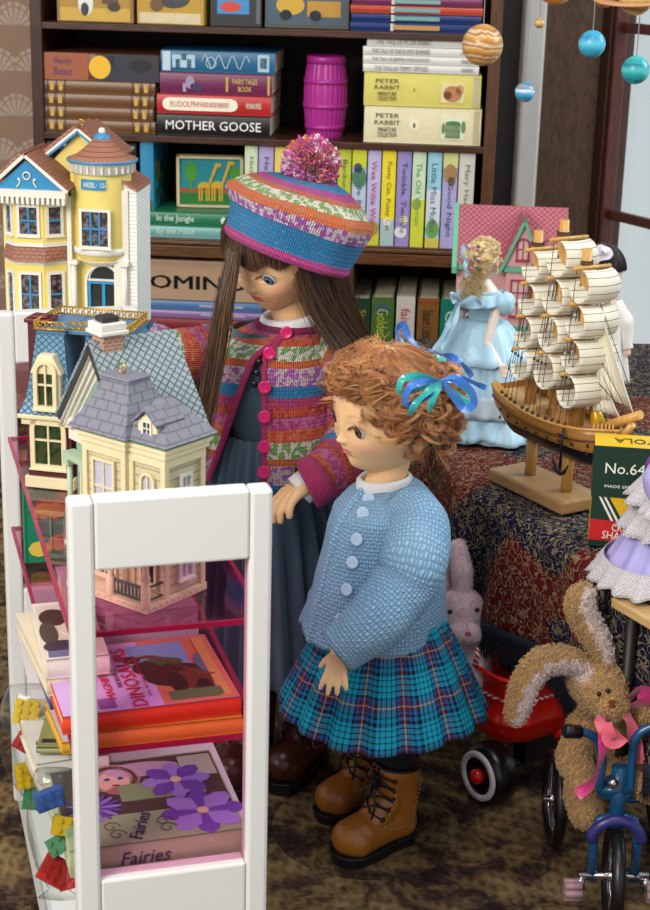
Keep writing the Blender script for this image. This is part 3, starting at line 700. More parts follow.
# books in the rack; M from a front left corner in rack coordinates
def rbook(x, y, z, rz): return MR @ Matrix.Translation((x, y, z)) @ rotm('Z', rz)
def topart(mb, L, D, T, k, cx, cy, w, h, n=16, lay=0):
    z = T-.0003; t_ = .0004+.00006*lay
    if k == 'r': mb.b2(cx*L-w*L/2, cx*L+w*L/2, cy*D-h*D/2, cy*D+h*D/2, z, z+t_)
    else: mb.prism([(cx*L+w*L/2*math.cos(2*PI*i/n), cy*D+h*D/2*math.sin(2*PI*i/n), z) for i in range(n)], (0, 0, t_))
def cover_pic(t, L, D, T, items, name='cover_picture'):
    mb = MB(); mats = []
    for j, (k, cx, cy, w, h, c) in enumerate(items):
        m = P(c, .3) if isinstance(c, str) else c
        if m not in mats: mats.append(m)
        mb.m = mats.index(m); topart(mb, L, D, T, k, cx, cy, w, h, lay=j)
    return obj(name, mb, mats, t)
# shelf 2 : orange book then dinosaurs on top
T1 = .010
c0 = rz_(101, 742, Zs2+T1); c1 = rz_(244, 716, Zs2+T1)
M = rbook(.004, .0155, Zs2+.0004, 0); L = .094
t = book('activity_book', 'orange edged picture book lying under the dinosaur book', 'book', M, L, .085, T1-.0005, 'e08a34', rough=.4)
cover_pic(t, L, .085, T1-.0005, [('r', .5, .5, .96, .96, 'c9a23a'), ('r', .8, .3, .3, .5, '5a8a3a'), ('o', .6, .2, .3, .2, '4a3a2a')])
T2 = .0105
M = rbook(-.004, .0165, Zs2+T1+.0004, 2); L = .102; D = .09
dino = book('dinosaur_book', 'lilac cover book lettered DINOSAURS with red orange spine behind the front pane', 'book', M, L, D, T2, 'd8421e', rough=.35)
lil = P('c9a8da', .3); dk = '4a2a26'
cover_pic(dino, L, D, T2, [('r', .5, .5, .985, .97, lil), ('r', .78, .5, .42, .96, 'c87a58'), ('r', .66, .74, .34, .36, '7fa0c8'), ('o', .66, .62, .26, .16, '4a6a3a'), ('o', .72, .42, .4, .34, dk), ('o', .56, .56, .16, .2, dk), ('o', .5, .7, .1, .1, dk), ('o', .8, .34, .24, .3, '6a3c2c'), ('o', .7, .3, .1, .3, '3a2420'), ('o', .84, .2, .1, .24, '3a2420'), ('o', .9, .56, .1, .3, '5a7a8a'), ('r', .93, .5, .06, .9, 'd09a5a'), ('r', .77, .12, .3, .12, '5a7a4a')])
mb = MB()
for k in range(26):
    a = k/25; x = (.47+.42*a)*L; y = (.66+.1*math.sin(a*5)-.2*a)*D; mb.M = Matrix.Translation((x, y, T2+.0004)) @ rotm('Z', 60-50*a); mb.b2(0, .0045, -.0006, .0006, 0, .0004)
mb.M = Matrix.Identity(4); obj('dinosaur_spikes', mb, P('7a4a30', .4), dino)
for s, x, w, h in (('MAGNIFICENT', .30, .58, .055), ('DINOSAURS', .44, .86, .12), ('THE BOOK OF', .37, .3, .03), ('pop up pictures to explore', .515, .6, .02)):
    text(s, D*w, D*h if s != 'DINOSAURS' else L*.085, FM((L*x, D*.46, T2+.0007), (0, 1, 0), (-1, 0, 0)), P('c0283c' if w > .5 or s == 'MAGNIFICENT' else '7a3a4a', .4), dino, 'title_lettering')
mb = MB(); mb.M = Matrix.Translation((L*.26, D*.12, T2)); mb.b2(-.005, .005, -.006, .006, 0, .0006); mb.prism([(.004*math.cos(a*.5), .005*math.sin(a*.5), .0005) for a in range(12)], (0, 0, .0005)); obj('badge', mb, P('8a5a9a', .4), dino)
# other books on shelf 2, left and behind
def lay(px, py, z, L, D, T, rz, lab, col, items=(), name='picture_book', group=None, **k):
    x, y = rz_(px, py, z+T); t = book(name, lab, 'book', rbook(x, y, z+.0003, rz), L, D, T-.0005, col, group, **k)
    if items: cover_pic(t, L, D, T-.0005, items)
    return t
zz = Zs2
lay(50, 692, zz, .04, .09, .012, 3, 'blue covered book low in the left stack of the rack', '2c4f86', name='stacked_book'); zz += .012
lay(47, 680, zz, .04, .1, .011, 5, 'cream paged book in the left stack of the rack', 'd6c8ae', name='stacked_book'); zz += .011
lay(47, 661, zz, .036, .085, .012, 0, 'picture book with brown bear cover on top of the left rack stack', 'd8cfc4', [('r', .5, .5, .92, .9, 'cdbfae'), ('o', .3, .72, .5, .3, '3c2a20'), ('o', .15, .45, .3, .4, '4a4038'), ('o', .3, .22, .6, .2, '3a3240'), ('r', .4, .1, .7, .1, '6a6a8a'), ('o', .5, .5, .3, .22, 'd8c0a8')])
zz += .012
t = book('picture_book', 'teal spined picture book standing on its edge behind the rack glass', 'book', MR @ Matrix.Translation((.004, .30, Zs2+.001)) @ Matrix(((0, 1, 0, 0), (0, 0, 1, 0), (1, 0, 0, 0), (0, 0, 0, 1))) @ rotm('Z', 0), .06, .08, .009, '17805e', rough=.3)
mb = MB(); g = random.Random(5)
for k in range(22): mb.m = g.randrange(4); x, y = .004+.05*g.random(), .01+.065*g.random(); mb.prism([(x+.006*math.cos(a*.8), y+.008*math.sin(a*.8), .0001) for a in range(8)], (0, 0, -.0005-.00003*k))
obj('cover_picture', mb, [P('c98a2a'), P('b0402c'), P('2a7a5a'), P('d8c04a')], t)
tt = book('white_book', 'white paged book lying behind the dinosaur book under the top pink shelf', 'book', rbook(.02, .125, Zs2+.001, 3), .075, .09, .03, 'c8c4cc', rough=.4)
# shelf 3
zz = Zs3
T3 = .0165; L = .104; D = .1
M = rbook(-.002, .017, zz+.0004, 1)
fa = book('fairies_book', 'sage green book lettered Fairies with purple flowers on its cover', 'book', M, L, D, T3, 'a7b08c', rough=.35, texts=[('Fairies', .42, .5, .28, .5, '3c2a55', .25)])
pet = P('6a4aa8', .35); pet2 = P('9a84d0', .35); gr = P('7f9a6a', .35)
cover_pic(fa, L, D, T3, [('r', .5, .5, .98, .97, P('93a878', .35)), ('r', .5, .66, .98, .64, P('4a4038', .35)), ('o', .36, .78, .34, .34, P('a8887a', .35)), ('o', .36, .74, .2, .24, P('d8b4a0', .35)), ('o', .55, .85, .46, .18, P('b8a0b4', .35)), ('o', .45, .62, .3, .12, P('a06a6a', .35)), ('r', .62, .58, .5, .2, gr), ('r', .88, .82, .2, .26, P('b8c0a8', .35)), ('r', .5, .17, .96, .32, P('8fa37c', .35))])
mb = MB(); mats = [pet, pet2, P('d8c8a0', .4)]
for cx, cy, rr, n, m in ((.72, .66, .022, 8, 0), (.8, .26, .026, 8, 1), (.2, .44, .017, 18, 0)):
    for k in range(n):
        a = 2*PI*k/n; mb.m = m if k % 2 else (0 if m else 1); mb.M = Matrix.Translation((cx*L, cy*D, T3+.0006+.00008*(k % 2))) @ rotm('Z', math.degrees(a)); w = .3*rr if n < 10 else .1*rr
        mb.prism([(.1*rr, 0, 0), (.5*rr, -w, 0), (.85*rr, -w*.7, 0), (rr, 0, 0), (.85*rr, w*.7, 0), (.5*rr, w, 0)], (0, 0, .0002))
    mb.m = 2; mb.M = Matrix.Translation((cx*L, cy*D, T3+.0009)); mb.lathe([(.0035, 0), (.0035, .0004)], 12, True, True)
mb.M = Matrix.Identity(4); obj('cover_flowers', mb, mats, fa)
mb = MB(); mats = [P('2a3a6a', .4), P('a0504a', .4), P('5a3a2a', .4)]
mb.m = 0
for ex in (.325, .405): mb.prism([(ex*L+.0018*math.cos(a*.6), .76*D+.0012*math.sin(a*.6), T3+.0007) for a in range(10)], (0, 0, .0003))
mb.m = 1; mb.prism([(.365*L+.0024*math.cos(a*.6), .68*D+.0009*math.sin(a*.6), T3+.0007) for a in range(10)], (0, 0, .0003))
mb.m = 2; mb.tube([(L*(.36+.13*math.cos(a)), D*(.76+.14*math.sin(a)), T3+.0008) for a in [k*.2-.6 for k in range(22)]], .0012, 5)
obj('cover_face', mb, mats, fa)
text('Fairies', .03, .008, FM((L*.42, D*.18, T3+.0011), (.35, 1, 0), (-1, .35, 0)), P('3c2a55'), fa, 'title_lettering', shear=.2)
mb = MB()
for cx, cy in ((.26, .2), (.56, .2), (.28, .11), (.57, .12)):
    mb.tube([(cx*L+.0055*math.cos(a)*(1-a/9), cy*D+.006*math.sin(a)*(1-a/9), T3+.0009) for a in [k*.35 for k in range(22)]], .0003, 4)
obj('scroll_ornament', mb, P('3a4a34'), fa)
lay(50, 905, Zs3-.0, .07, .1, .012, 8, 'pale thick book beneath the flower bookmark at the rack base', 'cfc6b4') if False else None
zz = Zs3
lay(55, 815, zz, .05, .09, .010, 6, 'pale blue grey book lowest in the left pile on the bottom rack shelf', 'b8b0a0', [('r', .4, .6, .5, .6, '3f7a4a'), ('o', .3, .5, .3, .3, '7a5aa0')], name='picture_book'); zz += .010
lay(37, 765, zz, .045, .09, .014, 4, 'thick white book lettered THE COMPLETE in the lower left pile', 'd2cfc6', [('o', .15, .3, .12, .1, 'a02030'), ('o', .35, .4, .1, .1, '6a6a7a')], name='thick_book', texts=[('THE COMPLETE', .3, .5, .4, .22, '8a9a98', 0)]); zz += .016
lay(36, 748, zz, .045, .05, .004, -14, 'slim yellow green comic on the thick white book', '8a8a58', [('o', .3, .6, .3, .3, '4a4a30'), ('r', .5, .2, .9, .1, '2a2a2a')], name='comic'); zz += .004
lay(62, 744, zz, .03, .06, .008, 4, 'yellow edged book jutting out over the comic', 'd8a22a', [('r', .5, .5, .9, .9, 'c8c0d0'), ('o', .3, .4, .2, .2, 'a03a2a')], name='thin_book'); zz += .008
# ------------------------------------------------------------ bags of bricks
def brick(M, nx, ny, col, group, lab):
    t = thing('toy_brick', lab, 'toy brick', mat=M, group=group)
    u = .0055; mb = MB(); mb.b2(0, nx*u, 0, ny*u, 0, .0066)
    for i in range(nx):
        for j in range(ny): mb.cyl(((i+.5)*u, (j+.5)*u, .0066), ((i+.5)*u, (j+.5)*u, .0079), .0017, n=10)
    obj('brick_body', mb, MT('brick_plastic_'+col, col, .25).m, t)
M_bag = clear('clear_bag_film', 'f6f8f6', .3, .12)
g = random.Random(12)
def bag(px, py, Y, w, h, d, bricks, lab, where, tilt=0):
    c = WY(px, py, Y); t = thing('plastic_bag', lab, 'bag', loc=c)
    mb = MB(); rg = []
    for j in range(15):
        f = j/14; z = h*(.5-f); ww = w/2*(.35+.65*min(1, math.sin(PI*min(f*1.05+.08, 1))**.5 if f < .95 else .6)); dd = d/2*(.25+math.sin(PI*min(1, f+.05))*.8)
        rg.append([(ww*math.cos(a)*(1+.08*noise.noise((math.cos(a)*2, f*4, 3.1+h*50))), dd*math.sin(a)*(1+.2*noise.noise((math.sin(a)*2, f*5, 1.7))), z) for a in [2*PI*i/26 for i in range(26)]])
    mb.rings(rg, True, True, True)
    obj('bag_film', mb, M_bag, t, mat=rotm('Y', tilt))
    for (bx, bz, by, nx, ny, col, rr) in bricks:
        M = Matrix.Translation(c) @ Matrix.Translation((bx, by, bz)) @ Euler((R(70+g.uniform(-15, 15)), R(rr), R(g.uniform(-20, 20)))).to_matrix().to_4x4() @ Matrix.Translation((-nx*.00275, -ny*.00275, -.003))
        brick(M, nx, ny, col, 'toy bricks in the %s' % where, '%s toy brick %s in the %s' % ({'c9a812': 'yellow', '17703c': 'green', '1c4f9c': 'blue', 'a81c1c': 'red', '4a2a24': 'dark brown'}[col], ['near the top', 'in the middle', 'low down'][0 if bz > .01 else (1 if bz > -.012 else 2)], where))
bag(36, 748, .975, .05, .09, .03, [(-.004, .03, -.006, 3, 3, 'c9a812', 10), (.004, .019, -.007, 3, 2, '17703c', -20), (-.006, .010, -.006, 2, 3, 'a81c1c', 30), (.004, .002, -.006, 3, 2, '1c4f9c', 5), (-.002, -.016, -.006, 3, 4, 'c9a812', 85), (.0, -.033, -.006, 3, 3, '17703c', 8)], 'clear plastic bag of toy bricks hanging against the left side of the rack', 'upper bag beside the rack')
bag(57, 835, .845, .034, .085, .026, [(-.004, .024, 0, 2, 3, '1c4f9c', 80), (.003, .006, 0, 2, 2, 'c9a812', 15), (.0, -.008, .002, 2, 2, '17703c', -30), (-.002, -.024, 0, 3, 3, 'a81c1c', 35), (.006, -.03, 0, 2, 2, 'a81c1c', -20)], 'clear plastic bag with blue, yellow and red bricks at the foot of the rack', 'lower bag beside the rack')

def fixuv(mb):
    for i, f_ in enumerate(mb.Fc):
        P_ = [mb.V[j] for j in f_]; n_ = (P_[1]-P_[0]).cross(P_[2]-P_[0])
        if n_.length < 1e-12: continue
        n_.normalize(); ua = Vector((0, 0, 1)).cross(n_); ua = ua.normalized() if ua.length > .05 else Vector((1, 0, 0)); va = n_.cross(ua); mb.U[i] = [(p.dot(ua), p.z*1.15 if abs(n_.z) < .9 else p.dot(va)) for p in P_]
# ============================================================ ornament houses
def arch_outline(w, h, n=10):
    r = w/2; pts = [(-r, 0), (r, 0)] + [(r*math.cos(PI*k/n), (h-r)+r*math.sin(PI*k/n)) for k in range(n+1)]
    return pts
def rect_outline(w, h): return [(-w/2, 0), (w/2, 0), (w/2, h), (-w/2, h)]
def house_window(par, M, w, h, fr, mu, pane, fw=.0022, nx=1, nz=1, arch=False, d=.0016, mw=.0009, name='window', hood=None):
    out = arch_outline(w, h) if arch else rect_outline(w, h)
    inn = arch_outline(w-2*fw, h-2*fw) if arch else rect_outline(w-2*fw, h-2*fw)
    inn = [(x, z+fw) for x, z in inn]
    mb = MB(); mb.M = M
    n = len(out); rg = []
    for (a, b), (c, e) in zip(out, inn): rg.append([(a, 0, b), (a, -d, b), (c, -d, e), (c, 0, e)])
    rg.append(rg[0]); mb.rings(rg, True, sm=False)
    mb.m = 1
    for i in range(nx): x = -(w/2-fw)+(w-2*fw)*(i+1)/(nx+1); mb.b2(x-mw/2, x+mw/2, -d*.7, -.0002, fw, h-fw)
    for i in range(nz): z = fw+(h-2*fw)*(i+1)/(nz+1); mb.b2(-w/2+fw, w/2-fw, -d*.7, -.0002, z-mw/2, z+mw/2)
    if hood is not None: mb.m = 0; mb.b2(-w/2-.001, w/2+.001, -d*1.6, 0, h-.0003, h+hood); 
    mb.m = 0; mb.b2(-w/2-.0006, w/2+.0006, -d*1.5, 0, -.0006, .0006)
    o = obj(name, mb, [fr, mu], par)
    mb = MB(); mb.M = M; mb.f([mb.v((x, -.0003, z)) for x, z in inn]); obj('pane', mb, pane, o)
    return o
def shingle(name, a, b, sx=.006, sz=.0035, bump=.0006, diag=False, rough=.55):
    t = MT(name, a, rough); u, v = t.uv()
    if diag:
        p = (u+v)*(1/sx); q = (u-v)*(1/sx); gx = (p.frac()-.5).abs(); gz = (q.frac()-.5).abs(); edge = gx.mx(gz)
        t.col(t.mix(edge.ss(.40, .48), a, b)); t.bump(edge.ss(.5, .36), bump)
    else:
        row = (v*(1/sz)).floor(); fx = ((u*(1/sx))+row*.5).frac(); fz = (v*(1/sz)).frac()
        gap = (fx-.5).abs().gt(.45); h = (1-fz)*(1-gap*.8)
        t.col(t.mix((gap+fz.gt(.86)).clamp(), a, b)); t.bump(h, bump)
    return t.m
def siding(name, a, b, s=.0042, bump=.0005):
    t = MT(name, a, .5); u, v = t.uv(); f = (v*(1/s)).frac(); t.col(t.mix(f.gt(.84), a, b)); t.bump(1-f, bump); return t.m
def brickm(name, a, b, sx=.005, sz=.0025):
    t = MT(name, a, .6); u, v = t.uv(); row = (v*(1/sz)).floor(); fx = ((u*(1/sx))+row*.5).frac(); fz = (v*(1/sz)).frac()
    g_ = (fx.gt(.9)+fz.gt(.82)).clamp(); t.col(t.mix(g_, a, b)); t.bump(1-g_, .0003); return t.m
M_pane_d = MT('toy_window_dark', '2a2f2c', .15).m
def mottled_pane(name, a, b, c, s=260):  # pane colour mottled by noise between three tones
    t = MT(name, a, .2); n_ = t.noise(s, 2); t.col(t.ramp(n_, [(.38, a), (.5, b), (.62, c)])); return t.m
M_pane_y = mottled_pane('toy_window_view', '28241f', '4a4238', '75687a')
M_pane_g = mottled_pane('toy_window_green', '1c2a18', '2c4a20', '44382a')
M_pane_w = MT('toy_window_pale', 'b8b4c8', .2).m
cream = P('dccfa6', .45); whit = P('dcd8cc', .45); gold = MT('brass_ring', 'c09a3c', .3, 1.0).m
def ring(par, p, r=.0035, name='hanging_ring', up=(1, 0, 0)):
    mb = MB(); mb.tube([Vector(p)+Vector((r*math.cos(a), 0, r*math.sin(a)+r)) for a in [2*PI*k/16 for k in range(16)]], .0006, 6, closed=True); obj(name, mb, gold, par)
I4 = Matrix.Identity(4); T4 = Matrix.Translation
def at(x, y, z, rz=0): return T4((x, y, z)) @ rotm('Z', rz)
# ---- yellow house
U = .00084
hy0 = .3765
pb = WY(15, 345, 1.40)
MY = T4((pb.x, 1.36, hy0)) @ rotm('Z', -6)
yh = thing('dollhouse', 'tall yellow dollhouse with round brown turret and blue windows at the left', 'dollhouse', mat=MY)
YEL = MT('yellow_wall', 'e2cd72', .45).m; BLU = P('2a86b8', .4, name='blue_trim'); SH = shingle('brown_shingle', '96604a', '5a3426', .0052, .0034); CL = siding('white_clapboard', 'e2e2dc', 'b6b6b2', .0032)
def yx(px): return (px-6)*U
z0y = 0; 
def yz(py): return (334-py)*U*1.0
ZB = yz(262); ZE = yz(197)
mb = MB(); mb.m = 0; mb.b2(yx(76), yx(124), .004, .055, 0, yz(172)); mb.m = 1; mb.b2(yx(122), yx(143), .0, .052, 0, yz(192)); obj('wall', mb, [YEL, CL], yh)
mb = MB(); mb.m = 0; mb.prism([(yx(122), .0, yz(192)), (yx(143), .0, yz(192)), (yx(122), 0, yz(178))], (0, .052, 0)); mb.m = 1
mb.prism([(yx(118), -.002, yz(175)), (yx(144), -.002, yz(190)), (yx(144), -.002, yz(193)), (yx(118), -.002, yz(178))], (0, .056, 0)); obj('side_roof', mb, [CL, SH], yh)
mb = MB(); mb.prism([(yx(8), 0, 0), (yx(72), 0, 0), (yx(72), 0, ZE), (yx(8), 0, ZE)], (0, .06, 0)); obj('wall', mb, YEL, yh)
# bays
def bay(z0, z1, par):
    a, b, c, d = yx(10), yx(24), yx(52), yx(72); dy = -.012
    mb = MB(); mb.prism([(a, 0, z0), (b, dy, z0), (c, dy, z0), (d, 0, z0)], (0, 0, z1-z0)); o = obj('bay', mb, YEL, par)
    for zz in (z0, z1-.003): mb = MB(); mb.prism([(a-.001, 0, zz), (b-.0005, dy-.0012, zz), (c+.0005, dy-.0012, zz), (d+.001, 0, zz)], (0, 0, .003)); obj('trim_band', mb, whit, o)
    H = z1-z0
    zc = z0+H*.2; hh = H*.64
    house_window(o, T4(((b+c)/2, dy, zc)), (c-b)*.82, hh, whit, BLU, M_pane_y, nx=1, nz=1, mw=.0014)
    for p, q in (((a, 0), (b, dy)), ((c, dy), (d, 0))):
        mx_ = ((p[0]+q[0])/2, (p[1]+q[1])/2); an = math.atan2(q[1]-p[1], q[0]-p[0]); ln = math.hypot(q[0]-p[0], q[1]-p[1])
        house_window(o, T4((mx_[0], mx_[1], zc)) @ Matrix.Rotation(an, 4, 'Z'), ln*.72, hh, whit, BLU, M_pane_y, nx=0, nz=1, mw=.0014)
    return o
bay(0, yz(263), yh); bay(yz(249), ZE-.002, yh)
mb = MB(); a, b, c, d = yx(8), yx(23), yx(54), yx(75)
zt_, zb_ = yz(249), yz(263)
mb.rings([[(a-.002, .0, zb_), (b-.001, -.017, zb_), (c+.001, -.017, zb_), (d, .0, zb_)], [(a+.002, 0, zt_), (b, -.012, zt_), (c, -.012, zt_), (d-.002, 0, zt_)]], True, True, True, sm=False); fixuv(mb); obj('bay_roof', mb, SH, yh)
# gable of the wing
ap = (yx(37), yz(161)); mb = MB(); mb.m = 0; y_ = -.013
mb.prism([(yx(6), y_, ZE+.004), (yx(74), y_, ZE+.004), (ap[0], y_, ap[1]-.003)], (0, .05, 0)); mb.m = 1
mb.b2(yx(2), yx(77), y_-.004, y_+.006, ZE-.002, ZE+.004)
for s_, (ex, ez) in ((1, (yx(0), ZE+.002)), (-1, (yx(78), ZE+.002))):
    nx_ = Vector((ex-ap[0], 0, ez-ap[1])).normalized(); pp = Vector((-nx_.z, 0, nx_.x)); pp = pp if pp.z > 0 else -pp
    A = Vector((ap[0], y_-.004, ap[1])); B = Vector((ex, y_-.004, ez))
    mb.m = 1; mb.prism([A, B, B+pp*.0028, A+pp*.0028], (0, .006, 0))
    mb.m = 2; mb.prism([A+pp*.0028, B+pp*.0028, B+pp*.0052, A+pp*.0052], (0, .072, 0))
for k in range(15): x = yx(4)+k*(yx(75)-yx(4))/14; mb.m = 1; mb.b2(x-.0012, x+.0012, y_-.005, y_+.004, ZE-.0075, ZE-.002)
mb.m = 3; 
obj('gable', mb, [BLU, whit, SH], yh)
mb = MB(); cx_ = yx(38); zc_ = ZE+.011
for s_ in (-1, 1): mb.tube([(cx_+s_*(.004+.0028*math.cos(a)+.0016*a), y_-.0008, zc_+.0028*math.sin(a)-.0008*a) for a in [k*.4 for k in range(11)]], .0007, 5)
mb.tube([(cx_+.003*math.cos(a), y_-.0008, zc_+.004+.003*math.sin(a)) for a in [2*PI*k/12 for k in range(12)]], .0007, 5, closed=True); obj('gable_scroll', mb, whit, yh)
# rear gable
apx, apz = yx(80), yz(138); mb = MB(); mb.m = 0
mb.prism([(yx(50), .022, yz(172)), (yx(112), .022, yz(172)), (apx, .022, apz-.002)], (0, .045, 0)); mb.m = 0; mb.b2(yx(50), yx(112), .022, .067, yz(200), yz(172))
for ex, ez in ((yx(45), yz(166)), (yx(118), yz(168))):
    d_ = Vector((ex-apx, 0, ez-apz)).normalized(); pp = Vector((-d_.z, 0, d_.x)); pp = pp if pp.z > 0 else -pp
    A = Vector((apx, .016, apz)); B = Vector((ex, .016, ez)); mb.m = 1; mb.prism([A, B, B+pp*.002, A+pp*.002], (0, .006, 0)); mb.m = 3; mb.prism([A-pp*.0018, B-pp*.0018, B, A], (0, .005, 0)); mb.m = 2; mb.prism([A+pp*.002, B+pp*.002, B+pp*.005, A+pp*.005], (0, .056, 0))
obj('rear_gable', mb, [YEL, whit, SH, BLU], yh)
ring(yh, (apx, .03, apz+.003), .0022)
# turret
tx, ty, tr = yx(106), .012, .0238
tw = thing  # (turret is a part group below)
mb = MB(); mb.M = T4((tx, ty, 0)); zr = yz(164)
mb.lathe([(tr*.5, yz(267)), (tr*.8, yz(263)), (tr*.96, yz(257)), (tr, yz(253)), (tr, zr)], 36, True); turret = obj('turret', mb, YEL, yh)
mb = MB(); mb.M = T4((tx, ty, 0)); mb.lathe([(tr, yz(256)), (tr+.0016, yz(255)), (tr+.0016, yz(250)), (tr, yz(249))], 36); obj('turret_band', mb, whit, turret); mb = MB(); mb.M = T4((tx, ty, 0)); mb.lathe([(tr*.55, yz(268.5)), (tr*.9, yz(263)), (tr*.92, yz(262)), (tr*.6, yz(267))], 36); obj('turret_corbel', mb, whit, turret); mb = MB(); mb.M = T4((tx, ty, 0))
mb.lathe([(tr, yz(177)), (tr+.0025, yz(176)), (tr+.0025, yz(167)), (tr+.004, yz(166)), (tr+.004, yz(163)), (tr, yz(162))], 36)
for k in range(28): a = 2*PI*k/28; mb.M = T4((tx, ty, 0)) @ Matrix.Rotation(a, 4, 'Z'); mb.b2(tr+.002, tr+.0036, -.0008, .0008, yz(175), yz(168))
obj('turret_trim', mb, whit, turret)
mb = MB(); mb.M = T4((tx, ty, 0)); hT = yz(143)-yz(163)
mb.lathe([(tr+.005, yz(164.5)), (tr+.0052, yz(163)), (tr*.92, yz(163)+hT*.16), (tr*.68, yz(163)+hT*.42), (tr*.42, yz(163)+hT*.74), (tr*.27, yz(163)+hT)], 40, False, True); 
SHC = MT('turret_shingle', '9a6048', .55); sx_, sy_, sz_ = SHC.xyz(); an_ = (sx_-tx).atan2(sy_-ty); rw = (sz_*280.0).floor(); q1 = ((an_*9.0)+rw*.5).frac(); q2 = (sz_*280.0).frac(); gq = ((q1-.5).abs().gt(.42)+q2.lt(.16)).clamp(); SHC.col(SHC.mix(gq, 'a06a50', '6a4030')); SHC.bump(1-gq, .0005)
obj('turret_roof', mb, SHC.m, turret)
mb = MB(); mb.M = T4((tx, ty, 0)); mb.lathe([(tr+.0054, yz(165.6)), (tr+.0058, yz(165)), (tr+.0058, yz(163.4)), (tr+.005, yz(163))], 36); mb.lathe([(tr*.3, yz(144)), (tr*.28, yz(141)), (tr*.12, yz(139)), (.001, yz(138.6))], 20, False, True); obj('blue_cap', mb, BLU, turret)
mb = MB(); mb.sph((tx, ty, yz(137)), .0030, 14, 10); obj('finial', mb, whit, turret)
for an in (4,):
    house_window(turret, T4((tx, ty, yz(248))) @ rotm('Z', -2) @ T4((0, -tr-.0004, 0)), .0265, yz(208)-yz(247), whit, BLU, M_pane_y, nx=2, nz=1, mw=.0014, d=.002)
mb = MB(); mb.M = T4((tx, ty, 0)); 
rgs = []
for z in (yz(190.5), yz(180.5)): rgs.append([((tr+.0012)*math.cos(a), (tr+.0012)*math.sin(a), z) for a in [R(-121+k*5.6) for k in range(10)]]+[((tr+.0002)*math.cos(a), (tr+.0002)*math.sin(a), z) for a in [R(-70.6-k*5.6) for k in range(10)]])
mb.rings(rgs, True, True, True, sm=False); sg = obj('sign', mb, BLU, turret)
for k, ch in enumerate('HARDEL, USA'):
    if ch == ' ': continue
    a = -112+k*4.1; text(ch, .0015 if ch not in ',' else .0005, .0042 if ch != ',' else .001, T4((tx, ty, yz(185.6))) @ rotm('Z', a+90) @ T4((0, -tr-.0016, 0)) @ rotm('X', 90), P('e8e4d8'), sg, 'sign_lettering')
# entrance
mb = MB(); cx_ = yx(108)
mb.m = 0
for x in (yx(80), yx(131)): mb.cyl((x, -.004, 0), (x, -.004, yz(264)), .0028, .0024, 14); mb.b2(x-.004, x+.004, -.008, 0, yz(266), yz(262)); mb.b2(x-.004, x+.004, -.008, 0, 0, .003)
mb.b2(yx(120), yx(135), -.002, .001, 0, yz(192)); mb.b2(yx(73), yx(77.5), -.002, .004, 0, yz(200))
obj('column', mb, whit, yh)
house_window(yh, T4((cx_, .004, .001)), .032, yz(266)-.001, whit, YEL, YEL, fw=.0022, nx=0, nz=0, arch=True, d=.003, name='entrance_arch')
dr = house_window(yh, T4((cx_, .0035, .001)), .026, yz(284)-.001, BLU, BLU, M_pane_d, fw=.0022, nx=1, nz=0, d=.0024, mw=.0028, name='door')
house_window(yh, T4((cx_, .0035, yz(283))), .0255, .0128, whit, BLU, M_pane_d, fw=.001, nx=0, nz=0, arch=True, name='fanlight')
mb = MB(); mb.b2(yx(74), yx(144), -.012, 0.0, 0, .0025); mb.b2(yx(4), yx(76), -.016, 0, 0, .002); obj('base', mb, whit, yh)

# ---- brick house with blue mansard
hz = Zs1+.0006
pA = WZ(29, 486, hz)
MB_ = T4((pA.x, pA.y, hz)) @ rotm('Z', -12)
bh = thing('dollhouse', 'dark red brick dollhouse with blue mansard roof and gold roof railing', 'dollhouse', mat=MB_)
s = (1640/((pA-CAM).dot(_f)))       # px per metre
BR = brickm('toy_brickwork', '5c1a20', '3c1014'); MN = shingle('blue_mansard', '5c86a2', '37586c', .0052, .004, .0005, diag=True, rough=.45)
Wb = 92/s; Db = .06; Hw = 68/s/.95; Hm = 83/s/.95
mb = MB(); mb.b2(0, Wb*.5, 0, Db, .006, Hw); mb.b2(Wb*.5, Wb, .006, Db, .006, Hw); obj('wall', mb, BR, bh)
mb = MB(); mb.b2(-.002, Wb*.5+.002, -.002, Db, 0, .008); mb.b2(Wb*.5, Wb+.002, .004, Db, 0, .008); obj('base_trim', mb, cream, bh, bevel=.0006); mb = MB(); mb.b2(-.003, Wb*.5+.003, -.003, Db+.002, Hw-.004, Hw+.0005); mb.b2(-.005, Wb*.5+.005, -.005, Db+.002, Hw+.0005, Hw+.0035)
mb.b2(Wb*.5, Wb+.004, .001, Db+.002, Hw-.004, Hw+.0035); obj('cornice', mb, cream, bh, bevel=.0006)
def mans(x0, x1, y0, y1, ins):
    n = 6; rg = []
    for k in range(n+1):
        f = k/n; q = ins*(f**.6); z = Hw+.0035+Hm*f*.9; rg.append([(x0+q, y0+q, z), (x1-q, y0+q, z), (x1-q, y1-q, z), (x0+q, y1-q, z)])
    mb.rings(rg, True, False, True, sm=False)
mb = MB(); mans(-.004, Wb*.5+.004, -.004, Db, .010); mans(Wb*.42, Wb+.018, .002, Db, .012); fixuv(mb); mf = obj('mansard_roof', mb, MN, bh)
mb = MB(); mb.b2(.006, Wb*.5-.005, .006, Db-.008, Hw+.0035+Hm*.9, Hw+Hm*.9+.007); mb.b2(Wb*.5-.005, Wb+.006, .01, Db-.006, Hw+.0035+Hm*.9, Hw+Hm*.9+.0065); obj('roof_cap', mb, P('4c7494', .45), bh, bevel=.0005)
mb = MB(); zt_ = Hw+Hm*.9+.0065
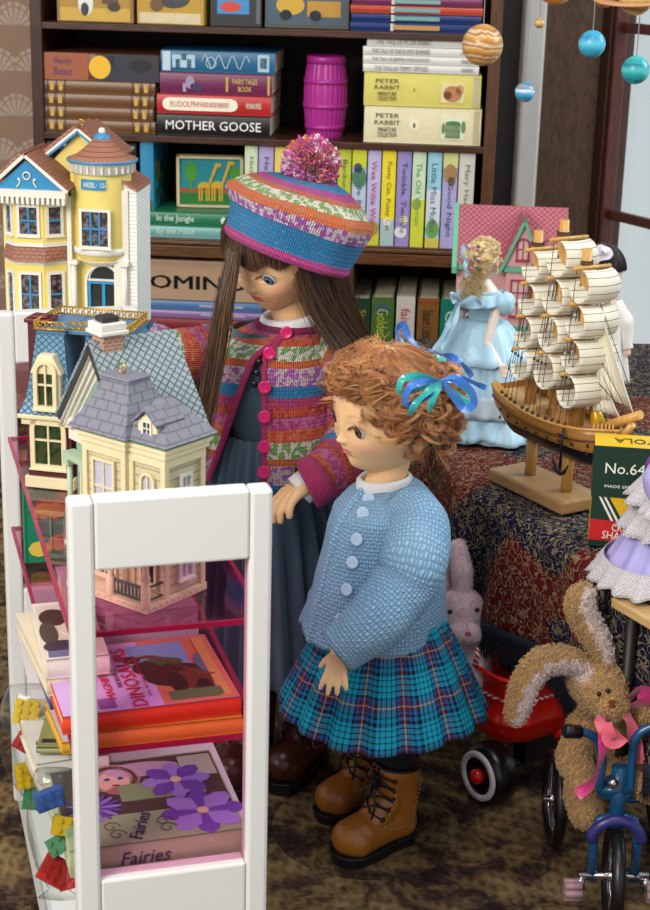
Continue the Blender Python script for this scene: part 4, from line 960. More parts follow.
def rail(x0, y0, x1, y1):
    n = int(math.hypot(x1-x0, y1-y0)/.0042)
    for k in range(n):
        f = (k+.5)/n; cx, cy = x0+(x1-x0)*f, y0+(y1-y0)*f; an = math.atan2(y1-y0, x1-x0)
        mb.M = T4((cx, cy, zt_+.003)) @ Matrix.Rotation(an, 4, 'Z'); mb.tube([(.0016*math.cos(a), 0, .0022*math.sin(a)) for a in [2*PI*j/8 for j in range(8)]], .0005, 4, closed=True)
    mb.M = I4; mb.cyl((x0, y0, zt_+.0056), (x1, y1, zt_+.0056), .0006, n=5); mb.cyl((x0, y0, zt_+.0006), (x1, y1, zt_+.0006), .0006, n=5)
rail(.005, .005, Wb*.5-.004, .005); rail(.005, .005, .005, Db-.008); rail(Wb*.5-.004, .011, Wb+.006, .011); rail(Wb+.006, .011, Wb+.006, Db-.01); rail(.005, Db-.008, Wb+.006, Db-.008)
obj('roof_railing', mb, MT('gold_paint', 'c0963c', .35, .6).m, bh)
house_window(bh, T4((Wb*.25, -.0005, .014)), .0255, .041, cream, cream, M_pane_g, fw=.0032, nx=1, nz=1, arch=True, mw=.0012, d=.0025)
dm = house_window(bh, T4((Wb*.25, -.0028, Hw+.008)), .016, .034, cream, cream, M_pane_g, fw=.0026, nx=1, nz=1, arch=True, mw=.0012, d=.003, name='dormer_window')
mb = MB(); mb.b2(Wb*.25-.0098, Wb*.25+.0098, -.0026, .012, Hw+.005, Hw+.032); mb.prism([(Wb*.25-.0112, -.0035, Hw+.032), (Wb*.25+.0112, -.0035, Hw+.032), (Wb*.25+.005, -.0035, Hw+.045), (Wb*.25-.005, -.0035, Hw+.045)], (0, .018, 0)); obj('dormer', mb, cream, bh, bevel=.0006)
mb = MB(); mb.b2(-.004, .010, .016, .03, 0, Hw+Hm*.9+.008); obj('chimney', mb, BR, bh)
mb = MB(); mb.b2(-.006, .012, .014, .032, Hw+Hm*.9+.008, Hw+Hm*.9+.011); mb.b2(-.003, .009, .0175, .0285, Hw+Hm*.9+.011, Hw+Hm*.9+.0125); obj('chimney_cap', mb, P('5c1a20', .5), bh, bevel=.001)

# ---- green gabled house with grey scalloped roof
g0 = WZ(88, 344, hz+.135); g1 = WZ(156, 334, hz+.135); RH = .135
ang = math.atan2(g1.y-g0.y, g1.x-g0.x)
MG = T4((g0.x, g0.y, hz)) @ Matrix.Rotation(ang, 4, 'Z')    # local x along the ridge (back right), -y faces front right, gable end at x=0 faces front left
gh = thing('dollhouse', 'pale green dollhouse with grey scalloped gable roof and brick chimney', 'dollhouse', mat=MG)
GR = P('a9bda0', .45); GRD = P('7fa08c', .45); GSH = shingle('grey_scallop', '8c9a9e', '566264', .0056, .0060, .0008, diag=True, rough=.5)
RLn = (g1-g0).length; HWd = .037; EZ = RH-.047
mb = MB(); mb.prism([(.008, -HWd+.006, 0), (.008, HWd-.006, 0), (.008, HWd-.006, EZ), (.008, 0, RH-.006), (.008, -HWd+.006, EZ)], (RLn-.014, 0, 0)); obj('wall', mb, GRD, gh)
mb = MB()
for s_ in (-1, 1):
    A = Vector((0, 0, RH)); B = Vector((0, s_*(HWd+.004), EZ-.006)); d_ = (B-A).normalized(); pp = Vector((0, s_*abs(d_.z), abs(d_.y)))
    mb.m = 0; mb.prism([A, B, B+pp*.002, A+pp*.002], (RLn+.012, 0, 0)); mb.m = 1; mb.prism([A-pp*.0002, B-pp*.0002, B-pp*.004, A-pp*.0035], (.0015, 0, 0))
rf = obj('roof', mb, [GSH, P('2c2a28', .5)], gh)
mb = MB()
for k in range(4):
    x = .001+.0022*k; q = .003*k
    for s_ in (-1, 1):
        A = Vector((x, 0, RH-.002-q*1.3)); B = Vector((x, s_*(HWd+.002-q*.4), EZ-.008-q*.3)); mb.prism([A, B, B+Vector((0, 0, -.0035)), A+Vector((0, 0, -.0042))], (.0024, 0, 0))
mb.b2(.004, .010, -HWd, HWd, EZ-.012, EZ-.006); mb.b2(.002, RLn, -HWd-.001, -HWd+.006, EZ-.016, EZ-.006); mb.b2(.005, .01, -HWd+.002, HWd-.002, EZ-.020, EZ-.014)
obj('rake_trim', mb, whit, gh)
Mgb = T4((.008, 0, 0)) @ rotm('Z', -90)
house_window(gh, Mgb @ T4((0, 0, EZ+.0)), .008, .016, whit, whit, M_pane_g, fw=.0016, nx=1, nz=1, arch=True, mw=.0007)
for yy in (-.018, .002, .02): house_window(gh, Mgb @ T4((yy, 0, .008)), .014, .045, cream, cream, M_pane_w, fw=.002, nx=1, nz=2, arch=True, mw=.0009)
house_window(gh, Mgb @ T4((-.012, 0, .058)), .012, .020, cream, cream, M_pane_g, fw=.0016, nx=0, nz=1); house_window(gh, Mgb @ T4((.012, 0, .058)), .012, .020, cream, cream, M_pane_g, fw=.0016, nx=0, nz=1)
mb = MB()
for yy in (-.031, -.008, .012, .031):
    mb.cyl((.003, yy, 0), (.003, yy, .055), .0018, n=10); mb.b2(.0, .006, yy-.003, yy+.003, .053, .057)
mb.b2(0, .008, -.034, .034, .057, .061); mb.b2(0, .01, -.035, .035, 0, .003); obj('porch', mb, GR, gh)
mb = MB(); cxh = RLn*.28; mb.b2(cxh-.0065, cxh+.0065, -.0065, .0065, RH-.014, RH+.005); ch = obj('chimney', mb, brickm('chimney_brick', 'a8705c', 'c8b8a4', .004, .0022), gh)
mb = MB(); mb.m = 0; mb.b2(cxh-.0095, cxh+.0095, -.009, .009, RH+.005, RH+.0075); mb.b2(cxh-.0085, cxh+.0085, -.008, .008, RH+.0075, RH+.012); mb.m = 1; mb.b2(cxh-.0055, cxh+.0055, -.005, .005, RH+.012, RH+.0155); obj('chimney_cap', mb, [whit, P('2a2422', .5)], gh, bevel=.0006)
ring(gh, (RLn*.52, 0, RH+.0015), .003)

# ---- grey tan victorian at the front
c_ = WZ(147, 614, hz)
MV = T4((c_.x, c_.y, hz)) @ rotm('Z', -37) @ Matrix.Scale(.95, 4)
vh = thing('dollhouse', 'tan clapboard dollhouse with lavender grey roofs, nearest on the rack', 'dollhouse', mat=MV)
TAN = siding('tan_clapboard', 'c3b694', '9a8f70', .0055, .0004); LAV = shingle('lavender_shingle', '757480', '5c5b68', .010, .0062, .0006, rough=.5); GT = P('3f6a4c', .45)
Hc = .096; YF = .017; YB = .049; XL = -.062; XM = -.030
mb = MB(); mb.b2(-.028, -.001, YF, YB, .004, Hc); mb.b2(XL, XM, YF-.003, YB, .004, Hc); mb.b2(-.036, -.02, YF+.004, YB, .004, Hc); obj('wall', mb, TAN, vh)
mb = MB()
for x, y in ((-.001, YF), (-.001, YB), (XM, YF-.003), (XL, YF-.003), (-.0265, YF)): mb.b2(x-.0018, x+.0018, y-.0018, y+.0018, 0, Hc)
obj('corner_post', mb, cream, vh)
mb = MB(); mb.b2(-.066, .001, -.001, YB+.003, 0, .0045)
for k in range(26): mb.M = T4((-.065+k*.0026, -.0012, .0025)) @ rotm('Y', 45 if k % 2 else -45); mb.b2(-.0013, .0013, -.0003, .0003, -.0003, .0003)
for k in range(19): mb.M = T4((.0012, .001+k*.0026, .0025)) @ rotm('X', 45 if k % 2 else -45); mb.b2(-.0003, .0003, -.0013, .0013, -.0003, .0003)
mb.M = I4; obj('base_trim', mb, cream, vh)
mb = MB()
for q, z0_, z1_ in ((.002, Hc-.010, Hc-.004), (.0035, Hc-.004, Hc), (.005, Hc, Hc+.003)):
    mb.b2(XM, -.001+q, YF-q, YB+q, z0_, z1_); mb.b2(XL-q, XM+q, YF-.003-q, YB+q-.0005, z0_, z1_)
obj('cornice', mb, cream, vh)
mb = MB(); q = .0062; mb.b2(XM, -.001+q, YF-q, YB+q, Hc+.003, Hc+.0045); mb.b2(XL-q, XM+q, YF-.003-q, YB+q-.0005, Hc+.003, Hc+.0045); obj('green_band', mb, GT, vh)
def hip(mb, x0, x1, y0, y1, z0, h, tx0, tx1, ty0, ty1, curve=0.0, n=6):
    rg = []
    for k in range(n+1):
        f = k/n; g_ = f+curve*math.sin(PI*f)
        X0 = x0+(tx0-x0)*g_; X1 = x1+(tx1-x1)*g_; Y0 = y0+(ty0-y0)*g_; Y1 = y1+(ty1-y1)*g_; rg.append([(X0, Y0, z0+h*f), (X1, Y0, z0+h*f), (X1, Y1, z0+h*f), (X0, Y1, z0+h*f)])
    mb.rings(rg, True, True, True, sm=False)
def fixuv(mb):
    for i, f_ in enumerate(mb.Fc):
        P_ = [mb.V[j] for j in f_]; n_ = (P_[1]-P_[0]).cross(P_[2]-P_[0])
        if n_.length < 1e-12: continue
        n_.normalize(); ua = Vector((0, 0, 1)).cross(n_); ua = ua.normalized() if ua.length > .05 else Vector((1, 0, 0)); va = n_.cross(ua); mb.U[i] = [(p.dot(ua), p.z*1.15 if abs(n_.z) < .9 else p.dot(va)) for p in P_]
mb = MB(); hip(mb, XL-.008, XM+.008, YF-.011, YB+.006, Hc+.0045, .030, XL+.007, XM-.003, YF+.004, YB-.010, .12); fixuv(mb); obj('tower_roof', mb, LAV, vh)
mb = MB(); mb.b2(XL+.006, XM-.002, YF+.003, YB-.009, Hc+.0345, Hc+.0365); ring(vh, (-.046, YF+.012, Hc+.0365), .0030); obj('tower_cap', mb, P('787686', .5), vh, bevel=.0008)
mb = MB(); hip(mb, -.032, .0062, YF-.007, YB+.007, Hc+.0045, .022, -.018, -.012, YF+.013, YB-.012, .0); fixuv(mb); obj('wing_roof', mb, LAV, vh)
W1 = lambda x, y, z, w, h, nx, nz, **k: house_window(vh, T4((x, y-.0004, z)), w, h, cream, cream, k.pop('pane', M_pane_w), fw=.0018, nx=nx, nz=nz, mw=.0009, d=.002, **k)
W1(-.0465, YF-.003, .047, .019, .036, 1, 1); W1(-.0135, YF, .050, .012, .031, 1, 1, arch=True)
house_window(vh, T4((-.0006, .034, .062)) @ rotm('Z', 90), .010, .017, whit, whit, M_pane_w, fw=.0016, nx=1, nz=1, mw=.0008, d=.002)
house_window(vh, T4((-.0006, .034, .012)) @ rotm('Z', 90), .013, .022, whit, whit, M_pane_w, fw=.0018, nx=1, nz=1, mw=.0008, d=.002)
W1(-.0135, YF, .010, .014, .030, 1, 1, pane=M_pane_d); W1(-.0465, YF-.003, .008, .020, .032, 1, 1, pane=M_pane_d)
dx, dy_, dz_ = -.0125, YF-.002, Hc+.006
mb = MB(); mb.m = 0; mb.prism([(dx-.0075, dy_, dz_), (dx+.0075, dy_, dz_), (dx+.0075, dy_, dz_+.010), (dx, dy_, dz_+.016), (dx-.0075, dy_, dz_+.010)], (0, .02, 0)); mb.m = 1
for s_ in (-1, 1): mb.prism([(dx, dy_-.003, dz_+.0175), (dx+s_*.0100, dy_-.003, dz_+.0085), (dx+s_*.0100, dy_-.003, dz_+.0105), (dx, dy_-.003, dz_+.0195)], (0, .024, 0))
dmm = obj('dormer', mb, [cream, LAV], vh); house_window(dmm, T4((dx, dy_, dz_+.0012)), .0078, .010, whit, whit, M_pane_d, fw=.0012, nx=1, nz=1, mw=.0007, d=.0012)
mb = MB(); mb.b2(-.032, .002, -.003, YF, .036, .040); obj('porch_roof', mb, GT, vh, bevel=.0006)
for px_ in (-.0015, -.030):
    pr = MB(); pr.M = T4((px_, .0005, 0)); pr.lathe([(.003, .0045), (.003, .016), (.0016, .018), (.0032, .0215), (.002, .026), (.0028, .036)], 12); obj('porch_post', pr, cream, vh)
mb = MB(); mb.b2(-.028, -.004, .0, .001, .0145, .0158); mb.b2(-.028, -.004, 0, .001, .0065, .0075)
for k in range(8): mb.b2(-.0275+k*.003, -.0263+k*.003, .0002, .0009, .0065, .015)
mb.b2(-.002, -.001, .004, YF-.002, .0145, .0158); mb.b2(-.002, -.001, .004, YF-.002, .0065, .0075)
obj('porch_railing', mb, P('4a5a5a', .4), vh)
# ============================================================ table under patterned cloth
TZ = .25
tA = WZ(449, 484, TZ); tB = WZ(609, 575, TZ)
td = (tB-tA); td.z = 0; td.normalize(); tn = Vector((td.y, -td.x, 0))   # tn points right/back? choose away from the wagon
if tn.x < 0: tn = -tn
tC = tB+td*.16
tD = Vector((tA.x-.012, 1.86, TZ))
tbl = thing('display_table', 'low table covered with a red and navy patterned cloth at the right', 'table', loc=(.3, 1.4, 0))
mb = MB(); ins = [(tA.x+.03, tA.y+.03), (tB.x+.02, tB.y+.05), (.44, tB.y+.05), (.44, 1.8), (tD.x+.03, 1.8)]
mb.prism([(x, y, TZ-.018) for x, y in ins], (0, 0, .0145)); obj('tabletop', mb, M_darkh, tbl, world=True)
for x, y in ((tD.x+.05, 1.76), (.42, 1.76), (.42, tB.y+.08), (tA.x+.07, tA.y+.05)):
    mb = MB(); mb.cyl((x, y, 0), (x, y, TZ-.018), .010, .014, n=12); obj('leg', mb, M_dark, tbl, world=True)
# the cloth : top grid with rounded fold along D-A-B-C and a draped skirt with soft folds
outl = []
def addseg(p, q, n):
    for k in range(n): outl.append(Vector((p.x+(q.x-p.x)*k/n, p.y+(q.y-p.y)*k/n, 0)))
addseg(tD, tA, 40); addseg(tA, tB, 34); addseg(tB, tC, 18); outl.append(Vector((tC.x, tC.y, 0)))
# smooth corner
for it in range(6): outl = [outl[0]]+[(outl[i-1]+outl[i]*2+outl[i+1])/4 for i in range(1, len(outl)-1)]+[outl[-1]]
nrm = []
for i in range(len(outl)):
    t_ = outl[min(i+1, len(outl)-1)]-outl[max(i-1, 0)]; n_ = Vector((t_.y, -t_.x, 0)).normalized(); n_ = n_ if n_.x < 0 else -n_; nrm.append(n_)
acc = [0]
for i in range(1, len(outl)): acc.append(acc[-1]+(outl[i]-outl[i-1]).length)
accA = acc[40]
def hemz(i): 
    s_ = acc[i]-accA; return float(np.interp(s_, [-.4, -.02, .02, .16, .24, .4], [.15, .176, .174, .146, .136, .13]))+.004*math.sin(acc[i]*30)
rg = []
for i, p in enumerate(outl):
    col_ = [Vector((.47, p.y+.0, TZ+.0006))*1.0]
    q_in = p-nrm[i]*.012
    for f in (0, .2, .4, .6, .8): 
        a = Vector((.47, max(min(p.y, 1.86), tC.y), TZ+.001)); b = Vector((q_in.x, q_in.y, TZ+.001)); c = a.lerp(b, f); c.z += .0016*noise.noise(c*30); col_.append(c) if f else None
    col_[0] = a
    for k in range(6): an = PI/2*k/5; q = q_in+nrm[i]*.010*math.sin(an); q.z = TZ+.001-.010*(1-math.cos(an)); col_.append(q)
    hz_ = hemz(i); n_ = 16; L_ = TZ-.009-hz_
    for k in range(1, n_+1):
        f = k/n_; amp = .0105*f**.8; fold = math.sin(acc[i]*62+1.2*math.sin(acc[i]*23)+f*.7)
        q = q_in+nrm[i]*(.010+.004*f+amp*fold); q.z = TZ-.009-L_*f; col_.append(q)
    rg.append(col_)
mb = MB(); mb.rings(rg, False, us=None); cl = obj('tablecloth', mb, M_cloth, solid=.0012)
tag(cl, 'red and navy paisley patterned cloth draped over the low table', 'tablecloth')
# navy fringe along the hem
P_ = []; g = random.Random(4)
for i in range(len(outl)-1):
    for k in range(16):
        f = k/16; a = rg[i][-1].lerp(rg[i+1][-1], f); L_ = .026+.010*g.random()
        P_.append([[a.x+g.gauss(0, .0012)*j/4, a.y+g.gauss(0, .0012)*j/4, a.z+.001-L_*j/4] for j in range(5)])
fr = obj('hem_fringe', strands(P_, .00055), P('10131f', .9), cl)
mb = MB(); 
for lo in (0,): mb.rings([[r_[-1]+Vector((0, 0, .001))+nrm[i]*.0009, r_[-1]-Vector((0, 0, .009))+nrm[i]*.0009] for i, r_ in enumerate(rg)], False)
obj('hem_band', mb, P('141828', .9), cl, solid=.0008)
# ============================================================ dolls
def G(x, s): return np.exp(-(x/s)**2)
def sstep(x, a, b): t = np.clip((x-a)/(b-a), 0, 1); return t*t*(3-2*t)
def head_mesh(H, skin=(.80, .58, .40), lip=(.62, .22, .18), brow=(.20, .10, .05), blush=.5, eye_x=.155, eye_z=-.04, lidded=0.0, na=230, nb=200):
    t = np.linspace(0, 2*PI, na, endpoint=False); a = t-.62*np.sin(t)
    ph = np.linspace(.012, PI-.012, nb)
    A, PH = np.meshgrid(a, ph)
    x = .40*np.sin(PH)*np.sin(A); y = -.43*np.sin(PH)*np.cos(A); z = .5*np.cos(PH)
    dn = sstep(-z, -.02, .5)
    front = np.clip(np.cos(A), 0, 1)
    x = x*(1-.30*dn); y = y*(1-.10*dn*(1-front)); y = y-.02*front*dn
    y = np.where(y < -.30, -.30-(-y-.30)*.82, y)              # slightly flat face
    F_ = sstep(-y, .12, .3); ax = np.abs(x)
    d = .016*G(x, .035)*G(z+.04, .08)+.052*G(x, .030)*G(z+.148, .036)+.018*G(ax-.034, .018)*G(z+.160, .018)
    d += -.026*G(ax-eye_x, .08)*G(z-eye_z, .06)+.018*G(ax-.2, .09)*G(z+.19, .08)
    zu, zl, zm = -.228, -.262, -.244
    d += .020*G(x, .05)*G(z-zu, .014)+.024*G(x, .042)*G(z-zl, .017)-.014*G(x, .06)*G(z-zm, .0055)-.007*G(x, .012)*G(z+.205, .012)-.010*G(x, .07)*G(z+.295, .02)
    d += .026*G(x, .07)*G(z+.39, .06)+.010*G(x, .2)*G(z-.2, .15)
    ex = (ax-eye_x)/.077; ez = (z-eye_z-.010*ex)/(.043*(1-lidded)); q = ex*ex+ez*ez*(1+.5*np.abs(ex)); hole = 1-sstep(q, .86, 1.06)
    lid = G(q-1.25, .25)*.010*(z > eye_z); d += G(np.sqrt(q)-1.22, .2)*.006
    y0 = y.copy(); y = y-d*F_+hole*.055*F_
    P_ = np.stack([x, y, z], -1).reshape(-1, 3)*H
    c = np.ones((na*nb, 3))*np.array(skin); f = F_.reshape(-1)
    def mixc(m, col): 
        nonlocal c
        m = np.clip(m.reshape(-1), 0, 1)[:, None]; c = c*(1-m)+np.array(col)*m
    mixc(F_*blush*.55*G(ax-.22, .085)*G(z+.17, .07), (.80, .34, .26))
    wl_ = .070*(1-.25*np.clip((z-zm)/.03, 0, 1))
    lm = (1-sstep(ax, wl_*.75, wl_))*sstep(z, zl-.024, zl-.014)*(1-sstep(z, zu+.004+.006*G(ax-.02, .012), zu+.014+.006*G(ax-.02, .012)))
    mixc(lm*F_*.95, lip); mixc(F_*.6*G(x, .062)*G(z-zm, .004), (.30, .08, .07))
    bz = .068+eye_z+.055-1.6*(ax-eye_x)**2*3; mixc(F_*.38*G(z-bz, .0095)*sstep(ax, .06, .09)*(1-sstep(ax, .24, .27)), brow)
    mixc(F_*.9*(1-hole)*G(np.sqrt(q)-1.03, .09)*(ez > -.05), (.05, .025, .02)); mixc(F_*.3*G(np.sqrt(q)-1.05, .1)*(ez <= 0), (.35, .15, .1))
    mixc(F_*.18*G(z-eye_z-.058, .006)*G(ax-eye_x, .06), (.45, .22, .15)); mixc(F_*.4*G(ax-.016, .008)*G(z+.172, .006), (.4, .15, .1))
    me = bpy.data.meshes.new('head'); fs = []
    for j in range(nb-1):
        for i in range(na):
            k = (i+1) % na; fs.append((j*na+i, (j+1)*na+i, (j+1)*na+k, j*na+k))
    fs.append(tuple(range(na))); fs.append(tuple((nb-1)*na+i for i in range(na-1, -1, -1)))
    me.from_pydata([tuple(p) for p in P_], [], fs); me.polygons.foreach_set('use_smooth', [True]*len(fs)); setcol(me, c)
    return me
def surf_y(H, ex, ez): return -.385*H
def skin_material():
    t = MT('doll_skin', 'd8a878', .42, spec=.4, sub=.12); t.col(t.attr()); return t.m
M_skin = skin_material()
def eye_mat(iris, dark):
    t = MT('glass_eye', 'd8d0c4', .06, spec=.8); x, y, z = t.xyz('Object'); r = (x*x+z*z).sqrt()
    nz = t.noise(900, 2)
    c = t.ramp((r*64.0+(nz-.5)*.04).clamp(), [(0, '080606'), (.12, '080606'), (.15, iris), (.24, dark), (.285, '100c0c'), (.32, 'b8b0a6')])
    t.col(c); return t.m
def eyes(par, HM, H, mat, eye_x=.155, eye_z=-.04, look=(0, 0)):
    for s_, nm in ((1, 'eye'), (-1, 'eye')):
        mb = MB(); r_ = .090*H; mb.sph((0, 0, 0), r_, 28, 18)
        M = HM @ T4((s_*eye_x*H, (-.355+.090-.020)*H-.0*H, eye_z*H)) @ rotm('Z', s_*12+look[0]) @ rotm('X', look[1])
        o = obj(nm, mb, mat, par, world=True, mat=M)
def lashes(par, HM, H, col, eye_x=.155, eye_z=-.04):
    P_ = []
    for s_ in (-1, 1):
        for k in range(26):
            u = -1+2*k/25; X_ = s_*(eye_x+.077*u); Z_ = eye_z+.043*math.sqrt(max(0, 1-u*u))*.95+.010*u
            b = Vector((X_*H, -.365*H+abs(X_)*.10*H, Z_*H)); o = Vector((s_*u*.02*H, -.035*H, .012*H))
            P_.append([HM @ (b+o*f+Vector((0, 0, .012*H*f*f))) for f in (0, .33, .66, 1)])
    obj('eyelashes', strands(P_, .00012), P(col, .6), par, world=True)
def crom(pts, n):
    pts = [np.array(p, float) for p in pts]; pts = [2*pts[0]-pts[1]]+pts+[2*pts[-1]-pts[-2]]; out = []
    segs = len(pts)-3
    for i in range(n):
        t = i/(n-1)*segs; k = min(int(t), segs-1); f = t-k; p0, p1, p2, p3 = pts[k:k+4]
        out.append(.5*((2*p1)+(-p0+p2)*f+(2*p0-5*p1+4*p2-p3)*f*f+(-p0+3*p1-3*p2+p3)*f**3))
    return np.array(out)
def hair_mat(name, rough=.34):
    t = MT(name, '6a4a30', rough, spec=.6); t.col(t.attr()); t.b.inputs['Sheen Weight'].default_value = .15; return t.m
def hand(W0, fdir, pnorm, thumb_side, L, curl=15, spread=6, r=None, thumb_open=40, curls=None):
    """palm + four fingers + thumb as capsules; L = hand length"""
    f = Vector(fdir).normalized(); n = Vector(pnorm); n = (n-f*n.dot(f)).normalized(); s_ = Vector(thumb_side); s_ = (s_-f*s_.dot(f)-n*s_.dot(n)).normalized()
    r = r or L*.085; W0 = Vector(W0); caps = []; pl = L*.46
    for k, w in enumerate((.19, .065, -.065, -.185)):
        base = W0+s_*(w*L)*1.0+f*pl*(1, 1.05, 1.02, .94)[k]
        caps.append((W0+s_*(w*.55*L)+f*L*.06, r*1.25, base, r*1.12))
        caps.append((W0+s_*(w*.8*L)+f*L*.2, r*1.3, W0+s_*(w*.9*L)+f*L*.36, r*1.25))
        a = R(spread)*(1.5, .5, -.5, -1.6)[k]; d = (f*math.cos(a)+s_*math.sin(a)).normalized(); p = base; c = R(curls[k] if curls else curl); tot = 0
        for j, sl in enumerate((.23, .16, .12)):
            tot += c*(.6 if j == 0 else 1.0); dd = d*math.cos(tot)+n*math.sin(tot); q = p+dd*(sl*L*(.92, 1.05, 1.0, .80)[k]); caps.append((p, r*(1.0, .92, .84)[j], q, r*(.92, .84, .70)[j])); p = q
    b = W0+s_*(.2*L)+f*L*.14+n*L*.03; a = R(thumb_open); d = (f*math.cos(a)+s_*math.sin(a)+n*.25).normalized()
    caps.append((W0+f*L*.08+s_*.06*L, r*1.25, b, r*1.2)); q = b+d*L*.2; caps.append((b, r*1.2, q, r*1.0)); d2 = (d+f*.35+n*.2).normalized(); q2 = q+d2*L*.17; caps.append((q, r*1.0, q2, r*.72))
    return caps
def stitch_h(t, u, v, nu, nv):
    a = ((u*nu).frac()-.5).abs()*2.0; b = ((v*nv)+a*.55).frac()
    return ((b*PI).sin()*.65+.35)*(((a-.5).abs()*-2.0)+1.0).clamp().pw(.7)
def knit_stripes(name, period, base, alt, nu=270, nv=310, rough=.9):
    t = MT(name, 'a04060', rough, spec=.15); u, v = t.uv()
    n0 = t.noise(30, 2); vv = v+(n0-.5)*.005
    f = (vv*(1/period)).frac()
    c1 = t.ramp(f, base, 'CONSTANT'); c2 = t.ramp(f, alt, 'CONSTANT')
    cu = (u*nu).floor(); cv = (v*nv).floor()
    wn = t.n('ShaderNodeTexWhiteNoise', noise_dimensions='2D'); t.L(t.vec(cu, cv), wn.inputs[0]); w1 = X(t.nt, wn.outputs[0])
    st = t.noise(1, 2, .5, vec=t.vec(u*190.0, v*150.0))
    m = (st+(w1-.5)*.2).gt(.5)
    c = t.mix(m, c1, c2); c = t.mix(t.noise(1, 2, .5, vec=t.vec(u*500.0, v*500.0)).gt(.68)*.6, c, 'e0ccd0')
    h = stitch_h(t, u, v, nu, nv); fz = t.noise(1500, 2)
    c = t.mix(h.ss(.0, .6), t.mix(.30, c, '200c14'), c)  # shadow between the stitches is mixed into the yarn colour
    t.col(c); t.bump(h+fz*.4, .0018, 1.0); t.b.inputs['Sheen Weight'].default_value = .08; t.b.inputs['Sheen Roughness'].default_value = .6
    return t.m
mg, rd, gn, wh, og, pu, bl_, cr = 'c04488', 'dc5638', '7cb068', 'f0e6dc', 'e4703a', 'b468b8', '2c88c4', 'c84064'
KB = [(0, mg), (.12, rd), (.25, gn), (.42, og), (.5, pu), (.68, bl_), (.80, cr), (.90, rd)]
KA = [(0, 'd070a0'), (.12, 'e07850'), (.25, wh), (.42, 'cc6c40'), (.5, 'dcc4cc'), (.68, '2f84b4'), (.80, 'b0407a'), (.90, 'a83a40')]
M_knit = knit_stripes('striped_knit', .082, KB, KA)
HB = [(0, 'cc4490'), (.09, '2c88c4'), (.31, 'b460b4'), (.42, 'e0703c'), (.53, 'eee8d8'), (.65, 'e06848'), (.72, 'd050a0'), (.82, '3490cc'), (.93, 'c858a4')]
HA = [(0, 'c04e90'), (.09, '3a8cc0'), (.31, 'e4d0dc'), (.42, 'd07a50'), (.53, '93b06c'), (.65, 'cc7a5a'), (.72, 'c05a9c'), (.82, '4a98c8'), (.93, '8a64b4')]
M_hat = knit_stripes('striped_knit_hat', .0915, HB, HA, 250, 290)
def fabric(name, col, col2, s=900, bump=.0004, rough=.85):
    t = MT(name, col, rough, spec=.2); u, v = t.uv(); w = ((u*s*6.28).sin()*(v*s*6.28).sin())*.5+.5; n0 = t.noise(60, 3)
    t.col(t.mix((w*.5+n0*.5).clamp(), col, col2)); t.bump(w, bump, .5); t.b.inputs['Sheen Weight'].default_value = .2; return t.m
M_denim = fabric('slate_denim', '35495a', '4e6474', 1100)
M_shirt = fabric('white_cotton', 'd8d6d8', 'ebe9ea', 900)
def uloft(mb, rings, du=None, v0=0, closed=True):
    """rings of equal length; UVs in metres (u arc length of the widest ring, v along)"""
    n = len(rings[0]); 
    def ln(r): return sum((Vector(r[(i+1) % n])-Vector(r[i])).length for i in range(n if closed else n-1))
    mxr = max(rings, key=ln); us = [0]
    for i in range(n if closed else n-1): us.append(us[-1]+(Vector(mxr[(i+1) % n])-Vector(mxr[i])).length)
    vs = [v0]
    for j in range(1, len(rings)):
        vs.append(vs[-1]+sum((Vector(rings[j][i])-Vector(rings[j-1][i])).length for i in range(0, n, 4))/len(range(0, n, 4)))
    mb.rings(rings, closed, us=us, vs=vs); return vs[-1]
def frames(path):
    path = [Vector(p) for p in path]; m = len(path); out = []; a = None
    for i in range(m):
        t = (path[min(i+1, m-1)]-path[max(i-1, 0)]).normalized()
        if a is None: a = t.orthogonal().normalized()
        a = (a-t*a.dot(t)).normalized(); out.append((path[i], a.copy(), t.cross(a)))
    return out
def sleeve(mb, pts, rad, n=40, m=40, v0=0, wr=.0012, seed=0):
    pa = crom(pts, m); ra = np.interp(np.linspace(0, 1, m), np.linspace(0, 1, len(rad)), rad); fr = frames(pa); rg = []
    for j, (c, a, b) in enumerate(fr):
        rg.append([c+(a*math.cos(2*PI*k/n)+b*math.sin(2*PI*k/n))*(ra[j]+wr*noise.noise((math.cos(2*PI*k/n)*1.6+seed, math.sin(2*PI*k/n)*1.6, j*.33))) for k in range(n)])
    uloft(mb, rg, v0=v0); return rg
def ruffle_rings(pa): pass

# ---------------------------------------------------------- doll A : striped cardigan and hat
A0 = WZ(285, 775, 0); A0 = Vector((WY(290, 560, 1.30).x, 1.30, 0))
YA = 1.30
da = thing('doll', 'tall standing doll in striped knitted hat and cardigan with long brown hair', 'doll', loc=A0)
H = .106
HC = WY(282, 245, YA-.004); HMa = T4(HC) @ rotm('Z', -43) @ rotm('X', 23) @ rotm('Y', 6)
hm = head_mesh(H, skin=(.82, .50, .26), lip=(.62, .13, .08), brow=(.22, .10, .05), lidded=.2, blush=.8); hm.transform(HMa)
neck0 = WY(292, 335, YA+.005); chest = WY(272, 400, YA+.01)
LW = WY(311, 481, YA-.065); LE = WY(352, 442, YA-.01); LS = WY(330, 352, YA)
RS = WY(213, 352, YA+.005); RE = WY(176, 356, YA-.03); RWr = WY(140, 338, YA-.03)
fd = WY(276, 503, YA-.085)-LW
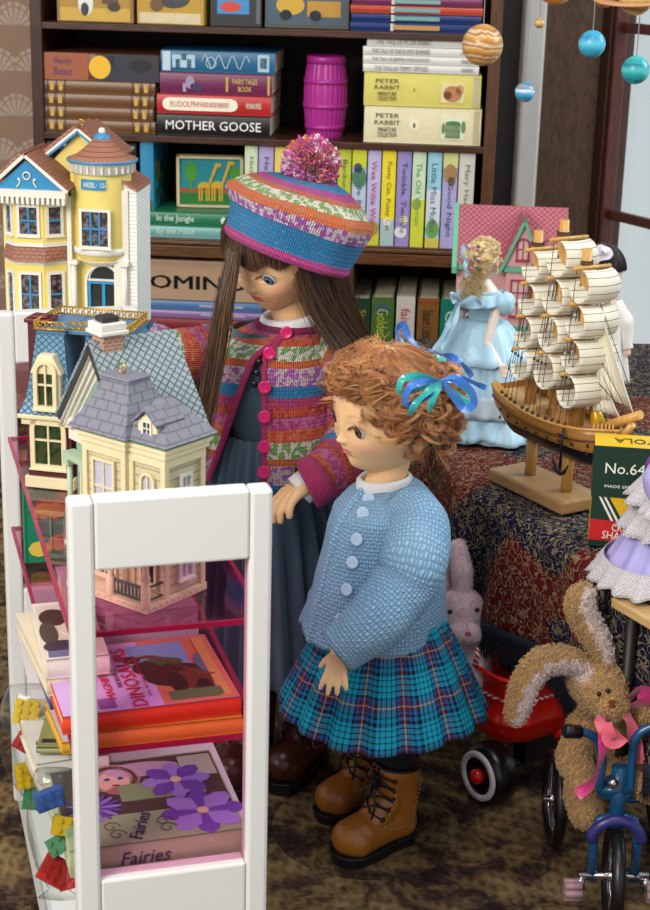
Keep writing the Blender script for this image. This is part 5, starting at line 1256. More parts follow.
caps = [(HC+Vector((.006, .008, -.02)), .017, neck0, .0145), (neck0, .016, neck0+Vector((0, .004, -.03)), .03), (chest, .030, WY(270, 500, YA+.01), .028), (WY(270, 500, YA+.01), .030, Vector((A0.x-.022, YA, .2)), .026), (WY(270, 500, YA+.01), .030, Vector((A0.x+.022, YA, .2)), .026),
        (Vector((A0.x-.022, YA, .2)), .024, Vector((A0.x-.022, YA, .05)), .015), (Vector((A0.x+.022, YA, .2)), .024, Vector((A0.x+.022, YA, .05)), .015),
        (LS, .015, LE, .012), (LE, .0115, LW, .0085), (RS, .015, RE, .012), (RE, .0115, RWr, .0085), (chest+Vector((0, 0, .02)), .034, LS, .014), (chest+Vector((0, 0, .02)), .034, RS, .014)]
caps += hand(LW, fd, (.5, .2, -.75), (-.75, -.1, .2), .047, curl=26, spread=7, thumb_open=28)
caps += hand(RWr, (-1, -.1, -.2), (0, 0, -1), (0, -1, 0), .04, curl=15)
bmn = blob(caps, .0011, 3)
setcol(bmn, np.ones((len(bmn.vertices), 3))*np.array((.82, .50, .26)))
obj('body', join_meshes([hm, bmn]), [M_skin, M_skin], da, world=True)
eyes(da, HMa, H, eye_mat('5a86a8', '2a4a6a'), look=(0, 10)); lashes(da, HMa, H, '2a160e')
# dress
def ring_at(cx, cy, z, a, b, n=72, f=None, rot=0):
    r_ = []
    for k in range(n):
        t = 2*PI*k/n; m_ = f(t) if f else 0
        x_ = (a+m_)*math.cos(t); y_ = (b+m_)*math.sin(t); r_.append(Vector((cx+x_*math.cos(rot)-y_*math.sin(rot), cy+x_*math.sin(rot)+y_*math.cos(rot), z)))
    return r_
zN = WY(280, 338, YA-.03).z; zW = WY(262, 448, YA-.035).z; xt = WY(268, 400, YA).x; xb = WY(278, 560, YA).x
mb = MB(); rg = []
for k in range(14):
    f = k/13; rg.append(ring_at(xt+.004*(1-f), YA+.006, zN+(zW-zN)*f, .034+.008*math.sin(PI*min(f*1.1, 1))-.004*f, .030+.004*math.sin(PI*f), 72))
uloft(mb, rg); obj('dress_bodice', mb, M_denim, da, world=True)
mb = MB(); rg = []
for k in range(30):
    f = k/29; z = zW+.002-(zW-.095)*f; aa = .036+.038*f**.7; gam = .0012+.004*min(1, f*2.2)
    rg.append(ring_at(xt+(xb-xt)*f, YA+.004, z, aa, aa*.86, 220, lambda t, f=f, g_=gam: g_*math.sin(26*t+1.4*math.sin(3*t)+f*.6)+.0016*f*math.sin(9*t+2)))
uloft(mb, rg); obj('dress_skirt', mb, M_denim, da, world=True, solid=.0006)
mb = MB()
for py in (362, 373, 384): c = WY(259-(py-362)*.22, py, YA-.035); mb.sph(c, (.0028, .0018, .0028), 14, 8)
obj('dress_button', mb, P('0c0c10', .25), da, world=True)
# collar of white shirt
mb = MB(); nc = WY(290, 321, YA-.004); rg = []
for r_, dz in ((.0235, -.009), (.0245, -.003), (.0235, .003), (.021, .0055), (.019, .003), (.019, -.006)): rg.append(ring_at(nc.x, YA+.004, nc.z+dz, r_*1.05, r_*.95, 48, rot=0))
rg = [[p+Vector((0, 0, -.14*(p.x-nc.x)*-1+.12*(p.y-YA))) for p in r_] for r_ in rg]
uloft(mb, rg); obj('shirt_collar', mb, M_shirt, da, world=True)
# cardigan
mb = MB(); rg = []; zC = WY(285, 334, YA-.03).z; zH = WY(262, 492, YA-.045).z; n = 110
edgeL, edgeR = [], []
for k in range(44):
    f = k/43; z = zC+(zH-zC)*f
    a = np.interp(f, [0, .06, .13, .22, .4, .7, 1], [.026, .038, .048, .052, .052, .055, .060]); b = np.interp(f, [0, .06, .13, .25, .6, 1], [.026, .032, .036, .039, .043, .048])
    cx = np.interp(f, [0, .15, 1], [nc.x, WY(272, 345, YA).x, WY(270, 480, YA).x+.002])
    aR = R(-95); aL = R(-95-np.interp(f, [0, .08, .35, .7, 1], [1, 6, 22, 40, 56])); r_ = []
    for i in range(n+1):
        t = aR+(2*PI-(aR-aL))*i/n; wv = .0016*math.sin(t*5+f*4)*f+.0012*noise.noise((math.cos(t)*3, math.sin(t)*3, f*6))
        r_.append(Vector((cx+(a+wv)*math.cos(t), YA+.004+(b+wv)*math.sin(t), z+.006*math.sin(t)*0)))
    rg.append(r_); edgeR.append(r_[0]); edgeL.append(r_[-1])
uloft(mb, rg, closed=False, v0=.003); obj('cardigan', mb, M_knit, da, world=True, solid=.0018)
def bandmat(name, a, b):
    t = MT(name, a, .9, spec=.1); u, v = t.uv(); h = stitch_h(t, v, u, 330, 330); t.col(t.mix(h.ss(0, .6), t.mix(.5, a, '30081c'), t.mix(t.noise(200, 1), a, b))); t.bump(h, .001, .9); t.b.inputs['Sheen Weight'].default_value = .08; return t.m
M_band = bandmat('magenta_knit_band', 'a82a66', 'c04a70')
for e in (edgeR, edgeL):
    mb = MB(); fr = frames(e); rg = [[c+(a_*math.cos(2*PI*k/12)+b_*math.sin(2*PI*k/12))*.0027 for k in range(12)] for c, a_, b_ in fr]; uloft(mb, rg); obj('button_band', mb, M_band, da, world=True)
mb = MB(); fr = frames([rg_ for rg_ in [Vector(p)+Vector((0, 0, .000)) for p in [ring_at(nc.x, YA+.004, zC, .0265, .0265, 30)[k] for k in range(30)]]]); mb.tube([c for c, _, _ in fr], .0032, 8, closed=True); obj('neck_band', mb, M_band, da, world=True)
mb = MB(); hem = []
for i in range(n+1): hem.append(MB and None)
# hem band
base = [Vector(p) for p in [mbp for mbp in []]] 
def button(par, c, nrm_, r_, col, name='button'):
    q = Vector(nrm_).to_track_quat('Z', 'Y').to_matrix().to_4x4(); q.translation = c; mb = MB(); mb.M = q; mb.lathe([(r_, -.0006), (r_*1.02, .0004), (r_*.9, .0011), (r_*.72, .0008), (.0001, .0008)], 24, True, True)
    for s_ in (-1, 1):
        mb.M = q @ T4((s_*r_*.28, 0, .0009)); mb.lathe([(r_*.12, -.0004), (r_*.14, .0001), (r_*.02, .0001)], 8)
    obj(name, mb, P(col, .22), par, world=True)
for py in (329, 357, 389, 417, 446, 470, 492): 
    zz = WY(266, py, YA-.04).z; k = int(np.clip((zC-zz)/(zC-zH)*43, 0, 43)); c = edgeR[k]+Vector((0.0, -.0042, 0)); button(da, c, (-.1, -1, .18), .0052, 'c81464')
# sleeves
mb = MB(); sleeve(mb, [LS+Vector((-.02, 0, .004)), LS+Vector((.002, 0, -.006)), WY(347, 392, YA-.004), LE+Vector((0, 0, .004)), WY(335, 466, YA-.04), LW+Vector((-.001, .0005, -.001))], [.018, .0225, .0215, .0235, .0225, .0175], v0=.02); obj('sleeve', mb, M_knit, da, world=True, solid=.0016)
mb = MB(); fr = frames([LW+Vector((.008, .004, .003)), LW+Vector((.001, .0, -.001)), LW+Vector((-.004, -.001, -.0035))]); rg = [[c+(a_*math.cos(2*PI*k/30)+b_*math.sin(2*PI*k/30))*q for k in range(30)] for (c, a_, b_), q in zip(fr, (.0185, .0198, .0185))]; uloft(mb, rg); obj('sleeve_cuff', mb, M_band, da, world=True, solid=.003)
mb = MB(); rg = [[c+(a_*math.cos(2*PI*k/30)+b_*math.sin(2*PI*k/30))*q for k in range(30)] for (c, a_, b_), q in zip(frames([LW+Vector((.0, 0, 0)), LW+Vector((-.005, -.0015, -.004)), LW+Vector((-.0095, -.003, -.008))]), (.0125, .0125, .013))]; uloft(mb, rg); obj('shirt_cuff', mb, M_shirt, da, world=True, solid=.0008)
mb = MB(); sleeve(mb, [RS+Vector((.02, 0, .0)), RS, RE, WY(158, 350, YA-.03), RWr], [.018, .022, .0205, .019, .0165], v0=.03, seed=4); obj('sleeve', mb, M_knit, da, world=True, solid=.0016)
# hat
hc = WY(286.5, 255, YA-.021); ax_ = Vector((math.sin(R(19)), .08, math.cos(R(19)))).normalized(); HMh = FM(hc, Vector((1, 0, 0))-ax_*ax_.x, ax_.cross(Vector((1, 0, 0))-ax_*ax_.x)); 
prof = [(0, .0485), (.0025, .0505), (.008, .0500), (.016, .0512), (.025, .0530), (.032, .0555), (.0365, .0570), (.0405, .0560), (.046, .0500), (.0525, .0410), (.0585, .0290), (.0625, .016), (.064, .004)]
mb = MB(); rg = []; pi_ = np.array(prof); n = 120
for k in range(46):
    s_ = k/45*(len(prof)-1); h = np.interp(s_, range(len(prof)), pi_[:, 0]); r_ = np.interp(s_, range(len(prof)), pi_[:, 1]); fl = sstep(np.array(h), .02, .045)
    rr = []
    for i in range(n):
        t = 2*PI*i/n; wv = .0012*math.sin(11*t+h*90)*float(fl)+.0018*noise.noise((math.cos(t)*1.7, math.sin(t)*1.7, h*40))
        lean = .0045*float(fl)*max(-.3, math.cos(t-PI*.98))
        rr.append(HMh @ Vector(((r_+wv+lean)*math.cos(t)*1.045, (r_+wv+lean)*math.sin(t)*1.04, h+.003*math.cos(t)*float(fl))))
    rg.append(rr)
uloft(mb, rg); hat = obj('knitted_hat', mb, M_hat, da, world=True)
pc = HMh @ Vector((-.006, 0, .0725)); g = np.random.default_rng(8); n = 2200; d = g.normal(0, 1, (n, 3)); d /= np.linalg.norm(d, axis=1, keepdims=True); L_ = .0215*g.uniform(.88, 1.04, n)
tt = np.linspace(.15, 1, 6)[None, :, None]; sd = g.normal(0, .0018, (n, 1, 3)); pp = np.array(pc)[None, None]+d[:, None, :]*L_[:, None, None]*tt+sd*np.sin(tt*4)
# yarn colour zones follow the wound skein
z_ = d[:, 2]*.5+d[:, 0]*.4+g.normal(0, .16, n); pal = np.array([lin(c)[:3] for c in ('3a86c4', 'b04a90', 'd8b8cc', 'c45aa0', 'd0704a', 'c8508c', 'e4c8d4', 'c86a50')]); ci = pal[np.clip(((z_+1)*4).astype(int), 0, 7)]
tY = MT('pompom_yarn', 'c04080', .9, spec=.1); tY.col(tY.attr()); tY.b.inputs['Sheen Weight'].default_value = .4
obj('pompom', strands(pp, .0015, ci, 4, taper=.1), tY.m, hat, world=True)
# hair
def hair_group(guides, n, spreadf, cols, seed, rad=.00022, m=26, wob=.0006):
    """guides: list of control polylines; strands are random blends of neighbouring guides"""
    g = np.random.default_rng(seed); Gd = np.array([crom(q, m) for q in guides]); K = len(guides); out = []
    w = g.random(n)*(K-1); i = np.minimum(w.astype(int), K-2); f = (w-i)[:, None, None]; base = Gd[i]*(1-f)+Gd[i+1]*f
    off = g.normal(0, 1, (n, 1, 3))*np.array(spreadf(np.linspace(0, 1, m)))[None, :, None]
    ph_ = g.random((n, 1, 3))*6.28; t = np.linspace(0, 1, m)[None, :, None]; base = base+off+wob*np.sin(t*g.uniform(5, 11, (n, 1, 1))+ph_)
    c = np.array([lin(x)[:3] for x in cols]); cc = c[g.integers(0, len(c), n)]*g.uniform(.8, 1.2, (n, 1))
    return base, cc, np.full(n, rad)
M_hair1 = hair_mat('brown_doll_hair')
W3 = lambda *q: [tuple(WY(px, py, YA+dy)) for px, py, dy in q]
cols = ['4a3020', '5e4028', '38231a', '70502f']
grp = [hair_group([W3((230, 250, -.036), (219, 300, -.05), (208, 360, -.055), (197, 430, -.055), (190, 470, -.05)), W3((234, 252, -.044), (225, 300, -.055), (216, 360, -.058), (203, 430, -.058), (196, 475, -.055)), W3((239, 255, -.05), (231, 300, -.056), (223, 345, -.055), (207, 415, -.058), (199, 455, -.055))], 900, lambda t: .0012+.0016*t, cols, 1),
       hair_group([W3((296, 262, -.042), (303, 292, -.04), (318, 322, -.03), (336, 345, -.026), (352, 368, -.03)), W3((312, 262, -.035), (322, 295, -.032), (338, 325, -.02), (352, 348, -.012), (366, 372, -.012)), W3((330, 266, -.015), (338, 296, -.012), (350, 322, 0), (360, 342, .01), (372, 362, .01)), W3((344, 272, .01), (348, 298, .012), (356, 322, .02), (364, 342, .025), (374, 362, .03))], 2200, lambda t: .0018+.0018*t, cols, 2),
       hair_group([W3((300, 262, .03), (300, 300, .045), (290, 350, .055), (290, 420, .06)), W3((345, 272, .03), (350, 300, .04), (352, 350, .05), (350, 400, .05))], 700, lambda t: .003+.003*t, cols, 3)]
# bangs on the head surface
gb = np.random.default_rng(5); nb_ = 1300; az = gb.uniform(-1.0, 1.15, nb_); paths = np.zeros((nb_, 12, 3))
for j in range(12):
    t = j/11; ph_ = R(58)+(R(81)-R(58)+.05*np.sin(az*9)+0*az)*t; az2 = az+.10*t*np.sin(az*4+1); rr = 1.045+.05*np.sin(t*PI*.6)
    loc = np.stack([.40*H*np.sin(ph_)*np.sin(az2)*rr, -.43*H*np.sin(ph_)*np.cos(az2)*rr*.97, .5*H*np.cos(ph_)*rr], -1)
    paths[:, j] = (np.array(HMa.to_3x3()) @ loc.T).T+np.array(HMa.translation)
paths += gb.normal(0, .0006, (nb_, 1, 3))
cc = np.array([lin(x)[:3] for x in cols])[gb.integers(0, 4, nb_)]*gb.uniform(.8, 1.2, (nb_, 1))
ms = [strands(b, r_, c) for b, c, r_ in grp]+[strands(paths, .00026, cc)]
cap = MB(); rg = []
for j in range(10):
    ph_ = .05+1.0*j/9; rg.append([HMa @ Vector((.40*H*1.01*math.sin(ph_)*math.cos(t), .43*H*1.0*math.sin(ph_)*math.sin(t), .5*H*1.0*math.cos(ph_))) for t in [2*PI*k/40 for k in range(40)]])
cap.rings(rg, True); cm_ = cap.mesh(); setcol(cm_, np.ones((len(cm_.vertices), 3))*np.array(lin('38231a')[:3])); ms.append(cm_)
obj('long_hair', join_meshes(ms), [M_hair1]*5, da, world=True)

# ---------------------------------------------------------- boots
def leather(name, a, b):
    t = MT(name, a, .32, spec=.5); n0 = t.noise(25, 3); t.col(t.mix(n0, a, b)); t.bump(t.noise(400, 2), .0002, .4); return t.m
M_tan = leather('tan_leather', '96581c', 'b06e28'); M_dkl = leather('brown_leather', '3a1a12', '4c241a'); M_blk = P('0d0d0f', .35)
def boot(par, M, s_, mat, name='boot', side=1):
    """toe towards +x, up z; side=+1 shows eyelets on -y"""
    def hump(mb): pass
    caps = [((.046, -.001, .021), .0148, (.036, 0, .022), .0160), ((.036, 0, .020), .0158, (.010, 0, .021), .0140), ((.010, 0, .020), .0138, (-.003, 0, .020), .0140), ((.030, 0, .026), .0125, (.010, 0, .044), .0130), ((-.002, 0, .022), .0140, (-.001, 0, .050), .0150), ((-.001, 0, .050), .0150, (.000, 0, .068), .0172), ((.008, 0, .046), .013, (.004, 0, .066), .0155), ((.043, -.004, .019), .0135, (.043, .004, .019), .0135)]
    me = blob([((Vector(a)*s_), r_*s_, (Vector(b)*s_), q*s_) for a, r_, b, q in caps], .0011, 5)
    co = coords(me); co[:, 2] = np.maximum(co[:, 2], .0085*s_); top = .0735*s_; k = co[:, 2] > top; co[k, 2] = top-(co[k, 2]-top)*.5; me.vertices.foreach_set('co', co.ravel()); me.update()
    b = obj(name, me, mat, par, world=True, mat=M)
    mb = MB(); out = []
    for k in range(40):
        t = 2*PI*k/40; x = .0225+.0385*math.cos(t); w = np.interp(x, [-.016, -.01, .01, .03, .048, .058, .061], [.004, .0125, .0125, .0160, .0165, .0105, .003]); y = w*(1 if math.sin(t) > 0 else -1)*min(1, abs(math.sin(t))*2.2)**.6; out.append(Vector((x, y, 0))*s_)
    for z0, z1, k_ in ((.0, .0095, 1.0), (.0095, .0115, 1.05)): mb.prism([(p.x*k_-(.001*s_ if k_ > 1 else 0), p.y*k_, z0*s_) for p in out], (0, 0, (z1-z0)*s_))
    for k in range(9): pass
    obj('sole', mb, P('101012', .4), b, world=True, mat=M, bevel=.0008)
    mb = MB(); mb.tube([Vector((.001+.0182*math.cos(t), .0178*math.sin(t), .0728+.001*math.cos(t)))*s_ for t in [2*PI*k/30 for k in range(30)]], .0013*s_, 8, closed=True); obj('collar_piping', mb, M_blk, b, world=True, mat=M)
    # eyelets, laces
    ey = [(.0285, .0355), (.0235, .0425), (.0195, .0495), (.0175, .0575), (.0175, .065)]
    mb = MB()
    for x, z in ey:
        for sy in (-1, 1): mb.M = T4((Vector((x-.0035, sy*.0128, z))*s_)) @ rotm('X', 90) @ rotm('Y', 35*0); mb.tube([Vector((.0016*math.cos(t), .0016*math.sin(t), 0))*s_ for t in [2*PI*k/10 for k in range(10)]], .0006*s_, 5, closed=True)
    mb.M = I4; obj('eyelet', mb, MT('dark_steel', '3a3c44', .25, .9).m, b, world=True, mat=M)
    mb = MB()
    for i in range(len(ey)-1):
        (x0, z0), (x1, z1) = ey[i], ey[i+1]
        for sy in (-1, 1): mb.tube([Vector((x0-.0025, sy*.0128, z0))*s_, Vector((x0+.004, sy*.005, (z0*.6+z1*.4)+.003))*s_, Vector((x1+.004, -sy*.005, z1+.003))*s_, Vector((x1-.0025, -sy*.0128, z1))*s_], .00085*s_, 6)
    for sy in (-1, 1):
        mb.tube([Vector(p)*s_ for p in ((.02, 0, .066), (.026, sy*.006, .078), (.028, sy*.010, .072), (.024, sy*.006, .062), (.021, 0, .064))], .00085*s_, 6)
        mb.tube([Vector(p)*s_ for p in ((.021, 0, .064), (.029, sy*.006, .056), (.031, sy*.009, .044), (.033, sy*.008, .036))], .00085*s_, 6)
    obj('lace', mb, M_blk, b, world=True, mat=M)
    mb = MB()
    for path in ([(.016, .062), (.0155, .05), (.02, .040), (.0245, .033), (.022, .0275), (.012, .0255), (.0, .024)], [(-.008, .066), (-.0085, .05), (-.005, .035), (-.002, .022)], [(.031, .031), (.038, .027)]):
        cp = crom([(x, 0, z) for x, z in path], 26)
        for k in range(0, 25, 2):
            for sy in (-1, 1):
                p, q = cp[k], cp[k+1]; w = lambda x, z: np.interp(z, [.01, .02, .035, .05, .07], [.0150, .0160, .0146, .0152, .0176])
                pr_ = [Vector((c_[0], sy*math.sqrt(max(0, w(c_[0], c_[2])**2-(max(0, c_[0]-.016)*.5)**2)), c_[2]))*s_ for c_ in (p, q)]; mb.cyl(pr_[0], pr_[1], .0004*s_, n=4)
    obj('stitching', mb, P('c8a878', .6), b, world=True, mat=M)
    mb = MB(); mb.box(-.0175*s_, 0, .068*s_, .0012*s_, .005*s_, .014*s_); obj('pull_tab', mb, M_blk, b, world=True, mat=M)
    return b
def boot_at(par, toe, heel, s_, mat):
    t_, h_ = WZ(*toe), WZ(*heel); d = (t_-h_).normalized(); return boot(par, Matrix.Translation(h_+d*.014) @ Matrix.Rotation(math.atan2(d.y, d.x), 4, 'Z'), s_, mat)
boot_at(da, (286, 785), (318, 756), 1.1, M_dkl)
b2_ = boot_at(da, (235, 790), (262, 760), 1.1, M_dkl)

# ---------------------------------------------------------- doll B : curly hair, blue cardigan
YBd = 1.175
B0 = Vector((WY(388, 600, YBd).x, YBd, 0))
db = thing('doll', 'curly red haired doll in pale blue cardigan and teal plaid skirt', 'doll', loc=B0)
H = .100
HC = WY(388, 409, YBd+.004); HMb = T4(HC) @ rotm('Z', -60) @ rotm('X', 6) @ rotm('Y', 5)
hm = head_mesh(H, skin=(.88, .56, .29), lip=(.62, .20, .13), brow=(.34, .17, .08), blush=.9); hm.transform(HMb)
neck = WY(384, 486, YBd+.008); chestB = WY(388, 545, YBd+.006)
sL = WY(416, 522, YBd-.022); eL = WY(404, 585, YBd-.052); wL = WY(341, 648, YBd-.075)
sR = WY(372, 515, YBd+.035); eR = WY(340, 580, YBd+.05); wR = WY(315, 630, YBd+.03)
caps = [(HC+Vector((.008, .004, -.02)), .0165, neck, .014), (neck, .0155, neck+Vector((0, 0, -.03)), .026), (chestB, .034, Vector((B0.x, YBd, .20)), .036), (Vector((B0.x, YBd, .2)), .036, Vector((B0.x+.0, YBd-.02, .12)), .02), (Vector((B0.x, YBd, .2)), .036, Vector((B0.x-.01, YBd+.025, .12)), .02), (sL, .014, eL, .011), (eL, .011, wL, .008), (sR, .014, eR, .011), (eR, .011, wR, .008), (chestB, .03, sL, .013), (chestB, .03, sR, .013)]
tip = WY(334, 682, YBd-.088)
caps += hand(wL+(tip-wL)*.12, tip-wL, (.35, 1, -.1), (-1, .1, .1), .031, curl=6, spread=11, thumb_open=50)
bmn = blob(caps, .0009, 3); setcol(bmn, np.ones((len(bmn.vertices), 3))*np.array((.88, .56, .29)))
obj('body', join_meshes([hm, bmn]), [M_skin, M_skin], db, world=True)
eyes(db, HMb, H, eye_mat('6a4426', '301a0c'), look=(-6, 4)); lashes(db, HMb, H, '3a1e10')
# legs
bt, bh_ = WZ(340, 866, 0), WZ(408, 838, 0); d1 = (bt-bh_).normalized()
bt2, bh2 = WZ(333, 824, 0), WZ(385, 800, 0); d2 = (bt2-bh2).normalized()
an1 = bh_+d1*.016; an2 = bh2+d2*.016
tg = MT('black_tights', '0c0c10', .8).m
mb = MB()
for an in (an1, an2):
    mb.tube([an+Vector((0, 0, .05)), an+Vector((0, 0, .09)), Vector((an.x*.7+B0.x*.3, an.y*.7+YBd*.3, .13)), Vector((an.x*.5+B0.x*.5, an.y*.5+YBd*.5, .17))], [.0105, .0165, .021, .025], 24)
    obj('tights', mb, tg, db, world=True); mb = MB()
boot_at(db, (338, 866), (409, 838), 1.02, M_tan); boot_at(db, (326, 822), (386, 797), 1.0, M_tan)
# doll stand rod
st = thing('doll_stand', 'thin metal doll stand rod behind the tan boots', 'doll stand', loc=WZ(352, 808, 0)); mb = MB(); mb.lathe([(.03, 0), (.03, .0012), (.002, .002)], 30, True, True); obj('base', mb, MT('steel', '9a9a9c', .3, .9).m, st); mb = MB(); mb.cyl((0, 0, .001), (0.004, .0, .2), .0022, n=10); obj('pole', mb, MT('steel_rod', 'b0b0b4', .3, .8).m, st)
# skirt
def plaid():
    t = MT('teal_plaid', '2080a0', .75, spec=.2); u, v = t.uv(); p = .040
    A_ = [(0, '14a4c4'), (.06, '0a1018'), (.09, '14a4c4'), (.18, '0a1018'), (.21, '14a4c4'), (.30, '0a1018'), (.33, '14a4c4'), (.42, '0c0c18'), (.47, '2a5a9a'), (.52, '4c2850'), (.62, 'd8924a'), (.65, '4c2850'), (.75, '2a5a9a'), (.80, '0c0c18'), (.85, '1878a8'), (.92, '0c0c18')]
    cu = t.ramp((u*(1/p)).frac(), A_, 'CONSTANT'); cv = t.ramp((v*(1/(p*.92))).frac(), A_, 'CONSTANT')
    tw = ((u*900+v*900).frac()).gt(.5)
    t.col(t.mix(tw*.2+.4, cu, cv)); t.bump(((u*900+v*900)*6.28).sin(), .0002, .4); return t.m
mb = MB(); rg = []; zT, zB_ = .205, .121
for k in range(26):
    f = k/25; z = zT-(zT-zB_)*f; a = .038+.0445*f**.8; gm = .0006+.0017*f
    def pl(t, f=f, g_=gm): s_ = (t*15/(2*PI)+.12*math.sin(3*t)) % 1; return g_*(math.sin(2*PI*s_)+.35*math.sin(4*PI*s_+1))
    rr = ring_at(B0.x-.001, YBd, z, a, a*.97, 300, pl); rr = [p+Vector((0, 0, -.006*f*math.sin(math.atan2(p.y-YBd, p.x-B0.x)*3+.5)*.4)) for p in rr]; rg.append(rr)
uloft(mb, rg); obj('plaid_skirt', mb, plaid(), db, world=True, solid=.0007)
mb = MB(); mb.rings([ring_at(B0.x, YBd, .15, .05, .05, 60), ring_at(B0.x, YBd, .128, .06, .058, 60)], True); obj('underskirt', mb, P('17101c', .9), db, world=True)
# blue cardigan
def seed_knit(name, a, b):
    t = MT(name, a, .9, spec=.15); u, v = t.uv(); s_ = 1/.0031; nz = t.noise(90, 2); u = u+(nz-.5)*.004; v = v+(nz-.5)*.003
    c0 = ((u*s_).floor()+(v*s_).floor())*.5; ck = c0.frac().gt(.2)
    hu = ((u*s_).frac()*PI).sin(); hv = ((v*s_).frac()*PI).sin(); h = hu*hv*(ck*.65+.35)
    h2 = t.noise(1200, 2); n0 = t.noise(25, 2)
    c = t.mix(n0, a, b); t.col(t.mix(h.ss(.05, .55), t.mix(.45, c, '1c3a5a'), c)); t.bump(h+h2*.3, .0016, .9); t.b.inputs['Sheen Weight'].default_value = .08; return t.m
M_sk = seed_knit('pale_blue_knit', '8cbce4', 'b0d8f4')
mb = MB(); rg = []; zC = WY(384, 489, YBd-.01).z; zH = WY(360, 662, YBd-.06).z; n = 120; fr0 = R(-148)
eR_, eL_ = [], []
for k in range(46):
    f = k/45; z = zC+(zH-zC)*f
    a = np.interp(f, [0, .07, .16, .3, .6, 1], [.0195, .030, .039, .043, .048, .0565]); b = np.interp(f, [0, .07, .16, .3, .6, 1], [.0195, .034, .044, .046, .050, .057])
    cx = np.interp(f, [0, .2, 1], [neck.x, WY(386, 520, YBd).x, WY(373, 640, YBd).x]); r_ = []
    for i in range(n+1):
        t = fr0+2*PI*i/n*.997; wv = .0016*noise.noise((math.cos(t)*2.6, math.sin(t)*2.6, f*4))+.0022*f*math.sin(5*t+1)
        r_.append(Vector((cx+(a+wv)*math.cos(t), YBd+.006+(b+wv)*math.sin(t), z+.004*math.cos(t-fr0)*(1-f)*-1)))
    rg.append(r_); eR_.append(r_[0])
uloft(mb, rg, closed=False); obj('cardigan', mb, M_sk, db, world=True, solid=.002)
mb = MB(); fr = frames(eR_); uloft(mb, [[c+(a_*math.cos(2*PI*k/14)+b_*math.sin(2*PI*k/14))*.0038 for k in range(14)] for c, a_, b_ in fr]); obj('button_band', mb, M_sk, db, world=True)
dn_ = Vector((math.cos(fr0), math.sin(fr0), .1))
for py in (490, 507, 530, 553, 580, 607, 632):
    zz = WY(318, py, YBd-.02).z
    k = int(np.clip((zC-zz)/(zC-zH)*45, 1, 45)); q9 = rg[k][9]; cen = Vector((cx, YBd+.006, q9.z)); nn_ = (q9-cen).normalized()+Vector((0, 0, .15)); button(db, q9+nn_*.0022, nn_, .0048, 'c0d8ee')
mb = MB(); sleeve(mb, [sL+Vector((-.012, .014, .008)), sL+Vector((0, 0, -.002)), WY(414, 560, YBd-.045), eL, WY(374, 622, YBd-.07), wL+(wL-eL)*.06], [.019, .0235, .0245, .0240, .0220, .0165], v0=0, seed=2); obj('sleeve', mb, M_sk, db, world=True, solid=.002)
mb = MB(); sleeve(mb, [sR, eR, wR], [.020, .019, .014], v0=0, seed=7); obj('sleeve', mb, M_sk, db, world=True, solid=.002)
mb = MB(); rg = []
for r_, dz in ((.0205, -.012), (.0215, -.002), (.0212, .005), (.019, .0075), (.017, .005), (.017, -.006)): rg.append(ring_at(neck.x, YBd+.007, neck.z+dz+.002, r_, r_, 48))
rg = [[p+Vector((0, 0, .10*(p.x-neck.x))) for p in q] for q in rg]; uloft(mb, rg); obj('shirt_collar', mb, M_shirt, db, world=True)
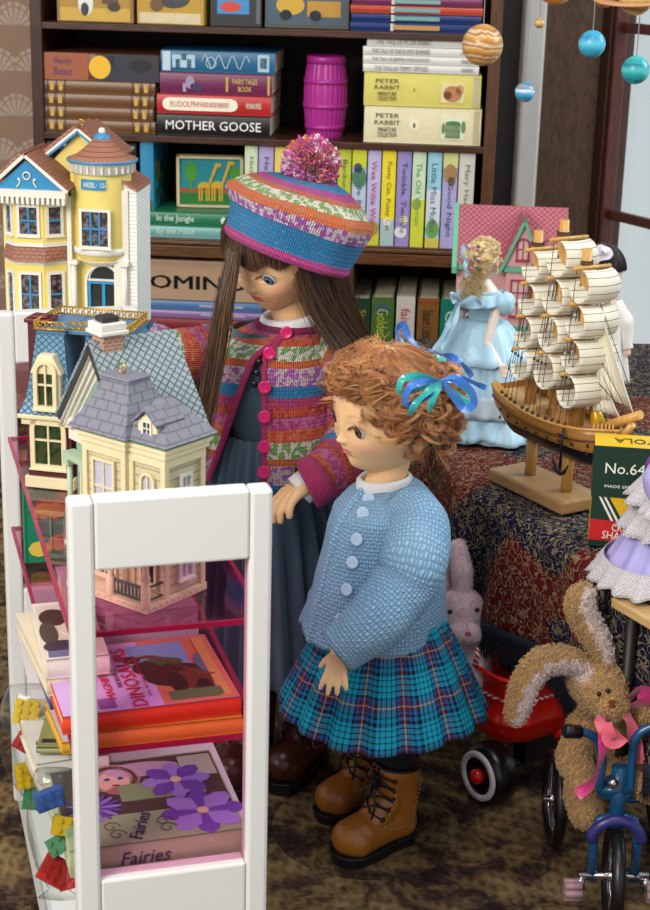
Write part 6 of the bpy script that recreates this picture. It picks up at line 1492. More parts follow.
# curly hair
def curly(HM, H, nl, ns, seed, cols):
    g = np.random.default_rng(seed); paths = []; cc = []; m = 44; c_ = np.array([lin(x)[:3] for x in cols]); Rm = np.array(HM.to_3x3()); T_ = np.array(HM.translation)
    t = np.linspace(0, 1, m)
    for i in range(nl):
        az = g.uniform(-PI, PI); fr_ = abs(az) < 1.0
        p0 = g.uniform(.05, .9) if not fr_ else g.uniform(.12, .6)
        p1 = g.uniform(.95, 1.17) if fr_ else (g.uniform(1.45, 2.3) if abs(az) > 1.45 else g.uniform(1.3, 1.85))
        if abs(az) > 1.25 and g.random() < .4: p1 = g.uniform(1.3, 1.8)
        if fr_: az0, az1 = az*.6, az*1.25+.1*g.normal()
        else: az0, az1 = az, az+.18*g.normal()
        f = t; ph = p0+(p1-p0)*f; aa = az0+(az1-az0)*f
        lift = .025+.050*np.sin(np.clip(f, 0, 1)*PI*.75)+.05*g.random()*f+(.26*f**2*g.uniform(.5, 1) if abs(az) > 1.7 else 0)
        rr = 1+lift
        ctr = np.stack([.40*np.sin(ph)*np.sin(aa)*rr, -.43*np.sin(ph)*np.cos(aa)*rr, .465*np.cos(ph)*rr], -1)*H
        T = np.gradient(ctr, axis=0); T /= np.linalg.norm(T, axis=1, keepdims=True); N = ctr/np.linalg.norm(ctr, axis=1, keepdims=True); B = np.cross(T, N)
        bc = c_[g.integers(0, len(c_))]*g.uniform(.8, 1.15); snail = g.random() < .62
        turns = g.uniform(2.0, 3.4)*(1 if g.random() < .5 else -1); amp = H*(.008+.070*sstep(f, .40, .78)*g.uniform(.7, 1.15)); phs = g.random()*6.28
        an = phs+turns*2*PI*(f**1.8); sg_ = 1 if g.random() < .5 else -1; R0 = H*g.uniform(.055, .095); cut = int(m*g.uniform(.58, .76)); tn = g.uniform(1.3, 2.2)
        for s_ in range(ns):
            o1 = g.normal(0, .007*H); o2 = g.normal(0, .009*H); da_ = g.normal(0, .16); am = amp*(1+g.normal(0, .10)); fs = (o2*(1+1.6*(1-sstep(f, .2, .7))))[:, None]
            if snail:
                q = ctr+N*o1+B*fs; C0 = q[cut]; T0, B0, N0 = T[cut], B[cut]*sg_, N[cut]; k_ = m-cut; th = np.linspace(0, tn*2*PI, k_); dec = 1-.55*np.linspace(0, 1, k_); Rr_ = R0*dec*(1+g.normal(0, .06)); cen = C0+B0*R0
                q[cut:] = cen-B0*(Rr_*np.cos(th))[:, None]+T0*(Rr_*np.sin(th)*1.1)[:, None]+N0*(np.linspace(0, 1, k_)*H*.05+o1*.5)[:, None]
            else: q = ctr+N*(am*np.cos(an+da_)+o1)[:, None]+B*(am*np.sin(an+da_))[:, None]+B*fs
            paths.append(q @ Rm.T+T_); cc.append(bc*g.uniform(.82, 1.2))
    for i in range(3600):     # smooth swept crown
        az = g.uniform(-PI, PI); p1 = (.80 if abs(az) < 1.0 else (1.05 if abs(az) < 1.6 else 1.2))*g.uniform(.8, 1.1); ph = .03+(p1-.03)*t; aa = az+.12*t*g.normal()+.10*np.sin(az*7)*t
        rr = 1.055+.045*np.sin(t*PI*.8)+.008*np.sin(az*13)+.006*np.sin(t*9+az*5)+g.normal(0, .006); q = np.stack([.40*np.sin(ph)*np.sin(aa)*rr, -.43*np.sin(ph)*np.cos(aa)*rr, .465*np.cos(ph)*rr], -1)*H
        paths.append(q @ Rm.T+T_); cc.append(c_[g.integers(0, len(c_))]*g.uniform(.75, 1.15)*(1+.12*math.sin(az*9)))
    for i in range(260):      # loose frizzy fibres
        az = g.uniform(-PI, PI); 
        if abs(az) < 1.75: p0, L1 = g.uniform(.1, .7), .25
        else: p0, L1 = g.uniform(.3, 2.0), .5
        ph = p0+L1*t; aa = az+.3*t*g.normal(); rr = 1.10+.16*t+.02*np.sin(t*18+i); q = np.stack([.40*np.sin(ph)*np.sin(aa)*rr, -.43*np.sin(ph)*np.cos(aa)*rr, .465*np.cos(ph)*rr], -1)*H
        paths.append(q @ Rm.T+T_); cc.append(c_[g.integers(0, len(c_))]*1.1)
    return np.array(paths), np.array(cc)
pp, cc = curly(HMb, H, 300, 22, 21, ['b8703a', 'c98a4e', '9a5826', 'dca468', 'be7a40'])
cap = MB(); rg = []
for j in range(16):
    ph_ = .02+1.75*j/15; rr_ = []
    for k in range(60):
        t = 2*PI*k/60; a_ = math.atan2(math.sin(t), math.cos(t)); fc = max(0, math.cos(t+PI/2)); lim = 1.75-.72*sstep(np.array(fc), .25, .6); q = min(ph_, float(lim)); rr_.append(HMb @ Vector((.40*H*1.045*math.sin(q)*math.cos(t), .43*H*1.045*math.sin(q)*math.sin(t), .48*H*1.03*math.cos(q))))
    rg.append(rr_)
cap.rings(rg, True); cm_ = cap.mesh(); setcol(cm_, np.ones((len(cm_.vertices), 3))*np.array(lin('6a3a18')[:3]))
hr = obj('curly_hair', join_meshes([strands(pp, .00019, cc), cm_]), [hair_mat('copper_doll_hair', .36)]*2, db, world=True)
# ribbons
def ribbon_mat(name, a, b):
    t = MT(name, a, .25, spec=.7); u, v = t.uv(); t.col(t.mix(t.noise(50, 2), a, b)); t.b.inputs['Sheen Weight'].default_value = .4; return t.m
Rb, Rg = ribbon_mat('blue_satin', '1c5cb0', '2c78cc'), ribbon_mat('teal_satin', '0e8a8c', '20a8a4')
def ribbon(par, pts, w, mat, up, name='ribbon', tw=0, m=24):
    pa = crom(pts, m); mb = MB(); rg = []; up = Vector(up)
    for i in range(m):
        t = Vector(pa[min(i+1, m-1)])-Vector(pa[max(i-1, 0)]); s_ = t.cross(up); s_ = s_.normalized() if s_.length > 1e-9 else Vector((1, 0, 0)); s_ = Matrix.Rotation(.9*math.sin(i/m*6.0+w*900), 3, t.normalized()) @ s_
        ww = w*(.35+.65*min(1, 6*i/m)); rg.append([Vector(pa[i])-s_*ww/2, Vector(pa[i]), Vector(pa[i])+s_*ww/2])
    mb.rings(rg, False, sm=False); return obj(name, mb, mat, par, world=True, solid=.0002)
def Wp(*q): return [tuple(WY(px, py, Y)) for px, py, Y in q]
yb = YBd-.062
bow = [(Wp((441, 381, yb), (425, 381, yb-.005), (410, 387, yb-.01), (405, 402, yb-.008), (413, 404, yb-.006), (428, 394, yb-.003), (441, 383, yb)), Rb, .0058), (Wp((441, 381, yb), (420, 376, yb-.002), (403, 379, yb-.004), (399, 391, yb-.006), (410, 391, yb-.004), (425, 385, yb-.002), (440, 382, yb)), Rg, .0055),
       (Wp((441, 381, yb), (455, 380, yb-.004), (470, 389, yb-.008), (474, 403, yb-.008), (465, 409, yb-.005), (455, 398, yb-.003), (441, 382, yb)), Rb, .0062), (Wp((441, 381, yb), (458, 382, yb), (472, 395, yb-.002), (468, 402, yb-.002), (452, 392, yb), (441, 383, yb)), Rg, .0055),
       (Wp((441, 381, yb-.002), (436, 392, yb-.008), (432, 402, yb-.010), (430, 412, yb-.009)), Rg, .0058), (Wp((441, 381, yb-.002), (430, 390, yb-.008), (418, 401, yb-.010), (409, 415, yb-.009)), Rg, .0052), (Wp((441, 380, yb), (455, 377, yb-.004), (470, 381, yb-.004), (486, 388, yb)), Rb, .0042)]
for pts, m_, w_ in bow: ribbon(hr, pts, w_, m_, (.1, -1, .25), 'side_bow')
y2 = YBd+.02
for pts, m_, w_ in [(Wp((428, 350, y2), (415, 352, y2), (402, 343, y2), (397, 330, y2), (403, 325, y2), (409, 337, y2), (420, 349, y2)), Rb, .0058), (Wp((418, 352, y2), (430, 357, y2-.01), (446, 360, y2-.012)), Rg, .0062), (Wp((446, 360, y2), (456, 362, y2), (466, 368, y2), (472, 377, y2)), Rb, .0045), (Wp((416, 350, y2), (428, 352, y2), (440, 356, y2), (450, 356, y2), (462, 362, y2)), Rb, .005)]:
    ribbon(hr, pts, w_, m_, (.1, -1, .4), 'top_bow')
# round carpet patch
c_ = WZ(366, 828, 0); mb = MB(); mb.lathe([(.001, .0022), (.076, .0022), (.0775, .0012), (.0775, 0)], 64); rp_ = obj('round_carpet_mat', mb, M_carpet, mat=T4(c_)); tag(rp_, 'round patch of brown carpet under the tan boots', 'mat')
# ============================================================ ship on its stand
TT = TZ+.0035          # resting height on the cloth
sa = WZ(504, 466, TT+.008); sb = WZ(588, 505, TT+.008)
sdir = (sb-sa); sdir.z = 0; sl = sdir.length; sdir.normalize(); sang = math.atan2(sdir.y, sdir.x)
MS = T4(((sa.x+sb.x)/2, (sa.y+sb.y)/2, TT)) @ Matrix.Rotation(sang, 4, 'Z')     # +x bow (near right), y port
ship = thing('model_ship', 'wooden model sailing ship with rolled cream sails on a plank stand', 'model ship', mat=MS)
M_hull = wood('golden_hull_wood', '9a6426', 'c08a44', .3, (1.5, 14, 30), .0002); M_pl = wood('stand_wood', '9c7448', 'b08a5c', .4, (1.5, 14, 14), .0002); M_dow = wood('dowel_wood', 'b8843c', 'd0a058', .35, (12, 12, 2), .0002)
bl2 = sl/2-.006; HO = .016
mb = MB(); mb.b2(-bl2, bl2, -.022, .022, 0, .0115); obj('stand_plank', mb, M_pl, ship, bevel=.002)
hull0 = .042        # keel height above the table
for x in (-.020, .028):
    mb = MB(); mb.cyl((x, 0, .012), (x, 0, hull0+.012), .0048, n=16); obj('stand_post', mb, M_dow, ship)
HL, HWd_ = .073, .025
def hsec(f):      # f 0 stern .. 1 bow : x, half width, sheer height, keel height
    x = HO-HL+2*HL*f; w = HWd_*(math.sin(PI*min(1, .18+f*.80))**.55)*(1-max(0, f-.80)*3.6 if f > .80 else 1); w = max(w, .0015)
    top = hull0+.030+.008*(2*f-1)**2+.004*(1-f); kz = hull0+.004*(1-f)+(.022*max(0, f-.75)/.25*max(0, f-.75)/.25)+(.012*max(0, .15-f)/.15); return x, w, top, kz
mb = MB(); rg = []; nS = 30
for i in range(nS+1):
    f = i/nS; x, w, top, kz = hsec(f); r_ = []
    for k in range(17):
        t = -1+2*k/16; a = abs(t); yy = w*(1 if t > 0 else -1)*min(1, (a)**.55)*1.0; zz = kz+(top-kz)*(a**1.9); r_.append((x, yy, zz))
    rg.append(r_)
mb.rings(rg, False); mb.poly([p for p in rg[0]][::-1])
HM_ = MT('hull_two_tone', 'b07c3a', .28); x_, y_, z_ = HM_.xyz(); wl2 = z_.gt(hull0+.0155); g1_ = HM_.noise(30, 4, vec=HM_.vec(x_*.15, y_, z_*4.0)); lw = ((z_*(1/.0065)).frac()).lt(.1)
HM_.col(HM_.mix(wl2, '101218', HM_.mix(lw*.6, HM_.mix(g1_, '8f5c22', 'c08a44'), '4a2c10'))); hull = obj('hull', mb, HM_.m, ship, solid=.0012)
mb = MB(); rd_ = [hsec(i/nS) for i in range(nS+1)]
mb.f([mb.v((x, w*.97, top-.005)) for x, w, top, kz in rd_]+[mb.v((x, -w*.97, top-.005)) for x, w, top, kz in rd_][::-1]); obj('deck', mb, wood('deck_wood', 'b4905c', 'ccab78', .4, (2, 40, 2)), ship)
for sy, nm in ((1, 'rail'), (-1, 'rail')):
    mb = MB(); mb.tube([(x, sy*w, top+.0005) for x, w, top, kz in rd_], .0014, 6); obj('gunwale', mb, M_dow, ship)
    mb = MB(); mb.tube([(x, sy*w*.985, top-.009) for x, w, top, kz in rd_], .0007, 5); obj('rubbing_strake', mb, P('5a3412', .4), ship)
mb = MB()
for i in range(9):
    f = .12+.72*i/8; x, w, top, kz = hsec(f)
    for sy in (-1, 1):
        for dz in ((-.013,) if i % 2 else (-.013, -.020)): mb.sph((x, sy*w*.985, top+dz), (.0015, .0008, .0015), 8, 5)
obj('gun_port', mb, P('1c100a', .5), hull)
for i in range(8):
    f = .02+.2*i/7; x, w, top, kz = hsec(f)
    for sy in (-1, 1): mb = MB(); mb.cyl((x, sy*w*.9, top-.005), (x, sy*w*.9, top+.006), .0012, n=8); obj('rail_post', mb, M_dow, ship)
for i in range(6):
    x, w, top, kz = hsec(.86+.1*i/5)
    for sy in (-1, 1): mb = MB(); mb.cyl((x, sy*w*.9, top-.005), (x, sy*w*.9, top+.006), .0010, n=8); obj('rail_post', mb, M_dow, ship)
dk_ = hull0+.025
mb = MB(); mb.b2(.014, .034, -.009, .009, dk_, dk_+.014); ob = obj('deckhouse', mb, wood('deckhouse_wood', 'b07c40', 'cc9c5c', .35, (4, 4, 20)), ship, bevel=.0005)
mb = MB(); mb.b2(.012, .036, -.011, .011, dk_+.014, dk_+.016); obj('deckhouse_roof', mb, M_pl, ship, bevel=.0008)
mb = MB(); mb.b2(-.010, .002, -.007, .007, dk_, dk_+.009); obj('deck_hatch', mb, M_pl, ship, bevel=.0005)
mb = MB(); mb.b2(.040, .058, -.008, .008, dk_, dk_+.004); obj('deck_grating', mb, M_pl, ship, bevel=.0005)
mb = MB(); mb.tube([(.050, .007, dk_+.004), (.051, .008, dk_+.011), (.049, .007, dk_+.018), (.047, .005, dk_+.021)], [.005, .0062, .0045, .002], 12); obj('golden_ornament', mb, MT('gold_figure', 'c89a20', .35, .3).m, ship)
mb = MB(); mb.b2(.054, .064, -.006, .003, dk_+.004, dk_+.009); obj('red_brick_hatch', mb, brickm('red_tile', 'a03424', 'c8a088', .003, .002), ship)
# bowsprit
bx_ = HL-.006; x, w, top, kz = hsec(.97)
mb = MB(); mb.cyl((HO+HL-.026, 0, top-.004), (HO+HL+.020, 0, top+.020), .0042, .0036, 12); mb.cyl((HO+HL-.004, 0, top-.012), (HO+HL+.012, 0, top+.010), .0034, .0030, 10); obj('bowsprit', mb, M_dow, ship)
for s_ in (-1, 1): pass
masts = [(-.026, .208, 4), (.006, .222, 4), (.036, .204, 4)]
topm = [WY(529, 240, 1), 0]
M_sail = MT('striped_sailcloth', 'ddd6c4', .8, sub=.1); su_, sv_ = M_sail.uv(); sl_ = ((su_*9.0).frac()-.5).abs(); M_sail.col(M_sail.mix(sl_.lt(.045), M_sail.mix(M_sail.noise(40, 3), 'd0c8b2', 'e8e2d2'), '5a5048')); M_sail = M_sail.m
M_rig = P('4a3a2c', .8); tops = []
for mi, (mx_, mh, ns) in enumerate(masts):
    mb = MB(); mb.cyl((mx_, 0, dk_-.004), (mx_-.004, 0, mh+.012), .0052, .0040, 14); obj('mast', mb, M_dow, ship)
    mb = MB(); mb.tube([(mx_-.004+.0052*math.cos(t), .0052*math.sin(t), mh+.002) for t in [2*PI*k/12 for k in range(12)]], .0008, 5, closed=True); mb.tube([(mx_-.004+.0052*math.cos(t), .0052*math.sin(t), mh+.0) for t in [2*PI*k/12 for k in range(12)]], .0008, 5, closed=True); obj('mast_lashing', mb, M_rig, ship)
    z0 = dk_+.030 if mi != 2 else dk_+.022; z1 = mh-.002; hh = (z1-z0)/ns; yards = []
    for k in range(ns):
        zb, zt_ = z0+hh*k, z0+hh*(k+1); wd_ = (.0205-.0018*k); xo = mx_-.003+.006
        mb = MB(); mb.cyl((xo, -wd_-.004, zt_), (xo, wd_+.004, zt_), .0018, .0018, 8); obj('yard', mb, M_dow, ship); yards.append((xo, wd_, zt_))
        mb = MB(); rg = []
        for j in range(19):       # curl : from the yard forward, down and back under
            t = j/18; an = R(80)-R(250)*t; rr_ = hh*.47; cx_, cz_ = xo+rr_*.34, (zb+zt_)/2+hh*.03
            rg.append([(cx_+rr_*.95*math.cos(an)+.004*math.cos(q*PI/2), wd_*q*(1+.10*math.sin(PI*t)), cz_+rr_*math.sin(an)) for q in [-1+2*i/12 for i in range(13)]])
        mb.rings([list(r_) for r_ in zip(*rg)], False, sm=True); obj('sail', mb, M_sail, ship, solid=.0009)
    tops.append((mx_-.004, mh))
    for q in (-1, 1):
        mb = MB()
        for j in range(4):
            f = .5+(mx_-HO-.012+j*.007)/(2*HL); x, w, top, kz = hsec(min(max(f, .02), .95)); mb.cyl((x, q*w, top-.004), (mx_-.004, q*.002, mh-.004-.02*(j % 2)), .0004, n=4, caps=False)
            mb.sph((x, q*w, top+.003), .0016, 8, 6); mb.sph((x+(mx_-.004-x)*.3, q*w*.7, top+(mh-top)*.3), .0013, 6, 5)
        obj('shroud', mb, M_rig, ship)
    for q in (-1, 1): mb = MB(); mb.tube([(a[0], q*a[1], a[2]) for a in yards], .0004, 4); obj('brace_line', mb, M_rig, ship)
mb = MB()
for (a, b) in (((tops[0][0], tops[0][1]), (tops[1][0], tops[1][1])), ((tops[1][0], tops[1][1]), (tops[2][0], tops[2][1])), ((tops[2][0], tops[2][1]), (HO+HL+.019, hsec(.97)[2]+.019)), ((tops[2][0], tops[2][1]-.05), (HO+HL+.010, hsec(.97)[2]+.014)), ((tops[0][0], tops[0][1]), (HO-HL, hsec(0)[2]+.004)), ((tops[0][0], tops[0][1]-.04), (HO-HL+.01, hsec(0)[2]+.004)), ((tops[2][0], tops[2][1]-.08), (HO+HL+.012, hsec(.97)[2]+.012))):
    mb.cyl((a[0], 0, a[1]), (b[0], 0, b[1]), .00045, n=4, caps=False)
obj('stay_line', mb, M_rig, ship)
M_jib = MT('jib_cloth', 'd8d0bc', .8); 
for a, b, c in (((.046, .0, .180), (HO+HL+.012, 0, hull0+.056), (.058, 0, hull0+.058)), ((.042, 0, .140), (HO+HL+.0, .0, hull0+.044), (.054, .0, hull0+.046))):
    A, B, Cc = Vector(a), Vector(b), Vector(c); mb = MB(); rg = []
    for i in range(10):
        p, q = A.lerp(B, i/9), A.lerp(Cc, i/9); rg.append([p.lerp(q, j/6)+Vector((0, .008*math.sin(PI*j/6)*i/9, 0)) for j in range(7)])
    mb.rings(rg, False); obj('jib_sail', mb, M_sail, ship, solid=.0006)
mb = MB(); x, w, top, kz = hsec(.72); mb.tube([(x, -w-.004, top), (x, -w-.005, top-.012), (x, -w-.005, top-.034)], .0011, 6); mb.tube([(x-.010, -w-.005, top-.028), (x-.005, -w-.005, top-.036), (x, -w-.005, top-.038), (x+.005, -w-.005, top-.036), (x+.010, -w-.005, top-.028)], [.0006, .0018, .002, .0018, .0006], 6); mb.cyl((x-.006, -w-.005, top-.006), (x+.006, -w-.005, top-.006), .0008, n=6); obj('anchor', mb, P('2a2a30', .4, .6), ship)

# ============================================================ crayon box
c0 = WZ(588, 545, TT); c1_ = WZ(597, 441, TT)   # base corner
CA = R(-8); T_top = WY(586, 444, c0.y).z-TT
MC = T4((c0.x, c0.y, TT)) @ Matrix.Rotation(CA, 4, 'Z')
CW, CD = .075, .030
CHt = T_top; 
cb = thing('crayon_box', 'yellow and green crayon box lettered No.64 beside the ship', 'box', mat=MC)
Yc, Gc, Rc, Wc = P('e2b512', .35), P('163428', .35), P('c01c22', .35), P('e8e6d8', .4)
zs = CHt*.52
mb = MB(); mb.m = 0; mb.b2(0, CW, 0, CD, 0, zs); obj('carton', mb, [Yc], cb, bevel=.0006)
mb = MB(); mb.m = 0; mb.b2(-.0008, CW+.0008, -.0012, CD+.0008, zs-.002, CHt-.0006); mb.m = 1; mb.b2(-.0008, CW+.0008, -.0012, CD+.0008, CHt-.0006, CHt); obj('lid', mb, [Gc, Yc], cb, bevel=.0005)
mb = MB(); mb.m = 0; y_ = -.0003
def pl_(pts, m): mb.m = m; mb.prism([(x, y_, z) for x, z in pts], (0, .0006, 0))
pl_([(0, 0), (CW*.30, 0), (0, zs)], 0); y_ = -.0005; pl_([(0.004, zs), (.0058, zs), (.030, 0), (.0275, 0)], 1); pl_([(0.0078, zs), (.0096, zs), (.0345, 0), (.032, 0)], 1); y_ = -.0004; pl_([(.0, zs), (.012, zs), (.038, 0), (0, 0)], 0); y_ = -.0007; pl_([(0, zs*.12), (CW, zs*.12), (CW, zs*.44), (0, zs*.52)], 2)
obj('printed_panel', mb, [Gc, Wc, Rc], cb)
text('No.64', .030, .0085, FM((.0235, -.0016, zs+(CHt-zs)*.55), (1, 0, 0), (0, 0, 1)), Wc, cb, 'number_lettering')
text('MADE SPECIALLY', .034, .0022, FM((.026, -.0016, zs+(CHt-zs)*.18), (1, 0, 0), (0, 0, 1)), Wc, cb, 'small_lettering')
text('CRAYON', .026, .0062, FM((.030, -.0012, zs*.37), (1, -0, -.06), (0, 0, 1)), Wc, cb, 'word_lettering')
text('SHARPENER', .040, .0062, FM((.030, -.0012, zs*.21), (1, 0, -.06), (0, 0, 1)), Wc, cb, 'word_lettering')
text('CRAYOLA', .055, .012, FM((.042, .013, CHt+.0004), (-1, 0, 0), (0, -1, 0)), P('1d4a3a', .4), cb, 'top_lettering')

# ============================================================ pink victorian house
ph0 = WZ(472, 352, TT); ph1 = WY(480, 205, 1.72)
MP = T4((WY(452, 300, 1.70).x, 1.70, TT)) @ rotm('Z', -4)
pk = thing('dollhouse', 'pink dollhouse with rose shingled roof and green trim behind the ship', 'dollhouse', mat=MP)
PK = P('dba4a6', .5); PR = shingle('rose_shingle', 'b4606c', '8a3c4a', .0062, .0045, .0006, diag=True); GTm = P('5fae8c', .5); RW_ = MT('red_window', 'a83444', .4).m; CRm = P('dcca98', .5)
Wp_ = .118; zE, zR = .120, .176
mb = MB(); mb.b2(.004, Wp_-.002, .004, .07, .052, zE); mb.b2(.055, .092, -.006, .03, .052, zE+.002); obj('wall', mb, PK, pk)
mb = MB(); mb.b2(0.004, Wp_-.002, .03, .07, .004, .052); obj('ground_floor_wall', mb, PK, pk)
mb = MB(); mb.prism([(0, -.004, zE), (0, .037, zR), (0, .078, zE)], (Wp_, 0, 0)); rf_ = obj('roof', mb, PR, pk)
for q in ():
    pass
mb = MB(); gx = .071
mb.m = 0; mb.prism([(gx-.021, -.007, zE), (gx+.021, -.007, zE), (gx, -.007, zR-.008)], (0, .03, 0)); mb.m = 1
for s_ in (-1, 1):
    A = Vector((gx, -.012, zR-.004)); B = Vector((gx+s_*.0245, -.012, zE-.006)); d_ = (B-A).normalized(); pp_ = Vector((s_*abs(d_.z), 0, abs(d_.x))); mb.m = 1; mb.prism([A-pp_*.003, B-pp_*.003, B, A], (0, .004, 0)); mb.m = 2; mb.prism([A, B, B+pp_*.0022, A+pp_*.0022], (0, .045, 0))
obj('gable', mb, [PK, GTm, PR], pk)
mb = MB()
for s_ in (0, 1):
    A = Vector((-.002, .037, zR+.001)); B = Vector((-.002, -.007 if s_ == 0 else .081, zE-.003)); d_ = (B-A).normalized(); mb.prism([A, B, B+Vector((0, 0, -.007)), A+Vector((0, 0, -.008))], (.005, 0, 0))
mb.b2(.0, Wp_, -.003, .002, zE-.006, zE); mb.b2(.052, .095, -.0085, -.003, zE-.006, zE-.001); mb.b2(0, Wp_, -.008, .004, .050, .056); 
for k in range(26): mb.b2(.002+k*.0045, .004+k*.0045, -.0095, -.007, .046, .050)
obj('green_trim', mb, GTm, pk)
house_window(pk, T4((gx, -.007, zE+.006)), .014, .024, RW_, RW_, MT('pale_toy_pane', 'd8b8b4', .3).m, fw=.0018, nx=1, nz=1, arch=True, mw=.0012)
PW = MT('pale_toy_pane2', 'd8bcb8', .3).m
for x, w_ in ((.030, .015), (.071, .022), (.104, .014)): house_window(pk, T4((x, -.0062 if x == .071 else .0038, .066)), w_, .040, RW_, RW_, PW, fw=.0018, nx=1 if w_ < .02 else 2, nz=2, mw=.0012)
for x, w_ in ((.030, .015), (.071, .018), (.104, .013)): house_window(pk, T4((x, .0296, .010)), w_, .036, RW_, RW_, PW, fw=.0018, nx=1, nz=2, mw=.0012)
for x in (.004, .022, .048, .066, .090, .112):
    mb = MB(); mb.M = T4((x, -.003, 0)); mb.lathe([(.003, .0), (.003, .005), (.0018, .008), (.0022, .024), (.0016, .038), (.003, .044), (.003, .050)], 10); obj('porch_post', mb, CRm, pk)
mb = MB()
for x0_, x1_ in ((.004, .022), (.048, .066), (.066, .090)): 
    mb.tube([(x0_+(x1_-x0_)*k/8, -.003, .040+.008*math.sin(PI*k/8)) for k in range(9)], .0011, 5)
    mb.b2(x0_, x1_, -.004, -.002, .016, .018)
    for k in range(5): mb.b2(x0_+.002+k*(x1_-x0_)/5, x0_+.0032+k*(x1_-x0_)/5, -.0035, -.0025, .004, .016)
obj('porch_railing', mb, CRm, pk)
mb = MB(); mb.b2(-.002, Wp_+.001, -.010, .074, 0, .004); obj('base', mb, CRm, pk, bevel=.0008)
ring(pk, (Wp_*.54, .037, zR), .0022)

# ============================================================ porcelain doll in blue gown
YP = 1.44
G0 = WZ(487, 444, TT); YP = 1.50
gx_ = WY(478, 420, YP).x
pd = thing('doll', 'blonde porcelain doll in a pale blue satin gown on the table', 'doll', loc=(gx_, YP, TT))
M_satin = MT('pale_blue_satin', '8cc0dc', .38, spec=.5); M_satin.col(M_satin.mix(M_satin.noise(30, 3), '9ccae2', 'c0e0ee')); M_satin.b.inputs['Sheen Weight'].default_value = .4; M_satin = M_satin.m
M_porc = MT('porcelain', 'ecd4c8', .25, spec=.5, sub=.1).m
zw = WY(470, 318, YP).z; zs_ = WY(475, 292, YP).z; mb = MB(); rg = []; nn = 160
for k in range(30):
    f = k/29; z = zw-(zw-TT-.001)*f; a = .015+.045*f**.55+(.008*sstep(np.array(f), .75, 1)); a = float(a)
    rg.append(ring_at(gx_+.004*f, YP+.004, z, a, a*.95, nn, lambda t, f=f: .0055*f**.6*(math.sin(9*t+1.5*math.sin(2*t)+f)+.35*math.sin(21*t+f*3))))
uloft(mb, rg); obj('gown_skirt', mb, M_satin, pd, world=True, solid=.0006)
lace = MT('white_lace', 'd8e2ea', .9); lu, lv = lace.uv(); lh = ((lu*2400.0).sin()*(lv*2400.0).sin()); lace.col(lace.mix(lh.gt(.1), 'e4e8ee', 'a8c4d8')); lace.bump(lh, .0006); lace = lace.m
def flounce(par, cx, cy, z0, r0, r1, h, n, amp, mat, name='lace_flounce', sy=.95, tilt=0):
    mb = MB(); rg = []
    for k in range(6):
        f = k/5; a = r0+(r1-r0)*f; rg.append([p+Vector((0, 0, tilt*(p.x-cx)+.0012*math.sin(n*.5*math.atan2(p.y-cy, p.x-cx)+2)*f)) for p in ring_at(cx, cy, z0-h*f, a, a*sy, 6*n, lambda t, f=f: amp*f*math.sin(n*t))])
    uloft(mb, rg); return obj(name, mb, mat, par, world=True, solid=.0005)
flounce(pd, gx_+.003, YP+.004, TT+.045, .058, .064, .020, 22, .003, lace); flounce(pd, gx_+.003, YP+.004, TT+.022, .060, .067, .018, 24, .003, M_satin, 'hem_flounce')
flounce(pd, gx_, YP+.004, zs_+.002, .0150, .0265, .012, 12, .0012, M_satin, 'shoulder_drape'); flounce(pd, gx_, YP+.004, zw-.002, .017, .046, .035, 12, .0035, M_satin, 'peplum')
# ruched lace scallops down the gown back and bustle bows
mb = MB(); rg = []
for k in range(16):
    f = k/15; z = zw+(WY(475, 290, YP).z-zw)*f; rg.append(ring_at(gx_+.001, YP+.003, z, (.0150+.0065*f) if f < .8 else (.0202-.004*(f-.8)/.2), (.0145+.003*f) if f < .8 else .0160, 48))
uloft(mb, rg); obj('gown_bodice', mb, M_satin, pd, world=True)
zs_ = WY(475, 292, YP).z
hc2 = WY(483, 262, YP); capsP = [((gx_, YP+.003, zw), .011, (gx_+.001, YP+.003, zs_-.006), .0125), ((gx_+.001, YP+.003, zs_-.002), .012, tuple(hc2+Vector((-.003, .003, -.012))), .0062), ((gx_-.013, YP+.003, zs_-.004), .0055, (gx_+.013, YP+.003, zs_-.004), .0055)]
a0, a1, a2 = Vector((gx_+.013, YP-.008, zs_-.004)), WY(487, 343, YP-.022), WY(500, 366, YP-.034)
capsP += [(tuple(a0), .0055, tuple(a1), .0042), (tuple(a1), .0042, tuple(a2), .0030)]; capsP += hand(a2, a2-a1+Vector((.004, 0, 0)), (0, -1, -.2), (0, 0, 1), .014, curl=18)
b0_, b1_, b2b = Vector((gx_-.013, YP+.006, zs_-.004)), WY(452, 330, YP+.01), WY(465, 350, YP-.02)
capsP += [(tuple(b0_), .0055, tuple(b1_), .0042), (tuple(b1_), .0042, tuple(b2b), .0030)]; capsP += hand(b2b, b2b-b1_, (0, -1, 0), (1, 0, 0), .014, curl=18)
HP = .036; HMp = T4(hc2) @ rotm('Z', 115) @ rotm('X', 4)
hmP = head_mesh(HP, skin=(.86, .66, .56), lip=(.7, .25, .25), brow=(.5, .35, .2), blush=.6, na=120, nb=100); hmP.transform(HMp)
bmP = blob(capsP, .0008, 3); setcol(bmP, np.ones((len(bmP.vertices), 3))*np.array((.86, .70, .62)))
pt_ = MT('porcelain_skin', 'ecd4c8', .25, sub=.1); pt_.col(pt_.attr()); M_porc_c = pt_.m
obj('body', join_meshes([hmP, bmP]), [M_porc_c]*2, pd, world=True); eyes(pd, HMp, HP, eye_mat('4a76a0', '203a5a'))
